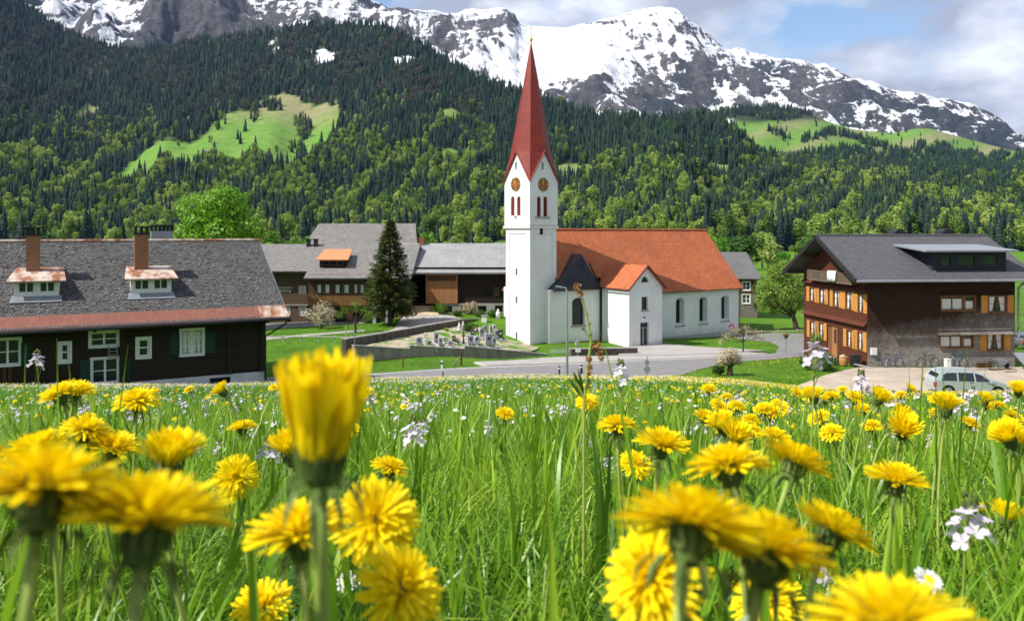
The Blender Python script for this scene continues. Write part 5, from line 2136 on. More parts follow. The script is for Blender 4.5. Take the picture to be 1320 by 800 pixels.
oB = Vector(((500 - 660) / F * 88, 88, -9.3))
BH = House('barn', 'long dark barn with grey sheet roof and orange plank gate', 'barn', oB, 0)
br_ = BH.root
bl = BH.pix(700, 370)[0]
eB = BH.pix(600, 350)[1]
zrB = (300 - 313.5) / F * 97 - oB.z
op = BH.rect(500, 352, 549, 391)
og_ = BH.rect(549, 350, 590, 391)
zb = BH.pix(620, 391)[1]
mb = MB()
wall_panel(mb, FRONT, [(-1, -.6), (og_[1] - .1, -.6), (og_[1] - .1, eB + .5), (-1, eB + .5)], [rect_poly(op[0] + .6, op[1] - .05, op[2], op[3])], .2, 0.25)
wall_panel(mb, FRONT, [(og_[1] - .1, zb), (bl, zb), (bl, eB + .5), (og_[1] - .1, eB + .5)], [], .2, 0.2)
mb.box(bl - .2, bl, .3, 18, -.6, eB + .5)
mb.box(-1, -.8, .4, 18, -.6, eB + .5)
mb.build('wall', M_board_d, br_)
mb = MB()
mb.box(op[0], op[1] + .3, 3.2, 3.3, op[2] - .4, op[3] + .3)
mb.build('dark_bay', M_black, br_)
mb = MB()
mb.box(og_[0], og_[1], -.12, -.02, og_[2], og_[3])
gate = mb.build('plank_gate', M_board_o, br_)
mb = MB()
s_ = BH.rect(551, 355.5, 588, 362)
mb.box(s_[0], s_[1], -.15, -.121, s_[2], s_[3])
mb.build('gate_window_band', M_board_b, gate)
mb = MB()
cq = [BH.rect(572, 394.5, 583, 403), BH.rect(594, 393.5, 604, 403), BH.rect(616, 394, 627, 402), BH.rect(638, 393.5, 648, 402)]
wall_panel(mb, FRONT, [(og_[0] + 1.2, -1.2), (bl, -1.2), (bl, zb - .003), (og_[0] + 1.2, zb - .003)], [rect_poly(*q) for q in cq], .25, 0.0)
mb.add([(og_[0] + 1.2, 0, zb - .003), (bl, 0, zb - .003), (bl, .4, zb - .003), (og_[0] + 1.2, .4, zb - .003)], [(0, 1, 2, 3)])
mb.build('base_wall', M_conc, br_)
for q in cq:
    window(BH, FRONT, *q, .2, M_dark, M_glass, 2, 1, .05)
q = BH.rect(636, 370, 644, 381, 'y', .2)
window(BH, FRONT, *q, .16, M_board_b, M_glass, 2, 2, .05)
mb = MB()
mb.slab((-1.2, -.75, eB - .08), (bl + .4, -.75, eB - .08), (bl + .4, 9, zrB), (-1.2, 9, zrB), .2)
mb.slab((-1.2, 18.7, eB - .08), (bl + .4, 18.7, eB - .08), (bl + .4, 9, zrB), (-1.2, 9, zrB), .2)
rB = mb.build('roof', M_sheet, br_)
a, z = BH.pix(543.5, 306, 'y', 8.5)
mb = MB()
mb.box(a - .32, a + .32, 8.2, 8.8, zrB - .8, z)
mb.build('chimney', mat_plain('rusty_brick', (0.30, 0.10, 0.05), (0.2, 0.07, 0.04), 4, .9, .2), br_)
# earth ramp up to the gate
rmp = [P(507, 405, 85.8), P(566, 405, 85.8), P(557, 392.5, 88.6), P(512, 392.5, 88.6)]
mb = MB()
mb.add(rmp + [p + Vector((0, 0, -2)) for p in rmp], [(0, 1, 2, 3), (0, 4, 5, 1), (1, 5, 6, 2), (2, 6, 7, 3), (3, 7, 4, 0)])
struct(mb.build('ramp', M_hay))

# higher roof behind the guesthouse
oK = P(386, 330, 112)
oK.z = -11
KH = House('rear_house', 'tall grey shingle roof rising behind the guesthouse ridge', 'house', oK, 0)
kw = 16.5
mb = MB()
zk = (300 - 288) / F * 118 - oK.z
ek = zk - 5.2
wall_panel(mb, FRONT, [(.5, -1), (kw - .6, -1), (kw - .6, ek + .3), (.5, ek + .3)], [], .2, .8)
wall_panel(mb, SIDE, [(.8, -1), (12, -1), (12, ek + .3), (6, zk - .2), (.8, ek + .3)], [], .2, kw - .6)
wall_panel(mb, SIDE, [(.8, -1), (12, -1), (12, ek + .3), (6, zk - .2), (.8, ek + .3)], [], .2, .5)
mb.build('wall', mat_plain('pale_render', (0.55, 0.54, 0.52), (0.45, 0.44, 0.42), 1, .9, .1), KH.root)
mb = MB()
mb.slab((-.6, 0, ek), (kw + .6, 0, ek), (kw - .5, 6.3, zk), (1.2, 6.3, zk), .2)
mb.slab((-.6, 12.8, ek), (kw + .6, 12.8, ek), (kw - .5, 6.3, zk), (1.2, 6.3, zk), .2)
mb.build('roof', M_shing_l, KH.root)

# house behind the church
oQ = Vector(((928 - 660) / F * 108, 108, -11.7))
QH = House('stone_house', 'small grey house with brown upper floor behind the church nave', 'house', oQ, R(-8))
qr = QH.root
q1_, _ = QH.pix(976, 380)
eQ = QH.pix(955, 359)[1]
zq_ = QH.pix(955, 379)[1]
qq = [QH.rect(957, 363, 967, 374), QH.rect(957, 379.5, 967, 391)]
mb = MB()
wall_panel(mb, FRONT, [(-4, -.8), (q1_, -.8), (q1_, zq_), (-4, zq_)], [rect_poly(*qq[1])], .15)
mb.box(q1_ - .2, q1_, .1, 9, -.8, zq_)
mb.build('stone_wall', mat_brick('rubble_stone', (0.22, 0.19, 0.16), (0.15, 0.13, 0.11), (0.10, 0.09, 0.08), .4, .22, .02, .9, .6, .04), qr)
mb = MB()
wall_panel(mb, FRONT, [(-4, zq_), (q1_, zq_), (q1_, eQ + .3), (-4, eQ + .3)], [rect_poly(*qq[0])], .15)
wall_panel(mb, SIDE, [(.1, zq_), (9, zq_), (9, eQ + .3), (4.5, eQ + 3.0), (.1, eQ + .3)], [], .15, q1_)
mb.build('upper_wall', M_board_b, qr)
for q in qq:
    window(QH, FRONT, *q, .1, M_white_paint, M_glass, 2, 2, .1, .08)
mb = MB()
zQr = (300 - 324.5) / F * 113 - oQ.z
mb.slab((-4.5, -.6, eQ), (q1_ + .6, -.6, eQ), (q1_ - .7, 4.8, zQr), (-4.5, 4.8, zQr), .18)
mb.slab((-4.5, 10, eQ), (q1_ + .6, 10, eQ), (q1_ - .7, 4.8, zQr), (-4.5, 4.8, zQr), .18)
mb.build('roof', mat_brick('dull_grey_tiles', (0.17, 0.165, 0.165), (0.13, 0.125, 0.125), (.05, .05, .05), .4, .35, .02, .8, .7, .05), qr)

# ------------------------------------------------------------------ trees and shrubs of the village
M_bark = mat_plain('bark', (0.10, 0.075, 0.055), (0.05, 0.038, 0.03), 5, 0.95, 0.7, 0.1, stretch=(1, 1, .3), bscale=20, dist=.03)
M_lf_bright = mat_leaf('fresh_green_leaves', [(0.25, (0.075, 0.21, 0.010)), (0.5, (0.14, 0.32, 0.016)), (0.75, (0.24, 0.44, 0.03))], .38, .5, .3, .7)
M_lf_dark = mat_leaf('fir_needles', [(0.25, (0.07, 0.10, 0.02)), (0.55, (0.17, 0.20, 0.04)), (0.8, (0.32, 0.33, 0.085))], .25, .7, .2, .9)
M_lf_pear = mat_leaf('young_pale_leaves', [(0.25, (0.10, 0.20, 0.02)), (0.5, (0.19, 0.30, 0.04)), (0.75, (0.36, 0.42, 0.13))], .38, .6, .2, .9)
M_lf_bloss = mat_leaf('cream_blossom', [(0.25, (0.32, 0.27, 0.14)), (0.5, (0.55, 0.47, 0.32)), (0.75, (0.70, 0.62, 0.52))], .35, .7, .15, 1.5)
M_lf_beige = mat_leaf('dry_beige_twigs', [(0.25, (0.26, 0.20, 0.12)), (0.5, (0.44, 0.35, 0.22)), (0.75, (0.58, 0.48, 0.33))], .25, .8, .1, 2)
M_lf_bush = mat_leaf('shrub_leaves', [(0.25, (0.025, 0.065, 0.010)), (0.5, (0.05, 0.115, 0.016)), (0.75, (0.10, 0.19, 0.03))], .3, .6, .25, 1.2)


def leaf_cloud(name, centers, radii, n, size, mat, parent, seed=1, up=0.25, jit=.5, shell=.55):
    r = np.random.default_rng(seed)
    centers = np.array(centers, float)
    radii = np.array(radii, float)
    if radii.ndim == 1:
        radii = np.stack([radii] * 3, 1)
    w = (radii.prod(1)) ** (2 / 3)
    ci = r.choice(len(centers), n, p=w / w.sum())
    d = r.normal(size=(n, 3))
    d /= np.linalg.norm(d, axis=1)[:, None]
    rad = (shell + (1 - shell) * r.uniform(0, 1, n) ** .5) * r.uniform(.88, 1.12, n)
    p = centers[ci] + d * radii[ci] * rad[:, None]
    nn = d + r.normal(size=(n, 3)) * jit + np.array([0, 0, up])
    nn /= np.linalg.norm(nn, axis=1)[:, None]
    ref = r.normal(size=(n, 3))
    a = np.cross(nn, ref)
    a /= np.linalg.norm(a, axis=1)[:, None]
    b = np.cross(nn, a)
    q = size * r.uniform(.6, 1.5, n)[:, None]
    vs = np.stack([p - a * q, p - b * q * .5 + nn * q * .12, p + a * q, p + b * q * .5 + nn * q * .12], 1).reshape(-1, 3)
    f = np.arange(4 * n).reshape(n, 4)
    return link(name, mesh_np(name, vs, f, mat), parent)


def tree(name, label, cat, base, h, trunk_h, trunk_r, lobes, n, size, mat, seed=1, group=None, shell=.5, limbs=True, lean=(0, 0)):
    t = thing(name, label, cat, base, 0, group)
    r = random.Random(seed)
    mb = MB()
    top = Vector((lean[0], lean[1], trunk_h))
    mb.tube([(0, 0, -.6), (lean[0] * .2, lean[1] * .2, trunk_h * .35), (lean[0] * .6, lean[1] * .6, trunk_h * .7), top, (lean[0], lean[1], h * .75)], [trunk_r * 1.35, trunk_r, trunk_r * .85, trunk_r * .7, trunk_r * .2], 9)
    if limbs:
        for c, rr_ in lobes:
            c = Vector(c)
            s = top * r.uniform(.75, 1.0)
            m = (s + c) / 2 + Vector((r.uniform(-.2, .2), r.uniform(-.2, .2), r.uniform(-.1, .3)))
            mb.tube([s, m, c], [trunk_r * .5, trunk_r * .3, trunk_r * .08], 6)
            for q in range(3):
                e_ = c + Vector((r.uniform(-1, 1), r.uniform(-1, 1), r.uniform(-.5, 1))) * (max(rr_) if hasattr(rr_, '__len__') else rr_) * .8
                mb.tube([m, (m + e_) / 2 + Vector((0, 0, .1)), e_], [trunk_r * .22, trunk_r * .14, trunk_r * .04], 5)
    mb.build('trunk', M_bark, t, smooth=True)
    leaf_cloud('crown', [c for c, _ in lobes], [(x if hasattr(x, '__len__') else (x, x, x)) for _, x in lobes], n, size, mat, t, seed, shell=shell)
    return t


def lobes_round(w, z0, z1, k, seed, r0=.32, r1=.5):
    r = random.Random(seed)
    out = []
    for i in range(k):
        g = i * 2.4
        zz = z0 + (z1 - z0) * (i + .5) / k
        t = (zz - z0) / (z1 - z0)
        rad = w / 2 * math.sqrt(max(0.05, 1 - (2 * t - 0.85) ** 2 * .9)) * .62
        out.append(((math.cos(g) * rad, math.sin(g) * rad, zz), w / 2 * r.uniform(r0, r1)))
    return out


def at(u, v, Y, dz=0):
    p = P(u, v, Y)
    return Vector((p.x, p.y, gz(p.x, p.y) + dz))


# big round tree behind the log house: two billowing crowns grown together
b = at(283, 400, 80)
zb = b.z
zt = (300 - 242) * .08 - zb
lb = lobes_round(8.0, 4.4, zt - 1.2, 17, 4, .34, .46) + [((-2.6, 0, zt - 2.3), 1.7), ((.9, .3, zt - 1.9), 2.0), ((3.0, 0, zt - 4.4), 1.7), ((-3.0, -.5, zt - 5.0), 1.6)]
tree('round_tree', 'big bright green round tree behind the log house roof', 'tree', b, zt, 4.0, .34, lb, 15000, .17, M_lf_bright, 3, shell=.62)

# the tall conifer in front of the guesthouse
b = at(503, 420, 80)
t = thing('fir_tree', 'tall dark conical fir in front of the guesthouse', 'tree', b)
ht = (300 - 284.5) * .08 - b.z
mb = MB()
mb.tube([(0, 0, -.5), (0, 0, ht * .5), (0, 0, ht * .98)], [.28, .18, .02], 8)
mb.build('trunk', M_bark, t)
r = np.random.default_rng(9)
vs, fs = [], []
rr_ = random.Random(8)
nb = 760
for i in range(nb):
    k = (i + .5) / nb
    z = .9 + (ht - .9) * (1 - (1 - k) ** 1.15)
    rad = 2.75 * (1 - (z - .9) / (ht - .9)) ** .66 * 1.12 * rr_.uniform(.72, 1.1) + .12
    if z < 2.0:
        rad *= .80
    g = rr_.uniform(0, 6.283)
    dx, dy = math.cos(g), math.sin(g)
    for j in range(max(6, int(rad * 17))):
        s = rr_.uniform(.30, 1) * rad
        zz = z + .10 * s - .16 * s * s / max(rad, .5) + rr_.uniform(-.12, .12) + (.12 if s > .85 * rad else 0)
        sp_ = rr_.uniform(-.26, .26) * (1.15 - s / rad * .6)
        c = Vector((dx * s - dy * sp_, dy * s + dx * sp_, zz))
        a = Vector((dx + rr_.uniform(-.5, .5), dy + rr_.uniform(-.5, .5), rr_.uniform(-.25, .35))).normalized() * rr_.uniform(.10, .20)
        w_ = Vector((-dy, dx, rr_.uniform(-.6, .6))).normalized() * rr_.uniform(.06, .11)
        q = len(vs)
        vs += [c - a, c - w_, c + a, c + w_]
        fs.append((q, q + 1, q + 2, q + 3))
link('crown', mesh_np('crown', [tuple(x) for x in vs], fs, M_lf_dark), t)

# blossom tree and pollard by the guesthouse
b = at(414, 416.5, 79)
tree('blossom_tree', 'small cream blossoming tree by the guesthouse wall', 'tree', b, 2.5, .9, .10, lobes_round(3.6, .7, 2.3, 9, 5, .3, .42), 1500, .085, M_lf_bloss, 12, shell=.25)
b = at(458, 421.5, 74)
t = tree('pollard_tree', 'pale pollarded tree with upright shoots left of the fir', 'tree', b, 2.2, 1.1, .12, [((-.9, 0, 2.2), .5), ((.0, .2, 2.4), .6), ((.9, 0, 2.1), .5), ((-1.5, 0, 1.7), .45), ((1.4, 0, 1.6), .4)], 620, .07, M_lf_pear, 13, shell=.2)
# the pear by the right house
b = at(1027, 427, 92)
lb = [((-1.5 + x * .95, y, z), rr_) for (x, y, z, rr_) in ((0, 0, 6.9, 1.5), (-1.2, .4, 5.6, 1.5), (1.3, -.3, 5.9, 1.4), (-2.0, 0, 4.1, 1.4), (.2, -.8, 4.6, 1.6), (2.2, .2, 4.4, 1.3), (-1.2, .6, 3.0, 1.2), (.9, 0, 3.4, 1.3), (2.5, 0, 3.2, 1.0), (.2, 0, 7.4, 1.1), (-1.0, 0, 7.0, 1.2), (-2.9, .2, 3.2, 1.0), (-2.6, .3, 5.0, 1.2))]
tree('pear_tree', 'loose yellow-green blossoming tree left of the shingled house', 'tree', b, 7.5, 2.0, .30, lb, 7000, .13, M_lf_pear, 14, shell=.35, lean=(-.5, 0))
b = ground_at(958, 455)
tree('young_fruit_tree', 'thin young blossoming tree on the lawn by the church', 'tree', b, 2.4, 1.1, .07, [((-1.4, 0, 1.5), .55), ((-.6, .2, 2.0), .6), ((.3, 0, 2.2), .5), ((1.1, .1, 1.7), .5), ((-2.0, .1, 1.0), .4), ((1.7, 0, 1.3), .4)], 700, .07, M_lf_bloss, 15, shell=.2)
b = ground_at(941, 484)
t = tree('pollard_willow', 'stubby pollard with a beige mop of twigs on the flowery lawn', 'tree', b, 1.5, .75, .19, [((-.3, 0, 1.25), .55), ((.35, .1, 1.2), .5), ((0, -.2, 1.5), .45), ((.6, 0, .95), .32), ((-.65, 0, .95), .35)], 1700, .06, M_lf_beige, 16, shell=.4)
b = ground_at(927, 484)


def shrub(label, base, w, h, n, size, mat, seed, group=None, name='shrub', shell=.5):
    t = thing(name, label, 'shrub', base, 0, group)
    r = random.Random(seed)
    lb = [((r.uniform(-.3, .3) * w, r.uniform(-.25, .25) * w, h * r.uniform(.35, .62)), (w * r.uniform(.22, .34), w * r.uniform(.22, .34), h * r.uniform(.3, .42))) for _ in range(7)]
    mb = MB()
    for c, _ in lb:
        mb.tube([(0, 0, -.2), (c[0] * .5, c[1] * .5, c[2] * .5), c], [.03, .02, .008], 5)
    mb.build('stems', M_bark, t)
    leaf_cloud('foliage', [c for c, _ in lb], [x for _, x in lb], n, size, mat, t, seed, shell=shell)
    return t


shrub('small dark round shrub left of the beige pollard', b, .9, .75, 900, .05, M_lf_bush, 21)
shrub('broad green shrub beside the house entrance steps', ground_at(1053, 478), 2.2, 1.25, 2400, .07, M_lf_bush, 22)
shrub('round dark bush in the middle of the graveyard', P(604, 428.5, 76.5), 1.35, 1.0, 1200, .06, M_lf_bush, 23)
shrub('pale bush at the foot of the barn ramp', at(565, 404, 86.5), 1.9, 1.3, 1200, .09, M_lf_pear, 24)
shrub('green bush beside the white garden door', at(505, 416, 83.5), 1.5, 1.5, 1000, .09, M_lf_bush, 25)
shrub('green bush left of the white garden door', at(476, 416, 83.5), 1.5, 1.5, 1000, .09, M_lf_bush, 26)
shrub('reddish brown bush against the barn base wall', at(607, 404.5, 87.2), 1.9, 1.5, 900, .09, M_lf_beige, 27)
for i, (u, w_, h_, lab) in enumerate(((619, 1.2, .8, 'small green bush below the barn window, left of the white grave box'), (637, 1.5, 1.0, 'leafy green bush beside the white garden statue'), (590, 1.0, .7, 'low green plant near the barn base corner'))):
    shrub(lab, at(u, 407, 85.5), w_, h_, 600, .08, M_lf_bush, 30 + i)
for i, (u, w_, lab) in enumerate(((588.5, .55, 'rust-brown grave planting beside a dark stone'), (575.5, .5, 'yellow-brown grave planting in the middle rows'), (553, .5, 'low dark grave planting near the front wall'), (616, .55, 'dark green grave planting between two pale stones'))):
    shrub(lab, P(u, (441, 428, 446, 442)[i], (69, 75, 63.5, 68)[i]), w_, .5, 260, .05, (M_lf_beige, M_lf_pear, M_lf_bush, M_lf_bush)[i], 40 + i)
# hedge and trees where the valley floor meets the wood
mids = []
r7 = random.Random(17)
fringe = []
for i in range(46):
    u = r7.uniform(905, 1060) if i < 20 else r7.choice((r7.uniform(-150, 260), r7.uniform(330, 400), r7.uniform(530, 660), r7.uniform(1290, 1500)))
    Y = r7.uniform(190, 420)
    fringe.append((u, Y, r7.uniform(7, 13)))
fmeshes = [leafy_mesh('crown', 60 + k, (M_lf_pear, M_lf_bush, M_lf_bright)[k % 3], 900, .36, .45, .56, .035, 9) for k in range(4)]
ftr = MB()
ftr.tube([(0, 0, -.05), (.01, 0, .3), (0, 0, .7)], [.035, .026, .01], 7)
ftm = None
for i, (u, Y, h_) in enumerate(fringe):
    X = (u - 660) / F * Y
    z = gz(X, Y)
    t = thing('field_tree', 'leafy tree standing in the field at the foot of the wooded slope', 'tree', (X, Y, z), r7.uniform(0, 6), 'trees at the foot of the wooded slope')
    if ftm is None:
        to_ = ftr.build('trunk', M_bark, t)
        ftm = to_.data
    else:
        to_ = link('trunk', ftm, t)
    co = link('crown', fmeshes[i % 4], t)
    t.scale = (h_ * r7.uniform(.8, 1.2), h_ * r7.uniform(.8, 1.2), h_)

# ------------------------------------------------------------------ graveyard
M_wallst = mat_plain('old_plaster_wall', (0.37, 0.33, 0.28), (0.17, 0.15, 0.12), 1.1, .95, .6, .1, stretch=(1.6, 1.6, .35), bscale=9)
M_wallrear = mat_plain('stained_shaded_wall', (0.15, 0.125, 0.10), (0.045, 0.04, 0.033), 0.9, .95, .6, .1, stretch=(1.4, 1.4, .5), bscale=8)  # stained wall, darkened: the shade on its rear face is put into the colour
M_stonew = mat_brick('rough_stone_wall', (0.22, 0.175, 0.14), (0.15, 0.12, 0.10), (.06, .05, .042), .5, .2, .02, .95, .8, .05)


def walled(name, label, tops, mat, base_drop=1.6, th=.35, cap=True, group=None):
    mb = MB()
    cb = MB()
    for a, b in tops:
        a, b = Vector(a), Vector(b)
        d = (b - a)
        n = Vector((-d.y, d.x, 0)).normalized() * th
        lo = min(a.z, b.z) - base_drop
        mb.add([a, b, b + n, a + n, (a.x, a.y, lo), (b.x, b.y, lo), (b.x + n.x, b.y + n.y, lo), (a.x + n.x, a.y + n.y, lo)],
               [(0, 1, 2, 3), (7, 6, 5, 4), (0, 4, 5, 1), (1, 5, 6, 2), (2, 6, 7, 3), (3, 7, 4, 0)])
        if cap:
            k = n.normalized() * .05
            up_ = Vector((0, 0, .002))
            cb.slab(a - k + up_ + Vector((0, 0, .08)), b - k + up_ + Vector((0, 0, .08)), b + n + k + up_ + Vector((0, 0, .08)), a + n + k + up_ + Vector((0, 0, .08)), .08)
    t = thing(name, label, 'wall', (0, 0, 0))
    mb.build('wall_body', mat, t)
    if cap:
        cb.build('coping', M_conc, t)
    return t


walled('churchyard_wall', 'stepped grey retaining wall along the front of the graveyard', [
    (P(457, 446, 57.0), P(528, 450.5, 60.4)), (P(528, 446, 60.4), P(599, 450.5, 63.4)), (P(599, 446.5, 63.4), P(662, 453, 65.6)), (P(662, 452.8, 65.6), P(707, 457.5, 67))], M_wallst)
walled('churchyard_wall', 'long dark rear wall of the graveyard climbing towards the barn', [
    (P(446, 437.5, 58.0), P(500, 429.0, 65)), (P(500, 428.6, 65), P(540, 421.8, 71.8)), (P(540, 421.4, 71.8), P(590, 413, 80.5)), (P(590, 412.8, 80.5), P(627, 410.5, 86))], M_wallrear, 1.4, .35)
walled('forecourt_wall', 'low dark stone wall in front of the church annexe', [(P(735.5, 450.5, 66.4), P(822, 449, 68.4))], M_stonew, 1.6, .35)
M_stone_g = mat_plain('grave_granite', (0.46, 0.47, 0.50), (0.33, 0.34, 0.37), 6, .5, .1, .4)
M_stone_w = mat_plain('white_marble', (0.78, 0.77, 0.75), (0.62, 0.61, 0.60), 5, .5, .1, .4)
M_stone_d = mat_plain('dark_granite', (0.07, 0.06, 0.058), (0.04, 0.036, 0.035), 6, .35, .1, .5)


def grave_base(u, v):
    """point on the graveyard terrace under a picture point"""
    best = None
    d = Vector(((u - 660) / F, 1, (HV - v) / F))
    hit = None
    for i in range(len(gyp)):
        a, b_, c_ = cen, gyp[i], gyp[(i + 1) % len(gyp)]
        n = (b_ - a).cross(c_ - a)
        if abs(n.dot(d)) < 1e-9:
            continue
        t_ = n.dot(a) / n.dot(d)
        q = d * t_
        f2 = [(a, b_), (b_, c_), (c_, a)]
        sg = [((y - x).cross(q - x)).dot(n) for x, y in f2]
        if min(sg) >= -1e-6 or max(sg) <= 1e-6:
            hit = q
            break
    return hit


def gravestone(u, v, w, h, kind, mat, label, group=None):
    b = grave_base(u, v) or P(u, v, 70)
    s = b.y / F
    w, h = w * s, h * s
    t = thing('gravestone' if kind != 'statue' else 'statue', label, 'gravestone' if kind != 'statue' else 'statue', b - Vector((0, 0, .03)), R(12 + (u * 7) % 16), group)
    mb = MB()
    if kind == 'slab':
        mb.prism([(-w / 2, .12), (w / 2, .12), (w / 2, h * .9), (w * .3, h * .98), (0, h), (-w * .3, h * .98), (-w / 2, h * .9)], -.09, .09, FRONT)
    elif kind == 'square':
        mb.prism(rect_poly(-w / 2, w / 2, .12, h), -.1, .1, FRONT)
        mb.box(-w * .54, w * .54, -.12, .12, h - .07, h + .02)
    elif kind == 'pillar':
        mb.prism([(-w / 2, .12), (w / 2, .12), (w * .42, h), (-w * .42, h)], -w * .45, w * .45, FRONT)
    elif kind == 'cross':
        k = max(.05, w * .13)
        mb.box(-k, k, -.05, .05, .12, h)
        mb.box(-w / 2, w / 2, -.048, .048, h * .66, h * .66 + 2 * k)
        mb.box(-w * .3, w * .3, -.1, .1, .1, h * .3)
    else:
        mb.lathe([(w * .3, .1), (w * .42, .12), (w * .34, h * .35), (w * .40, h * .55), (w * .28, h * .72), (w * .12, h * .77), (w * .2, h * .86), (w * .14, h * .97), (.01, h)], 10)
    mb.build('stone' if kind != 'statue' else 'figure', mat, t)
    mb = MB()
    mb.box(-w * .62 - .05, w * .62 + .05, -.22, .22, -.25, .12)
    mb.build('base', M_stone_g, t)
    if kind in ('slab', 'square', 'pillar'):
        mb = MB()
        mb.box(-w * .2, w * .2, -.118 if kind != 'pillar' else -w * .45 - .02, -.085 if kind != 'pillar' else -w * .4, h * .55, h * .78)
        mb.build('plaque', M_stone_d if mat is not M_stone_d else M_stone_w, t)
        mb = MB()
        bl_ = 1.3
        for q in ((-w * .6 - .1, -w * .6, -bl_, -.22), (w * .6, w * .6 + .1, -bl_, -.22), (-w * .6, w * .6, -bl_, -bl_ + .1)):
            mb.box(q[0], q[1], q[2], q[3], -.25, .13)
        mb.build('grave_kerb', M_stone_g, t)
        k_ = int(u * 3 + v) % 4
        leaf_cloud('grave_plants', [(-w * .3, -.5, .14), (w * .3, -.8, .13), (0, -1.05, .13), (-w * .2, -.9, .12), (w * .2, -.45, .15)], [(.2, .25, .15 + .05 * k_)] * 5, 240, .045, (M_lf_bush, M_lf_bright, M_lf_beige, M_lf_pear)[k_], t, int(u), shell=.3)
    return t


GRV = [(540, 445.5, 8, 12, 'slab', 0, 'broad grey gravestone at the left front of the graveyard'), (548.5, 440, 7, 12, 'cross', 1, 'white grave cross at the left of the graveyard'),
       (562, 442, 6, 14, 'square', 0, 'tall squared grey gravestone behind a slim one'), (567.5, 446, 5, 12, 'pillar', 0, 'slim grey grave pillar near the front wall'), (573, 440, 8, 6, 'slab', 1, 'low white gravestone between taller stones'),
       (585, 441, 4, 9, 'pillar', 2, 'dark narrow gravestone beside brown planting'), (597.5, 444, 5, 17, 'cross', 2, 'tall dark iron grave cross in the front row'),
       (606.5, 445, 8, 13, 'square', 0, 'left one of two pale square stones side by side'), (614.5, 445, 8, 13, 'slab', 1, 'right one of two pale stones side by side, rounded top'),
       (621, 435, 6, 13, 'slab', 0, 'grey gravestone standing in the middle row'), (630, 446, 9, 16, 'square', 0, 'largest grey gravestone, near the tower'), (636.5, 446, 5, 12, 'pillar', 0, 'slim grey pillar right of the largest gravestone'),
       (632.5, 434, 4, 16, 'pillar', 0, 'tall thin grey grave pillar in the back row'), (640, 436, 6, 12, 'slab', 0, 'grey gravestone close to the tower wall'), (645, 437, 6, 12, 'square', 2, 'dark gravestone with white plaque against the tower'),
       (592, 426.5, 5, 12, 'statue', 1, 'left white grave statue under the rear wall'), (597, 425.5, 5, 12, 'statue', 1, 'right white grave statue under the rear wall'), (615, 427, 4, 10, 'cross', 2, 'small dark grave cross at the back'),
       (602, 437, 6, 7, 'cross', 1, 'small white cross right of the iron cross'), (556, 446.5, 4, 5, 'slab', 2, 'small dark gravestone low at the front wall'), (625, 428, 5, 9, 'slab', 0, 'grey gravestone below the wall corner'), (580, 446, 6, 7, 'slab', 0, 'small low grey gravestone at the front'),
       (609, 433, 5, 8, 'slab', 2, 'dark stone behind the two pale ones'), (637, 427, 5, 9, 'slab', 1, 'white gravestone far back near the tower')]
for g_ in GRV:
    gravestone(g_[0], g_[1], g_[2], g_[3], g_[4], (M_stone_g, M_stone_w, M_stone_d)[g_[5]], g_[6])
# white box and statue near the barn, white garden door
b = at(624, 412, 83)
t = thing('grave_box', 'white box-shaped tomb standing near the barn wall', 'tomb', b)
mb = MB()
mb.box(-.28, .28, -.25, .25, -.1, .62)
mb.build('box_body', M_stone_w, t)
mb = MB()
mb.box(-.34, .34, -.3, .3, .62, .70)
mb.build('lid', M_conc, t)
b = at(642, 408, 85)
t = thing('statue', 'white garden statue in front of the barn base', 'statue', b)
mb = MB()
mb.lathe([(.2, .25), (.24, .5), (.2, .7), (.10, .8), (.13, .9), (.08, 1.02), (.01, 1.05)], 10)
mb.build('figure', M_stone_w, t)
mb = MB()
mb.box(-.25, .25, -.25, .25, -.2, .25)
mb.build('base', M_conc, t)
b = at(491, 417, 83)
t = thing('garden_doorway', 'pale stone door frame standing by the guesthouse garden', 'doorway', b)
mb = MB()
mb.box(-.85, -.5, -.2, .2, -.3, 1.75)
mb.box(.5, .85, -.2, .2, -.3, 1.75)
mb.box(-.9, .9, -.24, .24, 1.75, 2.05)
mb.build('stone_frame', M_stone_g, t)
mb = MB()
mb.box(-.5, .5, .0, .06, -.2, 1.75)
mb.build('door_leaf', M_dark, t)

# ------------------------------------------------------------------ street furniture
b = ground_at(731, 487.5)
t = thing('street_lamp', 'tall slim grey street lamp with a short arm, in front of the church', 'street lamp', b)
hl_ = (487.5 - 371.5) / F * b.y
mb = MB()
mb.tube([(0, 0, -.2), (0, 0, 1.0), (0, 0, hl_ - .25), (-.08, 0, hl_ - .05), (-.30, 0, hl_)], [.085, .07, .05, .045, .035], 10)
mb.build('pole', M_steel, t)
mb = MB()
mb.prism([(-.28, hl_ - .05), (-.68, hl_ + .03), (-.66, hl_ + .09), (-.28, hl_ + .05)], -.09, .09, FRONT)
mb.build('lamp_head', M_zinc, t)


def post(name, label, cat, b, h, r_, mat, parts=(), group=None):
    t = thing(name, label, cat, b, 0, group)
    mb = MB()
    mb.tube([(0, 0, -.25), (0, 0, h)], r_, 8)
    mb.build('post', mat, t)
    return t


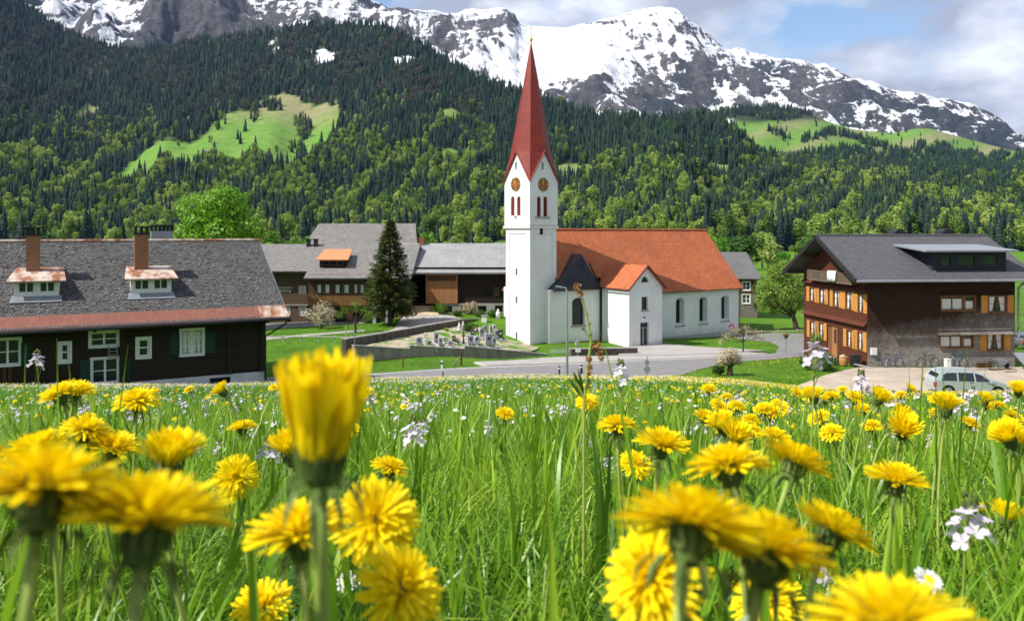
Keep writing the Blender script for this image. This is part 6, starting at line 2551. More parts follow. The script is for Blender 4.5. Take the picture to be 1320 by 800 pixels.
b = ground_at(569.5, 476)
t = thing('delineator', 'white roadside marker post on the verge below the graveyard wall', 'marker post', b)
mb = MB()
mb.prism([(-.06, -.2), (.06, -.2), (.06, .62), (.0, .70), (-.06, .64)], -.04, .04, FRONT)
mb.build('post', M_white_paint, t)
mb = MB()
mb.box(-.064, .064, -.044, .044, .36, .50)
mb.build('reflector_band', M_dark, t)
post('verge_post', 'short dark post on the near edge of the road', 'post', ground_at(571, 487.5), .42, .04, M_dark)
post('verge_post', 'thin rust-brown post below the graveyard wall', 'post', ground_at(519.5, 474.5), .78, .05, mat_plain('rust_brown', (0.20, 0.07, 0.04), (.12, .04, .03), 8, .8, .1))
b = ground_at(594.5, 471.5)
t = post('fence_post', 'weathered wooden fence post with a slanted brace by the road', 'post', b, 1.0, .07, M_board_b)
mb = MB()
mb.tube([(0, 0, .75), (-.75, 0, -.1)], .05, 6)
mb.build('brace', mat_plain('grey_wood', (.25, .22, .18), (.17, .15, .12), 6, .9, .2), t)
post('garden_pole', 'thin tall grey pole at the left end of the graveyard wall', 'pole', ground_at(457, 470), 2.6, .03, M_steel)
t = post('roadside_bollard', 'dark bollard with a pale ring right of the street lamp', 'bollard', ground_at(749.5, 482), .62, .09, M_dark)
t2 = post('roadside_bollard', 'dark thin bollard left of the street lamp', 'bollard', ground_at(721, 484), .62, .06, M_dark)
for q in (t, t2):
    mb = MB()
    mb.tube([(0, 0, .44), (0, 0, .52)], .094 if q is t else .064, 8)
    mb.build('reflector_band', M_white_paint, q)
# the back of a round sign at the junction
b = ground_at(834, 487)
t = thing('road_sign', 'grey post with a small plate and round sign seen from behind, at the junction', 'road sign', b)
hs_ = (487 - 459) / F * b.y
mb = MB()
mb.tube([(0, 0, -.2), (0, 0, hs_)], .03, 8)
mb.build('post', M_steel, t)
mb = MB()
disc = [(.20 * math.cos(2 * math.pi * i / 20), hs_ * .40 + .20 * math.sin(2 * math.pi * i / 20)) for i in range(20)]
mb.prism(disc, -.055, -.035, FRONT)
mb.build('round_plate', M_steel, t)
mb = MB()
mb.box(-.12, .12, -.05, -.035, hs_ * .62, hs_ * .82)
mb.build('small_plate', M_zinc, t)
# no parking sign beside the church
b = at(943, 441, 84)
t = thing('parking_sign', 'round red and blue no-parking sign beside the church corner', 'road sign', b)
hs_ = -(421 - 300) / F * 84 - b.z
mb = MB()
mb.tube([(0, 0, -.2), (0, 0, hs_ + .2)], .03, 8)
mb.build('post', M_steel, t)
for r_, d_, c_, nm in ((.31, -.06, (0.55, 0.03, 0.05), 'red_rim'), (.225, -.066, (0.02, 0.08, 0.40), 'blue_disc')):
    mb = MB()
    mb.prism([(r_ * math.cos(2 * math.pi * i / 24), hs_ + r_ * math.sin(2 * math.pi * i / 24)) for i in range(24)], d_, -.035, FRONT)
    mb.build(nm, mat_plain(nm, c_, None, 3, .4, 0), t)
mb = MB()
mb.obox((0, -.069, hs_), (.46, .006, .05), Matrix.Rotation(R(45), 3, 'Y'))
mb.obox((0, -.0705, hs_), (.46, .006, .05), Matrix.Rotation(R(-45), 3, 'Y'))
mb.build('red_bars', bpy.data.materials['red_rim'], t)
# lantern at the junction
b = ground_at(1013, 458)
t = thing('path_lantern', 'low path lamp with a brown conical head at the road junction', 'lamp', b)
mb = MB()
mb.tube([(0, 0, -.2), (0, 0, 1.45)], .04, 8)
mb.build('post', M_steel, t)
mb = MB()
mb.lathe([(.06, 1.4), (.16, 1.55), (.27, 1.78), (.30, 1.80), (.05, 1.88), (.01, 1.9)], 14)
mb.build('lamp_head', M_frame_br, t)


def rail_fence(name, label, pts, h, rails, mat, group=None):
    t = thing(name, label, 'fence', pts[0], 0, group)
    o_ = Vector(pts[0])
    for p in pts:
        mb = MB()
        q = Vector(p) - o_
        mb.tube([q + Vector((0, 0, -.2)), q + Vector((0, 0, h + .08))], .06, 7)
        mb.build('post', mat, t)
    for zr_ in rails:
        mb = MB()
        mb.tube([Vector(p) - o_ + Vector((0, -.07, zr_)) for p in pts], .045, 7)
        mb.build('rail', mat, t)
    return t


M_pale_wood = mat_plain('pale_round_wood', (0.50, 0.44, 0.33), (0.36, 0.31, 0.23), 5, .85, .2)
rail_fence('rail_fence', 'pale wooden rail fence in front of the pear tree', [at(u, 430, 86) for u in (962, 982, 1003, 1028, 1052)], .85, (.78,), M_pale_wood)
rail_fence('rail_fence', 'low pale rail fence along the guesthouse lawn', [at(u, 436, 66.5) for u in (340, 365, 388, 411, 432, 452)], .55, (.5,), mat_plain('grey_rail', (.45, .45, .43), (.33, .33, .32), 5, .8, .1))
post('marker_stake', 'yellowish wooden stake on the guesthouse lawn', 'stake', ground_at(446, 433), 1.0, .05, M_pale_wood)
# gate between the wall ends, and the notice box
b = P(721, 458, 66.6)
b.z = gz(b.x, b.y) + .11
t = thing('garden_gate', 'low wrought gate with ring ornaments between the two wall ends', 'gate', b, R(12))
mb = MB()
for z in (.12, .5):
    mb.tube([(-.85, 0, z), (.85, 0, z)], .018, 6)
for i in range(7):
    x = -.85 + 1.7 * i / 6
    mb.tube([(x, 0, .05), (x, 0, .56)], .014, 5)
mb.build('gate_frame', M_steel, t)
for i in range(6):
    x = -.71 + 1.42 * i / 5
    mb = MB()
    mb.tube([(x + .10 * math.cos(g * math.pi / 6), 0, .30 + .10 * math.sin(g * math.pi / 6)) for g in range(13)], .016, 5, cap=False)
    mb.build('ring', M_white_paint, t)
b = P(745, 458, 66.0)
b.z = gz(b.x, b.y)
t = thing('notice_box', 'white notice board on a post at the low forecourt wall', 'notice board', b, R(12))
mb = MB()
mb.box(-.05, .05, -.05, .05, -.2, 1.0)
mb.build('post', M_conc, t)
mb = MB()
mb.box(-.22, .22, -.1, -.04, .40, .75)
mb.build('board', M_white_paint, t)
mb = MB()
mb.box(-.20, .05, -.12, .2, .95, 1.30)
mb.build('cap_stone', M_conc, t)
# ------------------------------------------------------------------ the yard by the shingled house
M_tyre = mat_plain('tyre_rubber', (0.022, 0.022, 0.023), (.015, .015, .016), 10, .85, .1)
M_carpaint = mat_plain('silver_car_paint', (0.50, 0.54, 0.55), (0.47, 0.51, 0.52), 2, .28, 0, .6, .35)
M_lamp_r = mat_plain('red_lamp', (0.55, 0.02, 0.02), (.4, .015, .015), 6, .2, 0, .6)
M_lamp_w = mat_plain('clear_lamp', (0.7, 0.72, 0.75), (.5, .52, .55), 6, .1, 0, .7)


def car(label, base, rz, paint, L=4.25, Wd=1.70, H=1.46):
    t = thing('parked_car', label, 'car', base, rz)
    hw = Wd / 2
    belt = .83
    # outline, rear at x=0, front at x=L
    low = [(0.05, .30), (L - .05, .30), (L, .48), (L - .03, .66), (L - .30, .74), (L - .95, belt + .02), (0.02, belt + .04), (0, .55)]
    mb = MB()

    def loft(prof, ys):
        k = len(prof)
        vs = []
        for y, s in ys:
            cx = sum(p[0] for p in prof) / k
            cz = sum(p[1] for p in prof) / k
            vs += [((p[0] - cx) * s + cx, y, (p[1] - cz) * s + cz) for p in prof]
        fs = []
        for i in range(len(ys) - 1):
            for j in range(k):
                fs.append((i * k + j, i * k + (j + 1) % k, (i + 1) * k + (j + 1) % k, (i + 1) * k + j))
        fs += [tuple(range(k)), tuple(range(len(ys) * k - 1, (len(ys) - 1) * k - 1, -1))]
        mb.add(vs, fs)
    loft(low, [(-hw, .955), (-hw + .05, .985), (-hw + .16, 1), (hw - .16, 1), (hw - .05, .985), (hw, .955)])
    cab = [(0.06, belt), (L - .92, belt), (L - 1.55, H - .16), (L - 1.95, H - .03), (1.4, H), (.62, H - .05), (.40, H - .14)]
    k = len(cab)
    vs = []
    for y in (-1, 1):
        for x, z in cab:
            g = (z - belt) / (H - belt)
            vs.append((x, y * (hw - .035 - .17 * g), z))
    mb.add(vs, [(i, (i + 1) % k, k + (i + 1) % k, k + i) for i in range(k)] + [tuple(range(k)), tuple(range(2 * k - 1, k - 1, -1))])
    body = mb.build('body', paint, t)
    bv = body.modifiers.new('soft', 'BEVEL')
    bv.width = .05
    bv.segments = 2
    bv.limit_method = 'ANGLE'
    bv.angle_limit = R(35)

    def sidey(z, s):
        g = (z - belt) / (H - belt)
        return s * (hw - .035 - .17 * max(g, 0) + .006)
    for s in (-1, 1):
        for poly in ([(.42, belt + .07), (1.28, belt + .05), (1.28, H - .10), (.74, H - .12), (.52, H - .24)], [(1.36, belt + .05), (2.22, belt + .04), (2.18, H - .10), (1.36, H - .09)], [(2.30, belt + .05), (L - 1.10, belt + .05), (L - 1.62, H - .22), (L - 1.95, H - .12), (2.26, H - .10)]):
            m2 = MB()
            m2.add([(x, sidey(z, s), z) for x, z in poly], [tuple(range(len(poly)))])
            m2.build('side_window', M_glass, t)
    m2 = MB()
    y1, y0 = hw - .16, hw - .25
    m2.add([(.115, -y1, belt + .06), (.115, y1, belt + .06), (.345, y0, H - .19), (.345, -y0, H - .19)], [(0, 1, 2, 3)])
    m2.build('rear_window', M_glass, t)
    m2 = MB()
    x0_, x1_ = L - .98, L - 1.52
    m2.add([(x0_ + .04, -y1, belt + .06), (x0_ + .04, y1, belt + .06), (x1_ + .03, y0, H - .19), (x1_ + .03, -y0, H - .19)], [(0, 1, 2, 3)])
    m2.build('windscreen', M_glass, t)
    for s in (-1, 1):
        m2 = MB()
        m2.box(-.015, .14, s * (hw - .02) - .10 if s > 0 else -hw - .004, s * (hw - .02) + .024 if s > 0 else -hw + .12, .58, .80)
        m2.build('tail_light', M_lamp_r, t)
        m2 = MB()
        m2.box(L - .40, L - .02, (hw - .30) if s > 0 else -hw - .004, (hw + .004) if s > 0 else -hw + .30, .60, .73)
        m2.build('headlight', M_lamp_w, t)
        m2 = MB()
        m2.box(L - 1.25, L - 1.08, s * hw + (.0 if s > 0 else -.16), s * hw + (.16 if s > 0 else 0), belt + .0, belt + .13)
        m2.build('wing_mirror', paint, t)
        for x in (.78, L - .80):
            w = bpy.data.objects.new('wheel', None)
            m3 = MB()
            rot = Matrix.Rotation(R(90), 3, 'X')
            m3.lathe([(.20, -.09), (.29, -.10), (.31, -.06), (.31, .06), (.29, .10), (.20, .09)], 20, (x, s * (hw - .09), .31), rot)
            wh = m3.build('wheel', M_tyre, t)
            m3 = MB()
            m3.lathe([(.02, -.104), (.10, -.108), (.205, -.098), (.205, -.05), (.205, .05), (.205, .098), (.10, .108), (.02, .104)], 14, (x, s * (hw - .09), .31), rot)
            m3.build('rim', M_steel, wh)
            bpy.data.objects.remove(w)
            m4 = MB()
            m4.prism([(x + .37 * math.cos(math.pi * i / 10), .30 + .37 * math.sin(math.pi * i / 10)) for i in range(11)], s * (hw - .2), s * (hw + .002), FRONT)
            m4.build('wheel_arch', M_black, t)
    m2 = MB()
    m2.box(.5, L - .5, -hw + .0, hw - .0, .24, .32)
    m2.build('sill_trim', M_dark, t)
    for s in (-1, 1):
        for x in (1.95, 2.85):
            m2 = MB()
            m2.box(x, x + .17, s * (hw + .0) - .012, s * (hw + .0) + .012, .80, .835)
            m2.build('door_handle', M_dark, t)
    return t


cb_ = P(1197, 505, 46.0)
cb_.z = gz(cb_.x + 2, cb_.y) + .03
car('silver small family car parked on the gravel yard', cb_, R(-8), M_carpaint)
cg = P(1309, 455, 72)
cg.z = gz(cg.x, cg.y) + .02
car('grey car half hidden behind the corner of the shingled house', cg, R(14), mat_plain('dark_grey_paint', (.10, .11, .12), (.09, .1, .11), 2, .3, 0, .6))

_bm = {}


def bicycle(label, base, rz, lean, col):
    t = thing('bicycle', label, 'bicycle', base, rz, 'bicycles along the house wall')
    t.rotation_euler = (lean, 0, rz)
    fm = mat_plain('bike_' + label.split()[0], col, None, 4, .4, 0)
    for x in (0, 1.02):
        mb = MB()
        mb.tube([(x + .33 * math.cos(i * math.pi / 12), 0, .34 + .33 * math.sin(i * math.pi / 12)) for i in range(25)], .020, 6, cap=False)
        w = mb.build('wheel', M_tyre, t)
        mb = MB()
        for i in range(8):
            g = i * math.pi / 8
            mb.tube([(x - .32 * math.cos(g), 0, .34 - .32 * math.sin(g)), (x + .32 * math.cos(g), 0, .34 + .32 * math.sin(g))], .004, 4)
        mb.tube([(x, -.05, .34), (x, .05, .34)], .025, 8)
        mb.build('spokes', M_steel, w)
    mb = MB()
    bb_, st2, hd, hd2 = (.44, 0, .30), (.30, 0, .82), (.86, 0, .82), (.89, 0, .68)
    for a, c_ in ((bb_, st2), (bb_, hd2), (st2, hd), (hd, hd2), ((0, .04, .34), bb_), ((0, -.04, .34), bb_), ((0, .04, .34), st2), ((0, -.04, .34), st2), (hd2, (1.02, .0, .34)), (hd, (.83, 0, .98))):
        mb.tube([a, c_], .018, 6)
    mb.build('frame', fm, t)
    mb = MB()
    mb.tube([(.76, -.27, 1.0), (.84, -.2, .99), (.83, 0, .98), (.84, .2, .99), (.76, .27, 1.0)], .014, 6)
    mb.build('handlebar', M_steel, t)
    mb = MB()
    mb.blob((.25, 0, .93), (.14, .07, .035), 2, .05)
    mb.tube([(.29, 0, .82), (.26, 0, .92)], .014, 6)
    mb.build('saddle', M_dark, t)
    mb = MB()
    mb.lathe([(.08, -.01), (.08, .01)], 12, (.44, -.06, .30), Matrix.Rotation(R(90), 3, 'X'))
    mb.tube([(.44, -.06, .30), (.5, -.1, .16)], .012, 5)
    mb.build('crank', M_steel, t)
    return t


def byard(u, v, dy=0):
    p = ground_at(u, v)
    return p


def wall_pt(u, off):
    a, _ = RH.pix(u, 470, 'y', -off)
    q = Vector((oR.x + a * RH.c + off * RH.s, oR.y + a * RH.s - off * RH.c, 0))
    q.z = gz(q.x, q.y) + .03
    return q


bicycle('blue bicycle leaning on the house wall nearest the corner', wall_pt(1143, .42), TRH + R(3), R(-9), (0.05, 0.10, 0.25))
bicycle('black bicycle leaning on the wall left of the white box', wall_pt(1188, .42), TRH - R(2), R(-9), (0.03, 0.03, 0.035))
bicycle('teal bicycle leaning on the wall right of the white box', wall_pt(1226, .42), TRH + R(2), R(-9), (0.03, 0.16, 0.19))
b = wall_pt(1221.5, .35)
t = thing('white_bin', 'white upright box between the bicycles at the wall', 'bin', b, TRH)
mb = MB()
mb.box(-.17, .17, -.16, .16, 0, .58)
mb.build('bin_body', M_white_paint, t)
mb = MB()
mb.box(-.19, .19, -.18, .18, .58, .64)
mb.build('lid', M_white_paint, t)
# wheelbarrow
b = wall_pt(1283, .85)
t = thing('wheelbarrow', 'grey metal wheelbarrow beside planks at the house wall', 'wheelbarrow', b, TRH)
mb = MB()
tr = [(-.1, .62), (.75, .62), (.55, .28), (.10, .28)]
mb.prism(tr, -.30, .30, FRONT)
mb.build('tray', M_zinc, t)
mb = MB()
for s in (-1, 1):
    mb.tube([(-.65, s * .28, .55), (.1, s * .22, .30), (.85, s * .05, .20)], .018, 6)
    mb.tube([(.1, s * .22, .30), (.02, s * .24, 0)], .018, 6)
mb.build('frame', M_dark, t)
mb = MB()
mb.lathe([(.05, -.05), (.17, -.05), (.19, 0), (.17, .05), (.05, .05)], 14, (.88, 0, .19), Matrix.Rotation(R(90), 3, 'X'))
mb.build('wheel', M_tyre, t)
# planks, crate, timber
r8 = random.Random(8)
for i, lab in enumerate(('long grey plank lying on the gravel by the wheelbarrow', 'brown plank lying askew under the grey one', 'short pale plank lying nearest the car')):
    b = wall_pt((1276, 1292, 1302)[i], (1.5, 1.8, 2.6)[i])
    t = thing('plank', lab, 'plank', b, TRH + R((4, -9, 14)[i]))
    mb = MB()
    mb.obox((0, 0, .05 + .03 * i), (2.4 - .6 * i, .2, .05))
    o = mb.build('board', (M_conc, M_board_b, M_pale_wood)[i], t)
b = wall_pt(1268, .5)
t = thing('timber_stack', 'low stack of brown timber against the house wall', 'timber', b, TRH)
for i in range(5):
    mb = MB()
    mb.obox((r8.uniform(-.08, .08), (i % 2) * .16 - .1, .08 + .12 * (i // 2)), (1.1, .14, .10))
    mb.build('beam', M_board_b, t)
b = wall_pt(1315, 1.2)
t = thing('trailer_ramp', 'pale grey sloping metal board beside the house corner', 'ramp board', b, TRH)
mb = MB()
mb.slab((-.5, -1.6, .05), (.55, -1.6, .05), (.55, 0, 1.15), (-.5, 0, 1.15), .08)
mb.build('board', M_steel, t)
mb = MB()
mb.tube([(.4, 0, 1.05), (.4, .2, -.05)], .03, 6)
mb.build('strut', M_dark, t)
# picket fence, pots and bin by the steps


def gable_pt(v_off, k):
    """a point v_off metres along the gable from the near corner, k metres out from it"""
    q = Vector((oR.x - k * RH.c - v_off * RH.s, oR.y - k * RH.s + v_off * RH.c, 0))
    q.z = gz(q.x, q.y)
    return q


t = thing('picket_fence', 'short weathered picket fence by the house steps', 'fence', gable_pt(.4, 2.9), TRH + R(25))
for i in range(11):
    mb = MB()
    x = i * .15
    hh_ = .62 + .08 * math.sin(i * 1.7)
    mb.prism([(x, -.1), (x + .09, -.1), (x + .09, hh_ - .05), (x + .045, hh_), (x, hh_ - .05)], 0, .025, FRONT)
    mb.build('picket', (M_pale_wood, M_board_b)[i % 2], t)
mb = MB()
mb.box(-.05, 1.7, .026, .06, .2, .27)
mb.box(-.05, 1.7, .026, .06, .45, .52)
mb.build('rails', M_board_b, t)
t = thing('planter', 'red flower trough left of the picket fence', 'planter', gable_pt(.9, 3.7), TRH)
mb = MB()
mb.prism([(-.3, .0), (.3, .0), (.36, .34), (-.36, .34)], -.18, .18, FRONT)
mb.build('trough', mat_plain('red_trough', (.40, .06, .035), (.28, .04, .03), 5, .7, .1), t)
leaf_cloud('plants', [(-.2, 0, .42), (.15, 0, .44)], [.2, .2], 220, .05, M_lf_bush, t, 3)
t = thing('clay_pot', 'big ochre clay pot between fence and house wall', 'pot', gable_pt(.6, 1.45), 0)
mb = MB()
mb.lathe([(.16, 0), (.26, .1), (.30, .42), (.26, .62), (.29, .66), (.24, .66), (.2, .5)], 14)
mb.build('pot_body', mat_plain('ochre_clay', (.50, .24, .08), (.38, .17, .06), 5, .8, .1), t)
mb = MB()
mb.blob((0, 0, .66), (.24, .24, .16), 2, .3, 4)
mb.build('plant', M_lf_beige, t)
t = thing('rubbish_bin', 'dark square bin beside the clay pot at the gable wall', 'bin', gable_pt(.25, .75), TRH)
mb = MB()
mb.box(-.28, .28, -.25, .25, 0, .8)
mb.build('bin_body', M_dark, t)
mb = MB()
mb.box(-.31, .31, -.28, .28, .8, .87)
mb.build('lid', M_dark, t)
t = thing('plank', 'short white-grey board lying at the near house corner', 'plank', gable_pt(-.35, .5), R(-28))
mb = MB()
mb.obox((0, 0, .12), (1.25, .3, .07), Matrix.Rotation(R(9), 3, 'Y'))
mb.build('board', M_conc, t)
# white cloth over the balcony rail
mb = MB()
y0, y1 = RH.pix(1077.5, 355, 'x', -.66)[0], RH.pix(1066.5, 353, 'x', -.66)[0]
nn_ = 10
vs, fs = [], []
for i in range(nn_ + 1):
    y = y0 + (y1 - y0) * i / nn_
    wv = .03 * math.sin(i * 1.5)
    for (x, z) in ((-.45, bz1 - .25), (-.50, bz1 + .05), (-.60, bz1 + .07), (-.68 + wv, bz1 + .01), (-.70 + wv, bz1 - .35), (-.71 + wv * 1.5, bz1 - .72 - .04 * math.sin(i * 2.1))):
        vs.append((x, y, z))
for i in range(nn_):
    for j in range(5):
        fs.append((i * 6 + j, i * 6 + j + 1, (i + 1) * 6 + j + 1, (i + 1) * 6 + j))
mb.add(vs, fs)
cl = mb.build('blanket', M_white_paint, None, True)
cl.location = oR
cl.rotation_euler = (0, 0, TRH)
sm = cl.modifiers.new('thick', 'SOLIDIFY')
sm.thickness = .02
tag(cl, 'white blanket airing over the balcony rail of the shingled house', 'blanket')
# table in the open bay of the barn, flower hut in the clearing
t = thing('bench_table', 'pale trestle table standing in the dark bay of the barn', 'table', (oB.x + op[0] + 1.6, oB.y + .9, oB.z + op[2]), 0)
mb = MB()
mb.box(-1.1, 1.1, -.3, .3, .68, .74)
mb.build('tabletop', M_steel, t)
for x in (-.9, .9):
    mb = MB()
    mb.box(x - .04, x + .04, -.28, .28, 0, .68)
    mb.build('leg', M_steel, t)
X_, Y_, Z_, V_ = L1.pt(np.array([266.0]), np.array([(327 - 203) / (327 - skyline(SK1, 266.0))]))
t = thing('hay_barn', 'tiny grey hay barn alone on the green slope', 'hut', (X_[0], Y_[0], Z_[0] - 1), R(10))
mb = MB()
mb.box(-6, 6, -4, 4, -3, 4)
mb.build('wall', M_board_b, t)
mb = MB()
mb.slab((-7, -5.2, 3.6), (7, -5.2, 3.6), (7, 0, 7), (-7, 0, 7), .4)
mb.slab((-7, 5.2, 3.6), (7, 5.2, 3.6), (7, 0, 7), (-7, 0, 7), .4)
mb.build('roof', M_shing_l, t)

# ------------------------------------------------------------------ the flowering meadow in front
M_grass = mat_leaf('grass_blades', [(0.20, (0.07, 0.175, 0.008)), (0.50, (0.185, 0.360, 0.016)), (0.80, (0.43, 0.56, 0.05))], .42, .38, .45, 1.2, rand=.5)
M_grass_f = mat_leaf('far_grass_blades', [(0.20, (0.06, 0.17, 0.009)), (0.50, (0.11, 0.27, 0.014)), (0.80, (0.24, 0.40, 0.03))], .42, .5, .3, .25, rand=.5)
M_broad = mat_leaf('broad_leaves', [(0.2, (0.028, 0.10, 0.008)), (0.8, (0.07, 0.18, 0.014))], .35, .4, .45, 2, rand=.5)
M_petal = mat_leaf('dandelion_petals', [(0.10, (0.90, 0.61, 0.002)), (0.45, (0.96, 0.765, 0.004)), (0.85, (0.97, 0.84, 0.012))], .32, .6, .15, 60, rand=.15)
M_calyx = mat_leaf('dandelion_calyx', [(0.2, (0.07, 0.12, 0.025)), (0.8, (0.15, 0.21, 0.045))], .15, .6, .2, 40, rand=.4)
M_stem = mat_leaf('dandelion_stem', [(0.2, (0.26, 0.40, 0.06)), (0.8, (0.45, 0.52, 0.12))], .2, .45, .35, 9, rand=.5)
M_lilac = mat_leaf('cuckooflower_petals', [(0.2, (0.66, 0.56, 0.70)), (0.8, (0.84, 0.79, 0.86))], .35, .6, .15, 40, rand=.4)
M_daisy = mat_leaf('daisy_rays', [(0.2, (0.76, 0.74, 0.72)), (0.8, (0.86, 0.85, 0.84))], .3, .6, .15, 40, rand=.4)
M_dry = mat_leaf('dry_seed_husks', [(0.2, (0.30, 0.12, 0.03)), (0.8, (0.50, 0.25, 0.08))], .2, .7, .2, 30, rand=.3)


def blade_verts(r, x, y, h, w, az, bend, seg=5, twist=0.4, fold=True):
    """one leaf blade as a tapering strip"""
    vs, fs = [], []
    dx, dy = math.cos(az), math.sin(az)
    px, py = -dy, dx
    k0 = r.uniform(-.15, .15)
    for i in range(seg + 1):
        t = i / seg
        out = bend * h * t ** 2
        z = h * t * (1 - .38 * bend * t ** 2)
        ww = w * (1 - t ** 2.2) * .5 * (0.75 + .5 * min(1, t * 4)) + .0002
        tw = twist * t + k0
        qx, qy = px * math.cos(tw) + dx * math.sin(tw), py * math.cos(tw) + dy * math.sin(tw)
        cx, cy = x + dx * out, y + dy * out
        vs += [(cx - qx * ww, cy - qy * ww, z), (cx + qx * ww, cy + qy * ww, z)]
    for i in range(seg):
        fs.append((2 * i, 2 * i + 1, 2 * i + 3, 2 * i + 2))
    return vs, fs


def clump_mesh(name, seed, n, rad, h0, h1, w0, w1, mat, seg=5, bend=(.1, .8)):
    r = random.Random(seed)
    V_, F_ = [], []
    for i in range(n):
        g, d = r.uniform(0, 6.28), rad * math.sqrt(r.random())
        vs, fs = blade_verts(r, d * math.cos(g), d * math.sin(g), r.uniform(h0, h1), r.uniform(w0, w1), r.uniform(0, 6.28), r.uniform(*bend), seg, r.uniform(-1, 1))
        o_ = len(V_)
        V_ += vs
        F_ += [tuple(q + o_ for q in f) for f in fs]
    return mesh_np(name, V_, F_, mat, smooth=True)


def rosette_mesh(name, seed, n, L0, L1_, w, mat, tooth=.35):
    r = random.Random(seed)
    V_, F_ = [], []
    for i in range(n):
        g = i * 6.283 / n + r.uniform(-.4, .4)
        Ln = r.uniform(L0, L1_)
        el = r.uniform(.25, 1.15)
        seg = 9
        dx, dy = math.cos(g), math.sin(g)
        for j in range(seg + 1):
            t = j / seg
            ang = el - 1.0 * t
            if j == 0:
                cx, cz = 0.0, 0.0
            else:
                cx += Ln / seg * math.cos(ang)
                cz += Ln / seg * math.sin(ang)
            ww = w * (.25 + .75 * math.sin(math.pi * min(1, t * .85 + .12)) ** .8) * (1 - tooth * (j % 2)) * (1 - t ** 4) + .0004
            V_ += [(dx * cx - dy * ww, dy * cx + dx * ww, cz + ww * .25), (dx * cx, dy * cx, cz), (dx * cx + dy * ww, dy * cx - dx * ww, cz + ww * .25)]
        o_ = len(V_) - 3 * (seg + 1)
        for j in range(seg):
            q = o_ + 3 * j
            F_ += [(q, q + 1, q + 4, q + 3), (q + 1, q + 2, q + 5, q + 4)]
    return mesh_np(name, V_, F_, mat, smooth=True)


near_c = proto_coll('meadow_clump', [clump_mesh('grass_clump', s, 13, .030, .08, (.24, .20, .27, .18)[s % 4], .0022, .0052, M_grass, 6, (.05, 1.0)) for s in range(6)] +
                    [rosette_mesh('leaf_rosette', 50 + s, 7, .09, .19, .016, M_broad) for s in range(3)] +
                    [rosette_mesh('plantain_rosette', 60 + s, 6, .10, .20, .017, M_broad, .0) for s in range(2)] +
                    [clump_mesh('tall_clump', 80 + s, 5, .03, .22, .36, .005, .0095, M_grass, 7, (.05, .7)) for s in range(2)])
far_c = proto_coll('far_clump', [clump_mesh('far_grass', 30 + s, 16, .10, .09, .22, .006, .012, M_grass_f, 3, (.1, .9)) for s in range(5)])


def sow(n, y0, y1, side=.78, pad=.45):
    """points even over the ground inside the wedge that the picture could see"""
    y = np.sqrt(nrg.uniform(0, 1, n) * (y1 ** 2 - y0 ** 2) + y0 ** 2)
    x = nrg.uniform(-1, 1, n) * (side * y + pad)
    return x, y


def free(x, y):
    """not on roads, yards, walls or inside houses"""
    ok = np.ones(x.shape, bool)
    for poly in NOGROW:
        ok &= ~inpoly(x, y, poly)
    return ok


NOGROW = [far_e + near_e[::-1], [(-1.5, 51.4), (0.5, 49.0), (9.0, 45.5), (10.4, 50.2), (13.2, 55.2), (16.5, 59.6), (10, 57.4), (4, 54.6)],
          [(17.2, 47.6), (20.5, 51.2), (24.4, 54.6), (40, 56.2), (58, 58), (58, 40), (40, 43), (24, 44.5), (19, 45.2)],
          [(-31, 30), (-12.2, 40.4), (-19, 54), (-38, 44)], [(24.2, 55), (38, 56), (37, 66), (23, 65)],
          [tuple(p[:2]) for p in gyp], pv + pw[::-1], [(9.0, 66.2), (16.0, 67.3), (23.2, 70.4), (21.5, 72.5), (15.6, 79.2), (11.6, 76.4)],
          [(0, 72), (4, 75), (11, 76), (16, 78), (27, 90), (22, 100), (2, 86)]]


def grass(name, n, y0, y1, coll, pick, smin, smax, keep=None, pad=.45, wide=1.0):
    x, y = sow(n, y0, y1, .78, pad)
    k = free(x, y) if y1 > 25 else np.ones(x.shape, bool)
    if keep is not None:
        k &= keep(x, y)
    x, y = x[k], y[k]
    m = len(x)
    z = T(x, y) - .005
    s = nrg.uniform(smin, smax, m)
    r = np.stack([nrg.normal(0, .10, m), nrg.normal(0, .10, m), nrg.uniform(0, 6.28, m)], -1)
    return scatter(name, np.stack([x, y, z], -1), r, np.stack([s * wide, s * wide, s], -1), pick(m), coll)


def pick_near(m):
    q = nrg.uniform(0, 1, m)
    return np.where(q < .77, nrg.integers(0, 6, m), np.where(q < .85, nrg.integers(6, 9, m), np.where(q < .92, nrg.integers(9, 11, m), nrg.integers(11, 13, m))))


grass('near_grass', 9000, .30, 2.6, near_c, pick_near, .60, .98, pad=1.1)
grass('near_grass', 15500, 2.6, 8.0, near_c, pick_near, .50, .85, pad=1.3, wide=1.35)
grass('meadow_grass', 16000, 7.5, 20, far_c, lambda m: nrg.integers(0, 5, m), .65, 1.05, wide=1.4)
grass('meadow_grass', 30000, 19, 50, far_c, lambda m: nrg.integers(0, 5, m), .40, .75, keep=lambda x, y: T(x, y) > -9.9, wide=2.2)
grass('lawn_grass', 26000, 48, 100, far_c, lambda m: nrg.integers(0, 5, m), .35, .6, wide=2.6)


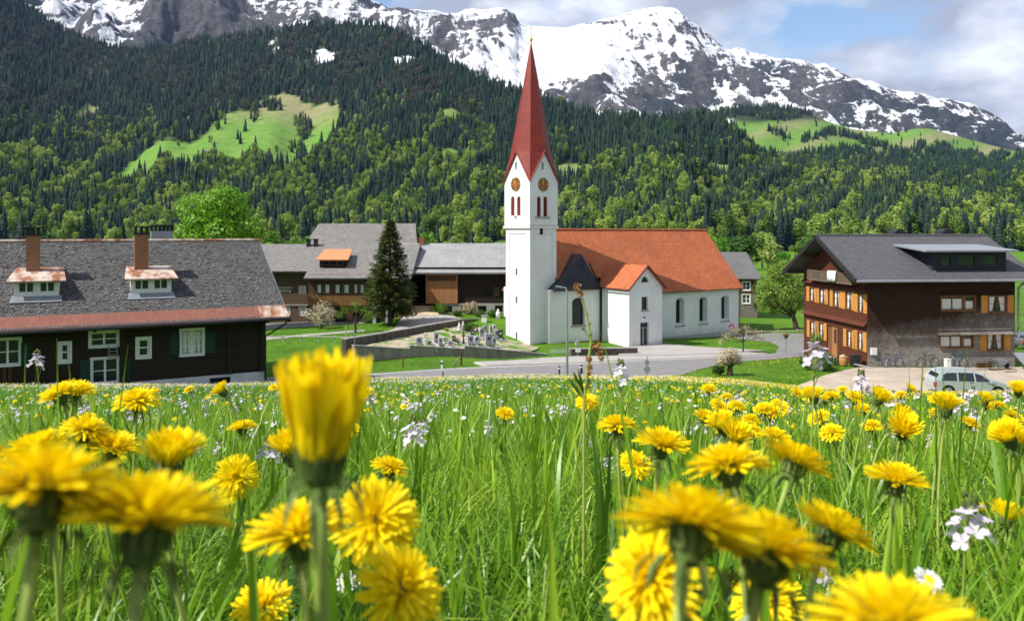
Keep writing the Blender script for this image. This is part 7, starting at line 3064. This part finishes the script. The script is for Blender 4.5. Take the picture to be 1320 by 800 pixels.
# ---- flower heads
def florets(spec, seed, mat, name):
    """spec: list of (count, base radius, base height, elevation, length, width, curl)"""
    r = random.Random(seed)
    V_, F_ = [], []
    for (n, r0, z0, el, Ln, w, curl) in spec:
        ph = r.uniform(0, 6.28)
        for i in range(n):
            g = ph + 6.283 * i / n + r.uniform(-.5, .5) * 6.283 / n
            e = el + r.uniform(-.16, .16)
            L_ = Ln * r.uniform(.86, 1.10)
            dx, dy = math.cos(g), math.sin(g)
            sw = r.uniform(-.25, .25)
            cx, cz, cs = r0 * r.uniform(.85, 1.1), z0, 0.0
            seg = 4
            o_ = len(V_)
            tt = r.uniform(-.5, .5)
            for j in range(seg + 1):
                t = j / seg
                a = e - curl * t
                if j:
                    cx += L_ / seg * math.cos(a)
                    cz += L_ / seg * math.sin(a)
                    cs += L_ / seg * sw
                ww = w * .5 * (.55 + .65 * min(1, t * 1.6)) * (1 if j < seg else .62)
                lift = ww * math.sin(tt)
                ww2 = ww * math.cos(tt)
                V_ += [(dx * cx - dy * (cs - ww2), dy * cx + dx * (cs - ww2), cz - lift), (dx * cx - dy * (cs + ww2), dy * cx + dx * (cs + ww2), cz + lift)]
            for j in range(seg):
                q = o_ + 2 * j
                F_.append((q, q + 1, q + 3, q + 2))
    return mesh_np(name, V_, F_, mat)


HEADS = {
    'flat': [(64, .0055, .000, .06, .0215, .0021, .28), (60, .005, .001, .24, .0200, .0021, .28), (54, .0042, .002, .46, .0172, .0020, .22), (44, .0034, .003, .74, .0140, .0018, .15), (34, .0022, .004, 1.02, .0105, .0016, -.1), (22, .001, .005, 1.3, .008, .0014, -.25)],
    'cup': [(60, .0055, .000, .36, .0225, .0022, .34), (56, .005, .001, .52, .0212, .0021, .30), (50, .0042, .002, .72, .0185, .0020, .2), (42, .003, .003, .95, .0155, .0018, .1), (32, .002, .004, 1.15, .0125, .0016, 0), (20, .001, .005, 1.35, .010, .0014, 0)],
    'half': [(46, .0055, .000, .95, .0240, .0024, .22), (44, .0045, .001, 1.06, .0235, .0023, .15), (38, .0035, .002, 1.18, .0225, .0022, .1), (30, .0025, .003, 1.32, .021, .002, 0), (18, .001, .004, 1.45, .020, .0018, 0)],
    'closed': [(36, .0085, .000, 1.20, .0290, .0036, -.36), (34, .0072, .001, 1.24, .0310, .0036, -.26), (30, .0056, .001, 1.34, .0315, .0032, -.12), (22, .0035, .002, 1.45, .0320, .003, 0), (12, .001, .002, 1.55, .0320, .0028, 0)]}
head_m = {k: [florets(v, 100 + 7 * i, M_petal, 'flower_head') for i in range(3)] for k, v in HEADS.items()}


def calyx_mesh(kind, seed):
    r = random.Random(seed)
    mb = MB()
    hgt = .013 if kind != 'closed' else .012
    top = .0068 if kind in ('flat', 'cup') else .0078
    mb.lathe([(.0026, -hgt), (.0052, -hgt * .88), (.0068, -hgt * .5), (top, -.001), (top * .8, .0015)], 12)
    for i in range(13):                       # bracts that stand up round the head
        g = 6.283 * i / 13
        dx, dy = math.cos(g), math.sin(g)
        w = .0016
        up = .006 if kind in ('flat', 'cup') else .009
        o_ = .0083
        mb.add([(dx * o_ - dy * w, dy * o_ + dx * w, -hgt * .6), (dx * o_ + dy * w, dy * o_ - dx * w, -hgt * .6), (dx * (o_ + .0005 + .12 * up) + dy * w * .7, dy * (o_ + .0005 + .12 * up) - dx * w * .7, up * .2), (dx * (o_ + .1 * up) , dy * (o_ + .1 * up), up)], [(0, 1, 2, 3)])
    for i in range(11):                       # bracts that hang back
        g = 6.283 * i / 11 + .3
        dx, dy = math.cos(g), math.sin(g)
        w = .0014
        pts = [(.006, -hgt * .85), (.0125, -hgt * .8 - .001), (.0165, -hgt * .95 - .004), (.0175, -hgt - .009 - r.uniform(0, .003))]
        o_ = len(mb.v)
        for j, (a, z) in enumerate(pts):
            ww = w * (1, 1.1, .8, .15)[j]
            mb.v += [(dx * a - dy * ww, dy * a + dx * ww, z), (dx * a + dy * ww, dy * a - dx * ww, z)]
        for j in range(3):
            mb.f.append((o_ + 2 * j, o_ + 2 * j + 1, o_ + 2 * j + 3, o_ + 2 * j + 2))
            mb.m.append(0)
    me = bpy.data.meshes.new('calyx')
    me.from_pydata(mb.v, [], mb.f)
    me.materials.append(M_calyx)
    return me


cal_m = {k: calyx_mesh(k, 3) for k in HEADS}
DIAM = {'flat': .047, 'cup': .043, 'half': .030, 'closed': .0285}
MIDH = {'flat': .005, 'cup': .010, 'half': .013, 'closed': .016}
HGT = {'flat': .013, 'cup': .013, 'half': .013, 'closed': .0125}
rf_ = random.Random(77)


def dandelion(u, v, w, kind, tilt=0.0, az=0.0, label=None, group=None, sz=1.0, lean=None, sr=.0021):
    """tilt: degrees the head leans; az: direction of the lean (0 = right, 90 = away, -90 = towards the camera)"""
    Y = DIAM[kind] * sz / w * 1000
    ax = Vector((math.cos(R(az)), math.sin(R(az)), 0))
    nrm = (Vector((0, 0, 1)) * math.cos(R(tilt)) + ax * math.sin(R(tilt))).normalized()
    p = P(u, v, Y) - nrm * MIDH[kind] * sz
    if lean is None:
        lean = (rf_.uniform(-.05, .05), rf_.uniform(-.02, .05))
    gx_, gy_ = p.x - ax.x * .03 * math.sin(R(tilt)) + lean[0], p.y + lean[1]
    base = Vector((gx_, gy_, gz(gx_, gy_)))
    t = thing('dandelion', label, 'dandelion', base, 0, group)
    rot = Vector((0, 0, 1)).rotation_difference(nrm)
    h = link('flower_head', rf_.choice(head_m[kind]), t)
    rot_s = rot @ Matrix.Rotation(rf_.uniform(0, 6.28), 3, 'Z').to_quaternion()
    for o_ in (h, link('calyx', cal_m[kind], t)):
        o_.location = p - base
        o_.rotation_mode = 'QUATERNION'
        o_.rotation_quaternion = rot_s
        o_.scale = (sz, sz, sz)
    hb = p - base - nrm * HGT[kind] * sz * .95
    L_ = max(.03, hb.length)
    c1 = hb * .45 + Vector((rf_.uniform(-.012, .012), rf_.uniform(-.01, .01), 0))
    c2 = hb - nrm * L_ * .28
    pts = []
    for i in range(11):
        s = i / 10
        pts.append((1 - s) ** 3 * Vector((0, 0, -.01)) + 3 * (1 - s) ** 2 * s * c1 + 3 * (1 - s) * s * s * c2 + s ** 3 * hb)
    mb = MB()
    mb.tube(pts, [sr * 1.1 if kind != 'closed' else .0033] * 4 + [sr if kind != 'closed' else .0030] * 7, 8)
    mb.build('stem', M_stem, t, smooth=True, uv=False)
    return t


FL = [
    (62, 610, 195, 'flat', 21, 92, 'big blurred dandelion at the lower left edge, head cut by the frame'),
    (196, 634, 172, 'cup', 17, 82, 'big blurred dandelion just right of the one at the left edge'),
    (416, 526, 104, 'closed', 2, 0, 'tall closed dandelion bud on a thick stem, left of the church'),
    (484, 668, 100, 'flat', 62, -80, 'dandelion facing the camera right of the thick-stemmed bud'),
    (383, 664, 108, 'cup', 8, 160, 'side-on dandelion directly under the tall closed bud'),
    (524, 752, 112, 'flat', 48, -35, 'tilted dandelion at the bottom, right of the bud stem'),
    (336, 772, 62, 'cup', 25, -100, 'low dandelion at the bottom between the two big blooms and the bud stem'),
    (305, 614, 52, 'flat', 68, -70, 'small dandelion facing the camera left of the bud'),
    (220, 574, 58, 'half', 5, 60, 'half open dandelion above the big blurred pair'),
    (150, 566, 55, 'cup', 15, 10, 'dandelion below the log house window, left of the half open one'),
    (112, 548, 60, 'flat', 15, 30, 'wide dandelion second from the left in the upper row'),
    (176, 511, 52, 'flat', 8, -60, 'dandelion below the log house ladder, against its wall'),
    (75, 500, 42, 'cup', 18, 190, 'left one of two dandelions against the dark log wall'),
    (100, 496, 40, 'cup', 12, 15, 'right one of two dandelions against the dark log wall'),
    (48, 566, 70, 'cup', 22, 150, 'ragged dandelion above the big bloom at the left edge'),
    (505, 598, 46, 'flat', 22, 20, 'dandelion leaning right in the grass right of the bud'),
    (372, 568, 40, 'half', 12, 200, 'dandelion peeping out behind the left side of the tall bud'),
    (312, 545, 30, 'cup', 12, 120, 'small dandelion between the half open one and the tall bud'),
    (893, 660, 172, 'flat', 27, 60, 'largest blurred dandelion of the lower right, left half of the pair'),
    (992, 694, 160, 'flat', 32, 50, 'blurred drooping dandelion overlapping the largest one on its right'),
    (834, 738, 132, 'flat', 55, -140, 'dandelion tilted to the left under the largest blurred one'),
    (986, 772, 82, 'flat', 52, -120, 'dandelion in the shade below the blurred pair at the bottom'),
    (1152, 786, 205, 'flat', 12, 95, 'wide blurred dandelion cut off by the bottom edge'),
    (1080, 668, 86, 'cup', 34, 25, 'dandelion leaning right beside the blurred pair'),
    (938, 590, 100, 'flat', 16, 110, 'left one of two side-on dandelions above the largest bloom'),
    (1030, 582, 74, 'cup', 30, 30, 'right one of two side-on dandelions, petals swept up to the right'),
    (856, 561, 58, 'cup', 10, 0, 'side-on dandelion in the meadow straight below the church porch'),
    (795, 543, 48, 'flat', 8, 100, 'flat dandelion under the church annexe window'),
    (822, 595, 44, 'flat', 25, -60, 'dandelion below the flat one, left of the side-on pair'),
    (1157, 606, 64, 'cup', 10, 20, 'side-on dandelion alone at the right, below the house corner'),
    (756, 516, 26, 'flat', 30, -90, 'small dandelion at the foot of the dry seed stalk'),
    (652, 530, 22, 'cup', 18, -60, 'small lone dandelion in the grass left of centre'),
    (1262, 652, 32, 'cup', 20, 60, 'dandelion half hidden behind the pale cuckooflower at the right'),
    (1300, 657, 30, 'half', 25, 30, 'half open dandelion at the right edge, beside the large pale cuckooflower'),
    (1220, 516, 27, 'half', 6, 0, 'upright dandelion in front of the silver car'),
    (1314, 562, 28, 'half', 4, 0, 'half open dandelion cut by the right edge'),
    (60, 575, 44, 'flat', 30, 200, 'dandelion behind the ragged one at the far left'),
]
for f_ in FL:
    dandelion(*f_[:6], label=f_[6])
r9 = random.Random(23)
MID = []
for i in range(66):                                   # the many seen across the middle of the meadow
    u = r9.choice((r9.uniform(770, 1330), r9.uniform(880, 1340), r9.uniform(900, 1100), r9.uniform(900, 1330), r9.uniform(-60, 1380)))
    v = 498 + 60 * r9.random() ** 1.7
    w = 12 + (v - 495) * .26 + r9.uniform(-2, 5)
    if 1180 < u < 1300 and v < 507:
        continue
    MID.append((u, v, w))
for (u, v, w) in MID:
    dandelion(u, v, w, r9.choice(('flat', 'flat', 'cup', 'cup', 'half')), r9.uniform(5, 45), r9.uniform(-180, 0), 'dandelion among many of its size across the middle of the meadow', 'dandelions across the middle of the meadow')


# ---- cuckooflowers and daisies
def cuckoo_mesh(seed, n=9):
    r = random.Random(seed)
    V_, F_ = [], []
    for i in range(n):
        g = i * 2.4
        k = i / n
        rad = .016 * (1 - k * .55)
        c = Vector((math.cos(g) * rad, math.sin(g) * rad, -.018 + .034 * k))
        nr = Vector((math.cos(g) * (1.1 - k), math.sin(g) * (1.1 - k), .55 + k)).normalized()
        a = nr.orthogonal().normalized()
        b = nr.cross(a)
        for q in range(4):
            h = q * math.pi / 2 + r.uniform(-.15, .15)
            d = a * math.cos(h) + b * math.sin(h)
            s_ = a * -math.sin(h) + b * math.cos(h)
            L_ = .0105 * r.uniform(.85, 1.1)
            o_ = len(V_)
            V_ += [tuple(c), tuple(c + d * L_ * .55 - s_ * .0045 + nr * .003), tuple(c + d * L_ - s_ * .0026 + nr * .003), tuple(c + d * L_ + s_ * .0026 + nr * .003), tuple(c + d * L_ * .55 + s_ * .0045 + nr * .003)]
            F_ += [(o_, o_ + 1, o_ + 2, o_ + 3), (o_, o_ + 3, o_ + 4, o_ + 4)]
    F_ = [f if f[2] != f[3] else (f[0], f[1], f[2]) for f in F_]
    me = bpy.data.meshes.new('blossom_cluster')
    me.from_pydata(V_, [], F_)
    me.materials.append(M_lilac)
    return me


ck_m = [cuckoo_mesh(s, 10) for s in range(3)]
ckb = MB()
for i in range(6):
    g = i * 1.05
    ckb.blob((.006 * math.cos(g), .006 * math.sin(g), .018 + .004 * (i % 3)), (.003, .003, .005), 1, 0)
ckb_m = None


def cuckoo(u, v, w, label, group=None, lean=(0, 0)):
    global ckb_m
    Y = .046 / w * 1000
    p = P(u, v, Y)
    gx_, gy_ = p.x + lean[0], p.y + lean[1] + .01
    base = Vector((gx_, gy_, gz(gx_, gy_)))
    t = thing('cuckooflower', label, 'cuckooflower', base, 0, group)
    h = link('blossom_cluster', rf_.choice(ck_m), t)
    h.location = p - base
    h.rotation_euler = (rf_.uniform(-.3, .3), rf_.uniform(-.3, .3), rf_.uniform(0, 6))
    if ckb_m is None:
        b_ = ckb.build('buds', M_calyx, t)
        ckb_m = b_.data
    else:
        b_ = link('buds', ckb_m, t)
    b_.location = p - base
    mb = MB()
    q = p - base
    mb.tube([(0, 0, -.01), q * .5 + Vector((rf_.uniform(-.01, .01), 0, 0)), q * .85, q + Vector((0, 0, .012))], [.0017, .0015, .0013, .001], 6)
    r = rf_
    for i in range(5):
        g = i * 2.4
        s0 = q * (.86 + .02 * i)
        mb.tube([s0, q + Vector((.012 * math.cos(g), .012 * math.sin(g), -.012 + .004 * i))], .0007, 4)
    mb.build('stem', M_stem, t, uv=False)
    return t


for c_ in ((532, 558, 36, 'pale lilac cuckooflower in the grass right of the tall bud'), (546, 551, 22, 'smaller lilac cuckooflower touching a larger one right of the bud'), (347, 578, 32, 'white-lilac cuckooflower just left of the tall bud'), (362, 590, 24, 'small cuckooflower below the one left of the bud'),
           (1250, 672, 60, 'large pale pink cuckooflower at the right edge of the meadow'), (1052, 455, 40, 'tall cuckooflower standing out against the shingled house'), (800, 480, 28, 'white cuckooflower showing against the road'),
           (48, 464, 22, 'nodding cuckooflower bud in front of the log house'), (785, 597, 24, 'small pale cuckooflower left of a dandelion in mid meadow'), (1110, 492, 26, 'cuckooflower head below the house yard')):
    cuckoo(c_[0], c_[1], c_[2], c_[3], None, (rf_.uniform(-.03, .03), .01))
for i in range(46):
    u = r9.choice((r9.uniform(780, 1320), r9.uniform(880, 1320), r9.uniform(100, 760)))
    v = 505 + 75 * r9.random() ** 1.4
    cuckoo(u, v, 10 + (v - 500) * .13 + r9.uniform(-2, 4), 'pale cuckooflower among many of its size in the middle of the meadow', 'cuckooflowers in the middle of the meadow', (r9.uniform(-.03, .03), 0))
DAISY = [(24, .0035, .001, .12, .0085, .0026, .15), (22, .003, .002, .30, .008, .0024, .15)]
dz_m = florets(DAISY, 5, M_daisy, 'daisy_rays')


def daisy(u, v, w, label, tilt=35, az=-90, group=None):
    Y = .023 / w * 1000
    p = P(u, v, Y)
    base = Vector((p.x + .005, p.y + .015, gz(p.x + .005, p.y + .015)))
    t = thing('daisy', label, 'daisy', base, 0, group)
    ax = Vector((math.cos(R(az)), math.sin(R(az)), 0))
    nrm = (Vector((0, 0, 1)) * math.cos(R(tilt)) + ax * math.sin(R(tilt))).normalized()
    rot = Vector((0, 0, 1)).rotation_difference(nrm)
    h = link('rays', dz_m, t)
    mb = MB()
    mb.blob((0, 0, .002), (.0042, .0042, .0026), 2, .05)
    d_ = mb.build('yellow_disc', M_petal, t, uv=False)
    for o_ in (h, d_):
        o_.location = p - base
        o_.rotation_mode = 'QUATERNION'
        o_.rotation_quaternion = rot
    mb = MB()
    q = p - base - nrm * .002
    mb.tube([(0, 0, -.01), q * .6 + Vector((.004, 0, 0)), q], .0010, 6)
    mb.build('stem', M_stem, t, uv=False)


for d_ in ((1057, 742, 27, 'white daisy right of the shaded dandelion at the bottom'), (1196, 748, 36, 'white daisy just above the cut-off dandelion at the bottom right'), (447, 750, 26, 'left one of two white daisies by the bud stem'), (466, 746, 20, 'right one of two white daisies by the bud stem'),
           (115, 728, 16, 'small daisy deep in the grass at the lower left'), (82, 728, 15, 'tiny daisy left of another in the lower left grass')):
    daisy(*d_, tilt=r9.uniform(30, 60), az=r9.uniform(-130, -50))

# ---- the far carpet of flowers: nobody could count it
spot_y = florets([(12, .002, 0, .2, .017, .008, .2), (9, .001, .003, .7, .012, .007, .1)], 3, M_petal, 'spot')
spot_w = florets([(7, .001, 0, .2, .011, .009, .1)], 4, M_daisy, 'spot')
spot_l = cuckoo_mesh(9, 5)
spot_c = proto_coll('flower_spot', [spot_y, spot_w, spot_l])


def carpet(name, n, y0, y1, hz0, hz1, py, smin, smax, keep=None):
    x, y = sow(n, y0, y1, .78, .3)
    k = free(x, y)
    if keep is not None:
        k &= keep(x, y)
    cl_ = np.sin(x * 1.1 + 2) * np.sin(y * .6) + .6 * np.sin(x * .37 + y * .21)
    k &= nrg.uniform(-1.4, 1.2, len(x)) < cl_ + .5
    x, y = x[k], y[k]
    m = len(x)
    z = T(x, y) + nrg.uniform(hz0, hz1, m)
    s = nrg.uniform(smin, smax, m)
    right = sstep(-.1, .4, x / y)
    q = nrg.uniform(0, 1, m)
    pyy = py * (.45 + .85 * right)
    idx = np.where(q < pyy, 0, np.where(q < pyy + (1 - pyy) * .7, 1, 2))
    r = np.stack([nrg.normal(.25, .25, m), nrg.normal(0, .25, m), nrg.uniform(0, 6.28, m)], -1)
    s = s * np.where(idx == 1, .85, 1.0)
    return scatter(name, np.stack([x, y, z], -1), r, np.stack([s] * 3, -1), idx, spot_c)


carpet('meadow_flowers', 420, 2.2, 6, .10, .20, .35, .8, 1.15)
carpet('meadow_flowers', 6200, 6, 20, .08, .19, .45, .95, 1.4)
carpet('meadow_flowers', 36000, 18, 47, .07, .19, .48, 1.1, 1.8, keep=lambda x, y: T(x, y) > -9.6)
carpet('lawn_flowers', 9000, 46, 66, .04, .12, .85, 1.2, 1.9, keep=lambda x, y: (x / y > .12) & (T(x, y) > -10.4))

# ---- tall blades that stand out above the meadow
V_, F_ = [], []
rb_ = random.Random(4)
for (ub, vb, ut, vt, w, Y) in ((20, 540, 33, 445, 6, .95), (71, 540, 73, 436, 7.5, .9), (100, 540, 88, 462, 5, 1.0), (128, 560, 165, 444, 6.5, .85), (30, 545, 47, 466, 4, .95),
                               (1186, 560, 1191, 443, 5, 1.1), (1212, 560, 1206, 443, 5, 1.15), (1236, 560, 1247, 446, 5, 1.1), (1244, 560, 1273, 465, 4.5, 1.1), (1180, 560, 1172, 470, 4, 1.2), (1232, 560, 1214, 462, 4, 1.2),
                               (846, 560, 772, 420, 6.5, .8), (728, 800, 706, 632, 27, .36), (985, 720, 996, 560, 17, .42), (1010, 800, 1000, 700, 22, .34), (330, 720, 318, 610, 20, .45), (690, 560, 735, 486, 5, .9), (300, 560, 318, 505, 4, 1.0), (575, 590, 610, 500, 5, .9),
                               (640, 640, 560, 545, 5, .7), (1090, 640, 1060, 540, 5, .8), (905, 560, 930, 500, 4, 1.0), (1130, 560, 1096, 485, 4, 1.0)):
    p0, p1 = P(ub, vb, Y), P(ut, vt, Y + .03)
    p0.z = gz(p0.x, p0.y)
    ww = w / F * Y
    side = Vector((1, rb_.uniform(-.5, .5), 0)).normalized()
    o_ = len(V_)
    bow = Vector(((p0.x - p1.x) * .18, 0, .02))
    for i in range(10):
        t = i / 9
        c = p0 + (p1 - p0) * t + bow * math.sin(math.pi * t)
        k = (.6 + .4 * min(1, t * 3)) * (1 - t ** 2.5) + .02
        V_ += [tuple(c - side * ww * .5 * k), tuple(c + Vector((0, ww * .15, 0))), tuple(c + side * ww * .5 * k)]
    for i in range(9):
        q = o_ + 3 * i
        F_ += [(q, q + 1, q + 4, q + 3), (q + 1, q + 2, q + 5, q + 4)]
o = link('tall_grass', mesh_np('tall_grass', V_, F_, M_grass, smooth=True))
o['kind'] = 'stuff'
# dry seed stalk in front of the church
Y = 1.0
b = P(752, 560, Y)
b.z = gz(b.x, b.y)
t = thing('seed_stalk', 'tall half-dry sorrel stalk with rusty husks in front of the church', 'seed stalk', b)
pts = [P(753, 520, Y) - b, P(758, 470, Y) - b, P(762, 440, Y) - b, P(757, 408, Y) - b, P(750, 385, Y) - b, P(744, 371, Y) - b]
mb = MB()
mb.tube([Vector((0, 0, -.01))] + pts, [.0021, .0020, .0018, .0016, .0014, .0012, .0009], 7)
mb.tube([P(752, 512, Y) - b, P(746, 498, Y) - b, P(737, 486, Y) - b], [.0018, .0014, .0007], 6)
mb.tube([P(762, 440, Y) - b, P(756, 430, Y) - b, P(752, 423, Y) - b], .001, 5)
mb.build('stem', M_stem, t, uv=False)
for nm, spots_, mm, kk in (('husks', ((744, 370, 6), (748, 378, 5), (770, 446, 6), (773, 453, 6), (775, 462, 5), (765, 447, 4), (759, 463, 5), (760, 472, 5), (759, 480, 4)), M_dry, 42), ('buds', ((756, 406, 3), (760, 418, 3), (752, 424, 3), (761, 432, 3), (758, 492, 5), (757, 499, 5)), M_calyx, 18)):
    lc = [tuple(P(a, c_, Y) - b) for a, c_, _ in spots_]
    leaf_cloud(nm, lc, [(s_ / F * Y * .8, s_ / F * Y * .8, s_ / F * Y * 1.0) for *_, s_ in spots_], kk * len(lc), .0022, mm, t, 4, shell=.2)
V_, F_ = [], []
for (ub, vb, ut, vt, w) in ((752, 512, 739, 478, 6), (750, 512, 733, 486, 5), (753, 510, 745, 474, 4)):
    p0, p1 = P(ub, vb, Y) - b, P(ut, vt, Y) - b
    o_ = len(V_)
    for i in range(7):
        tq = i / 6
        c = p0 + (p1 - p0) * tq
        k = math.sin(math.pi * min(1, .15 + tq * .85)) * w / F * .5 + .0002
        V_ += [tuple(c - Vector((k, 0, 0))), tuple(c + Vector((k, .002, 0)))]
    for i in range(6):
        F_.append((o_ + 2 * i, o_ + 2 * i + 1, o_ + 2 * i + 3, o_ + 2 * i + 2))
link('leaf', mesh_np('leaf', V_, F_, M_broad), t)

# ------------------------------------------------------------------ the air of the valley
HZ = 0.000022
hb = MB()
hb.box(-7500, 7500, -130, 9400, -60, 2600)
hz = hb.build('haze', None, None, uv=False) if False else None
me = bpy.data.meshes.new('haze')
me.from_pydata(hb.v, [], hb.f)
hm = bpy.data.materials.new('haze')
hm.use_nodes = True
hm.node_tree.nodes.clear()
ho = hm.node_tree.nodes.new('ShaderNodeOutputMaterial')
hv = hm.node_tree.nodes.new('ShaderNodeVolumePrincipled')
hv.inputs['Color'].default_value = (0.38, 0.58, 1.0, 1)
hv.inputs['Density'].default_value = HZ
hv.inputs['Anisotropy'].default_value = 0.1
hm.node_tree.links.new(hv.outputs[0], ho.inputs['Volume'])
me.materials.append(hm)
o = link('haze', me)
o['kind'] = 'stuff'
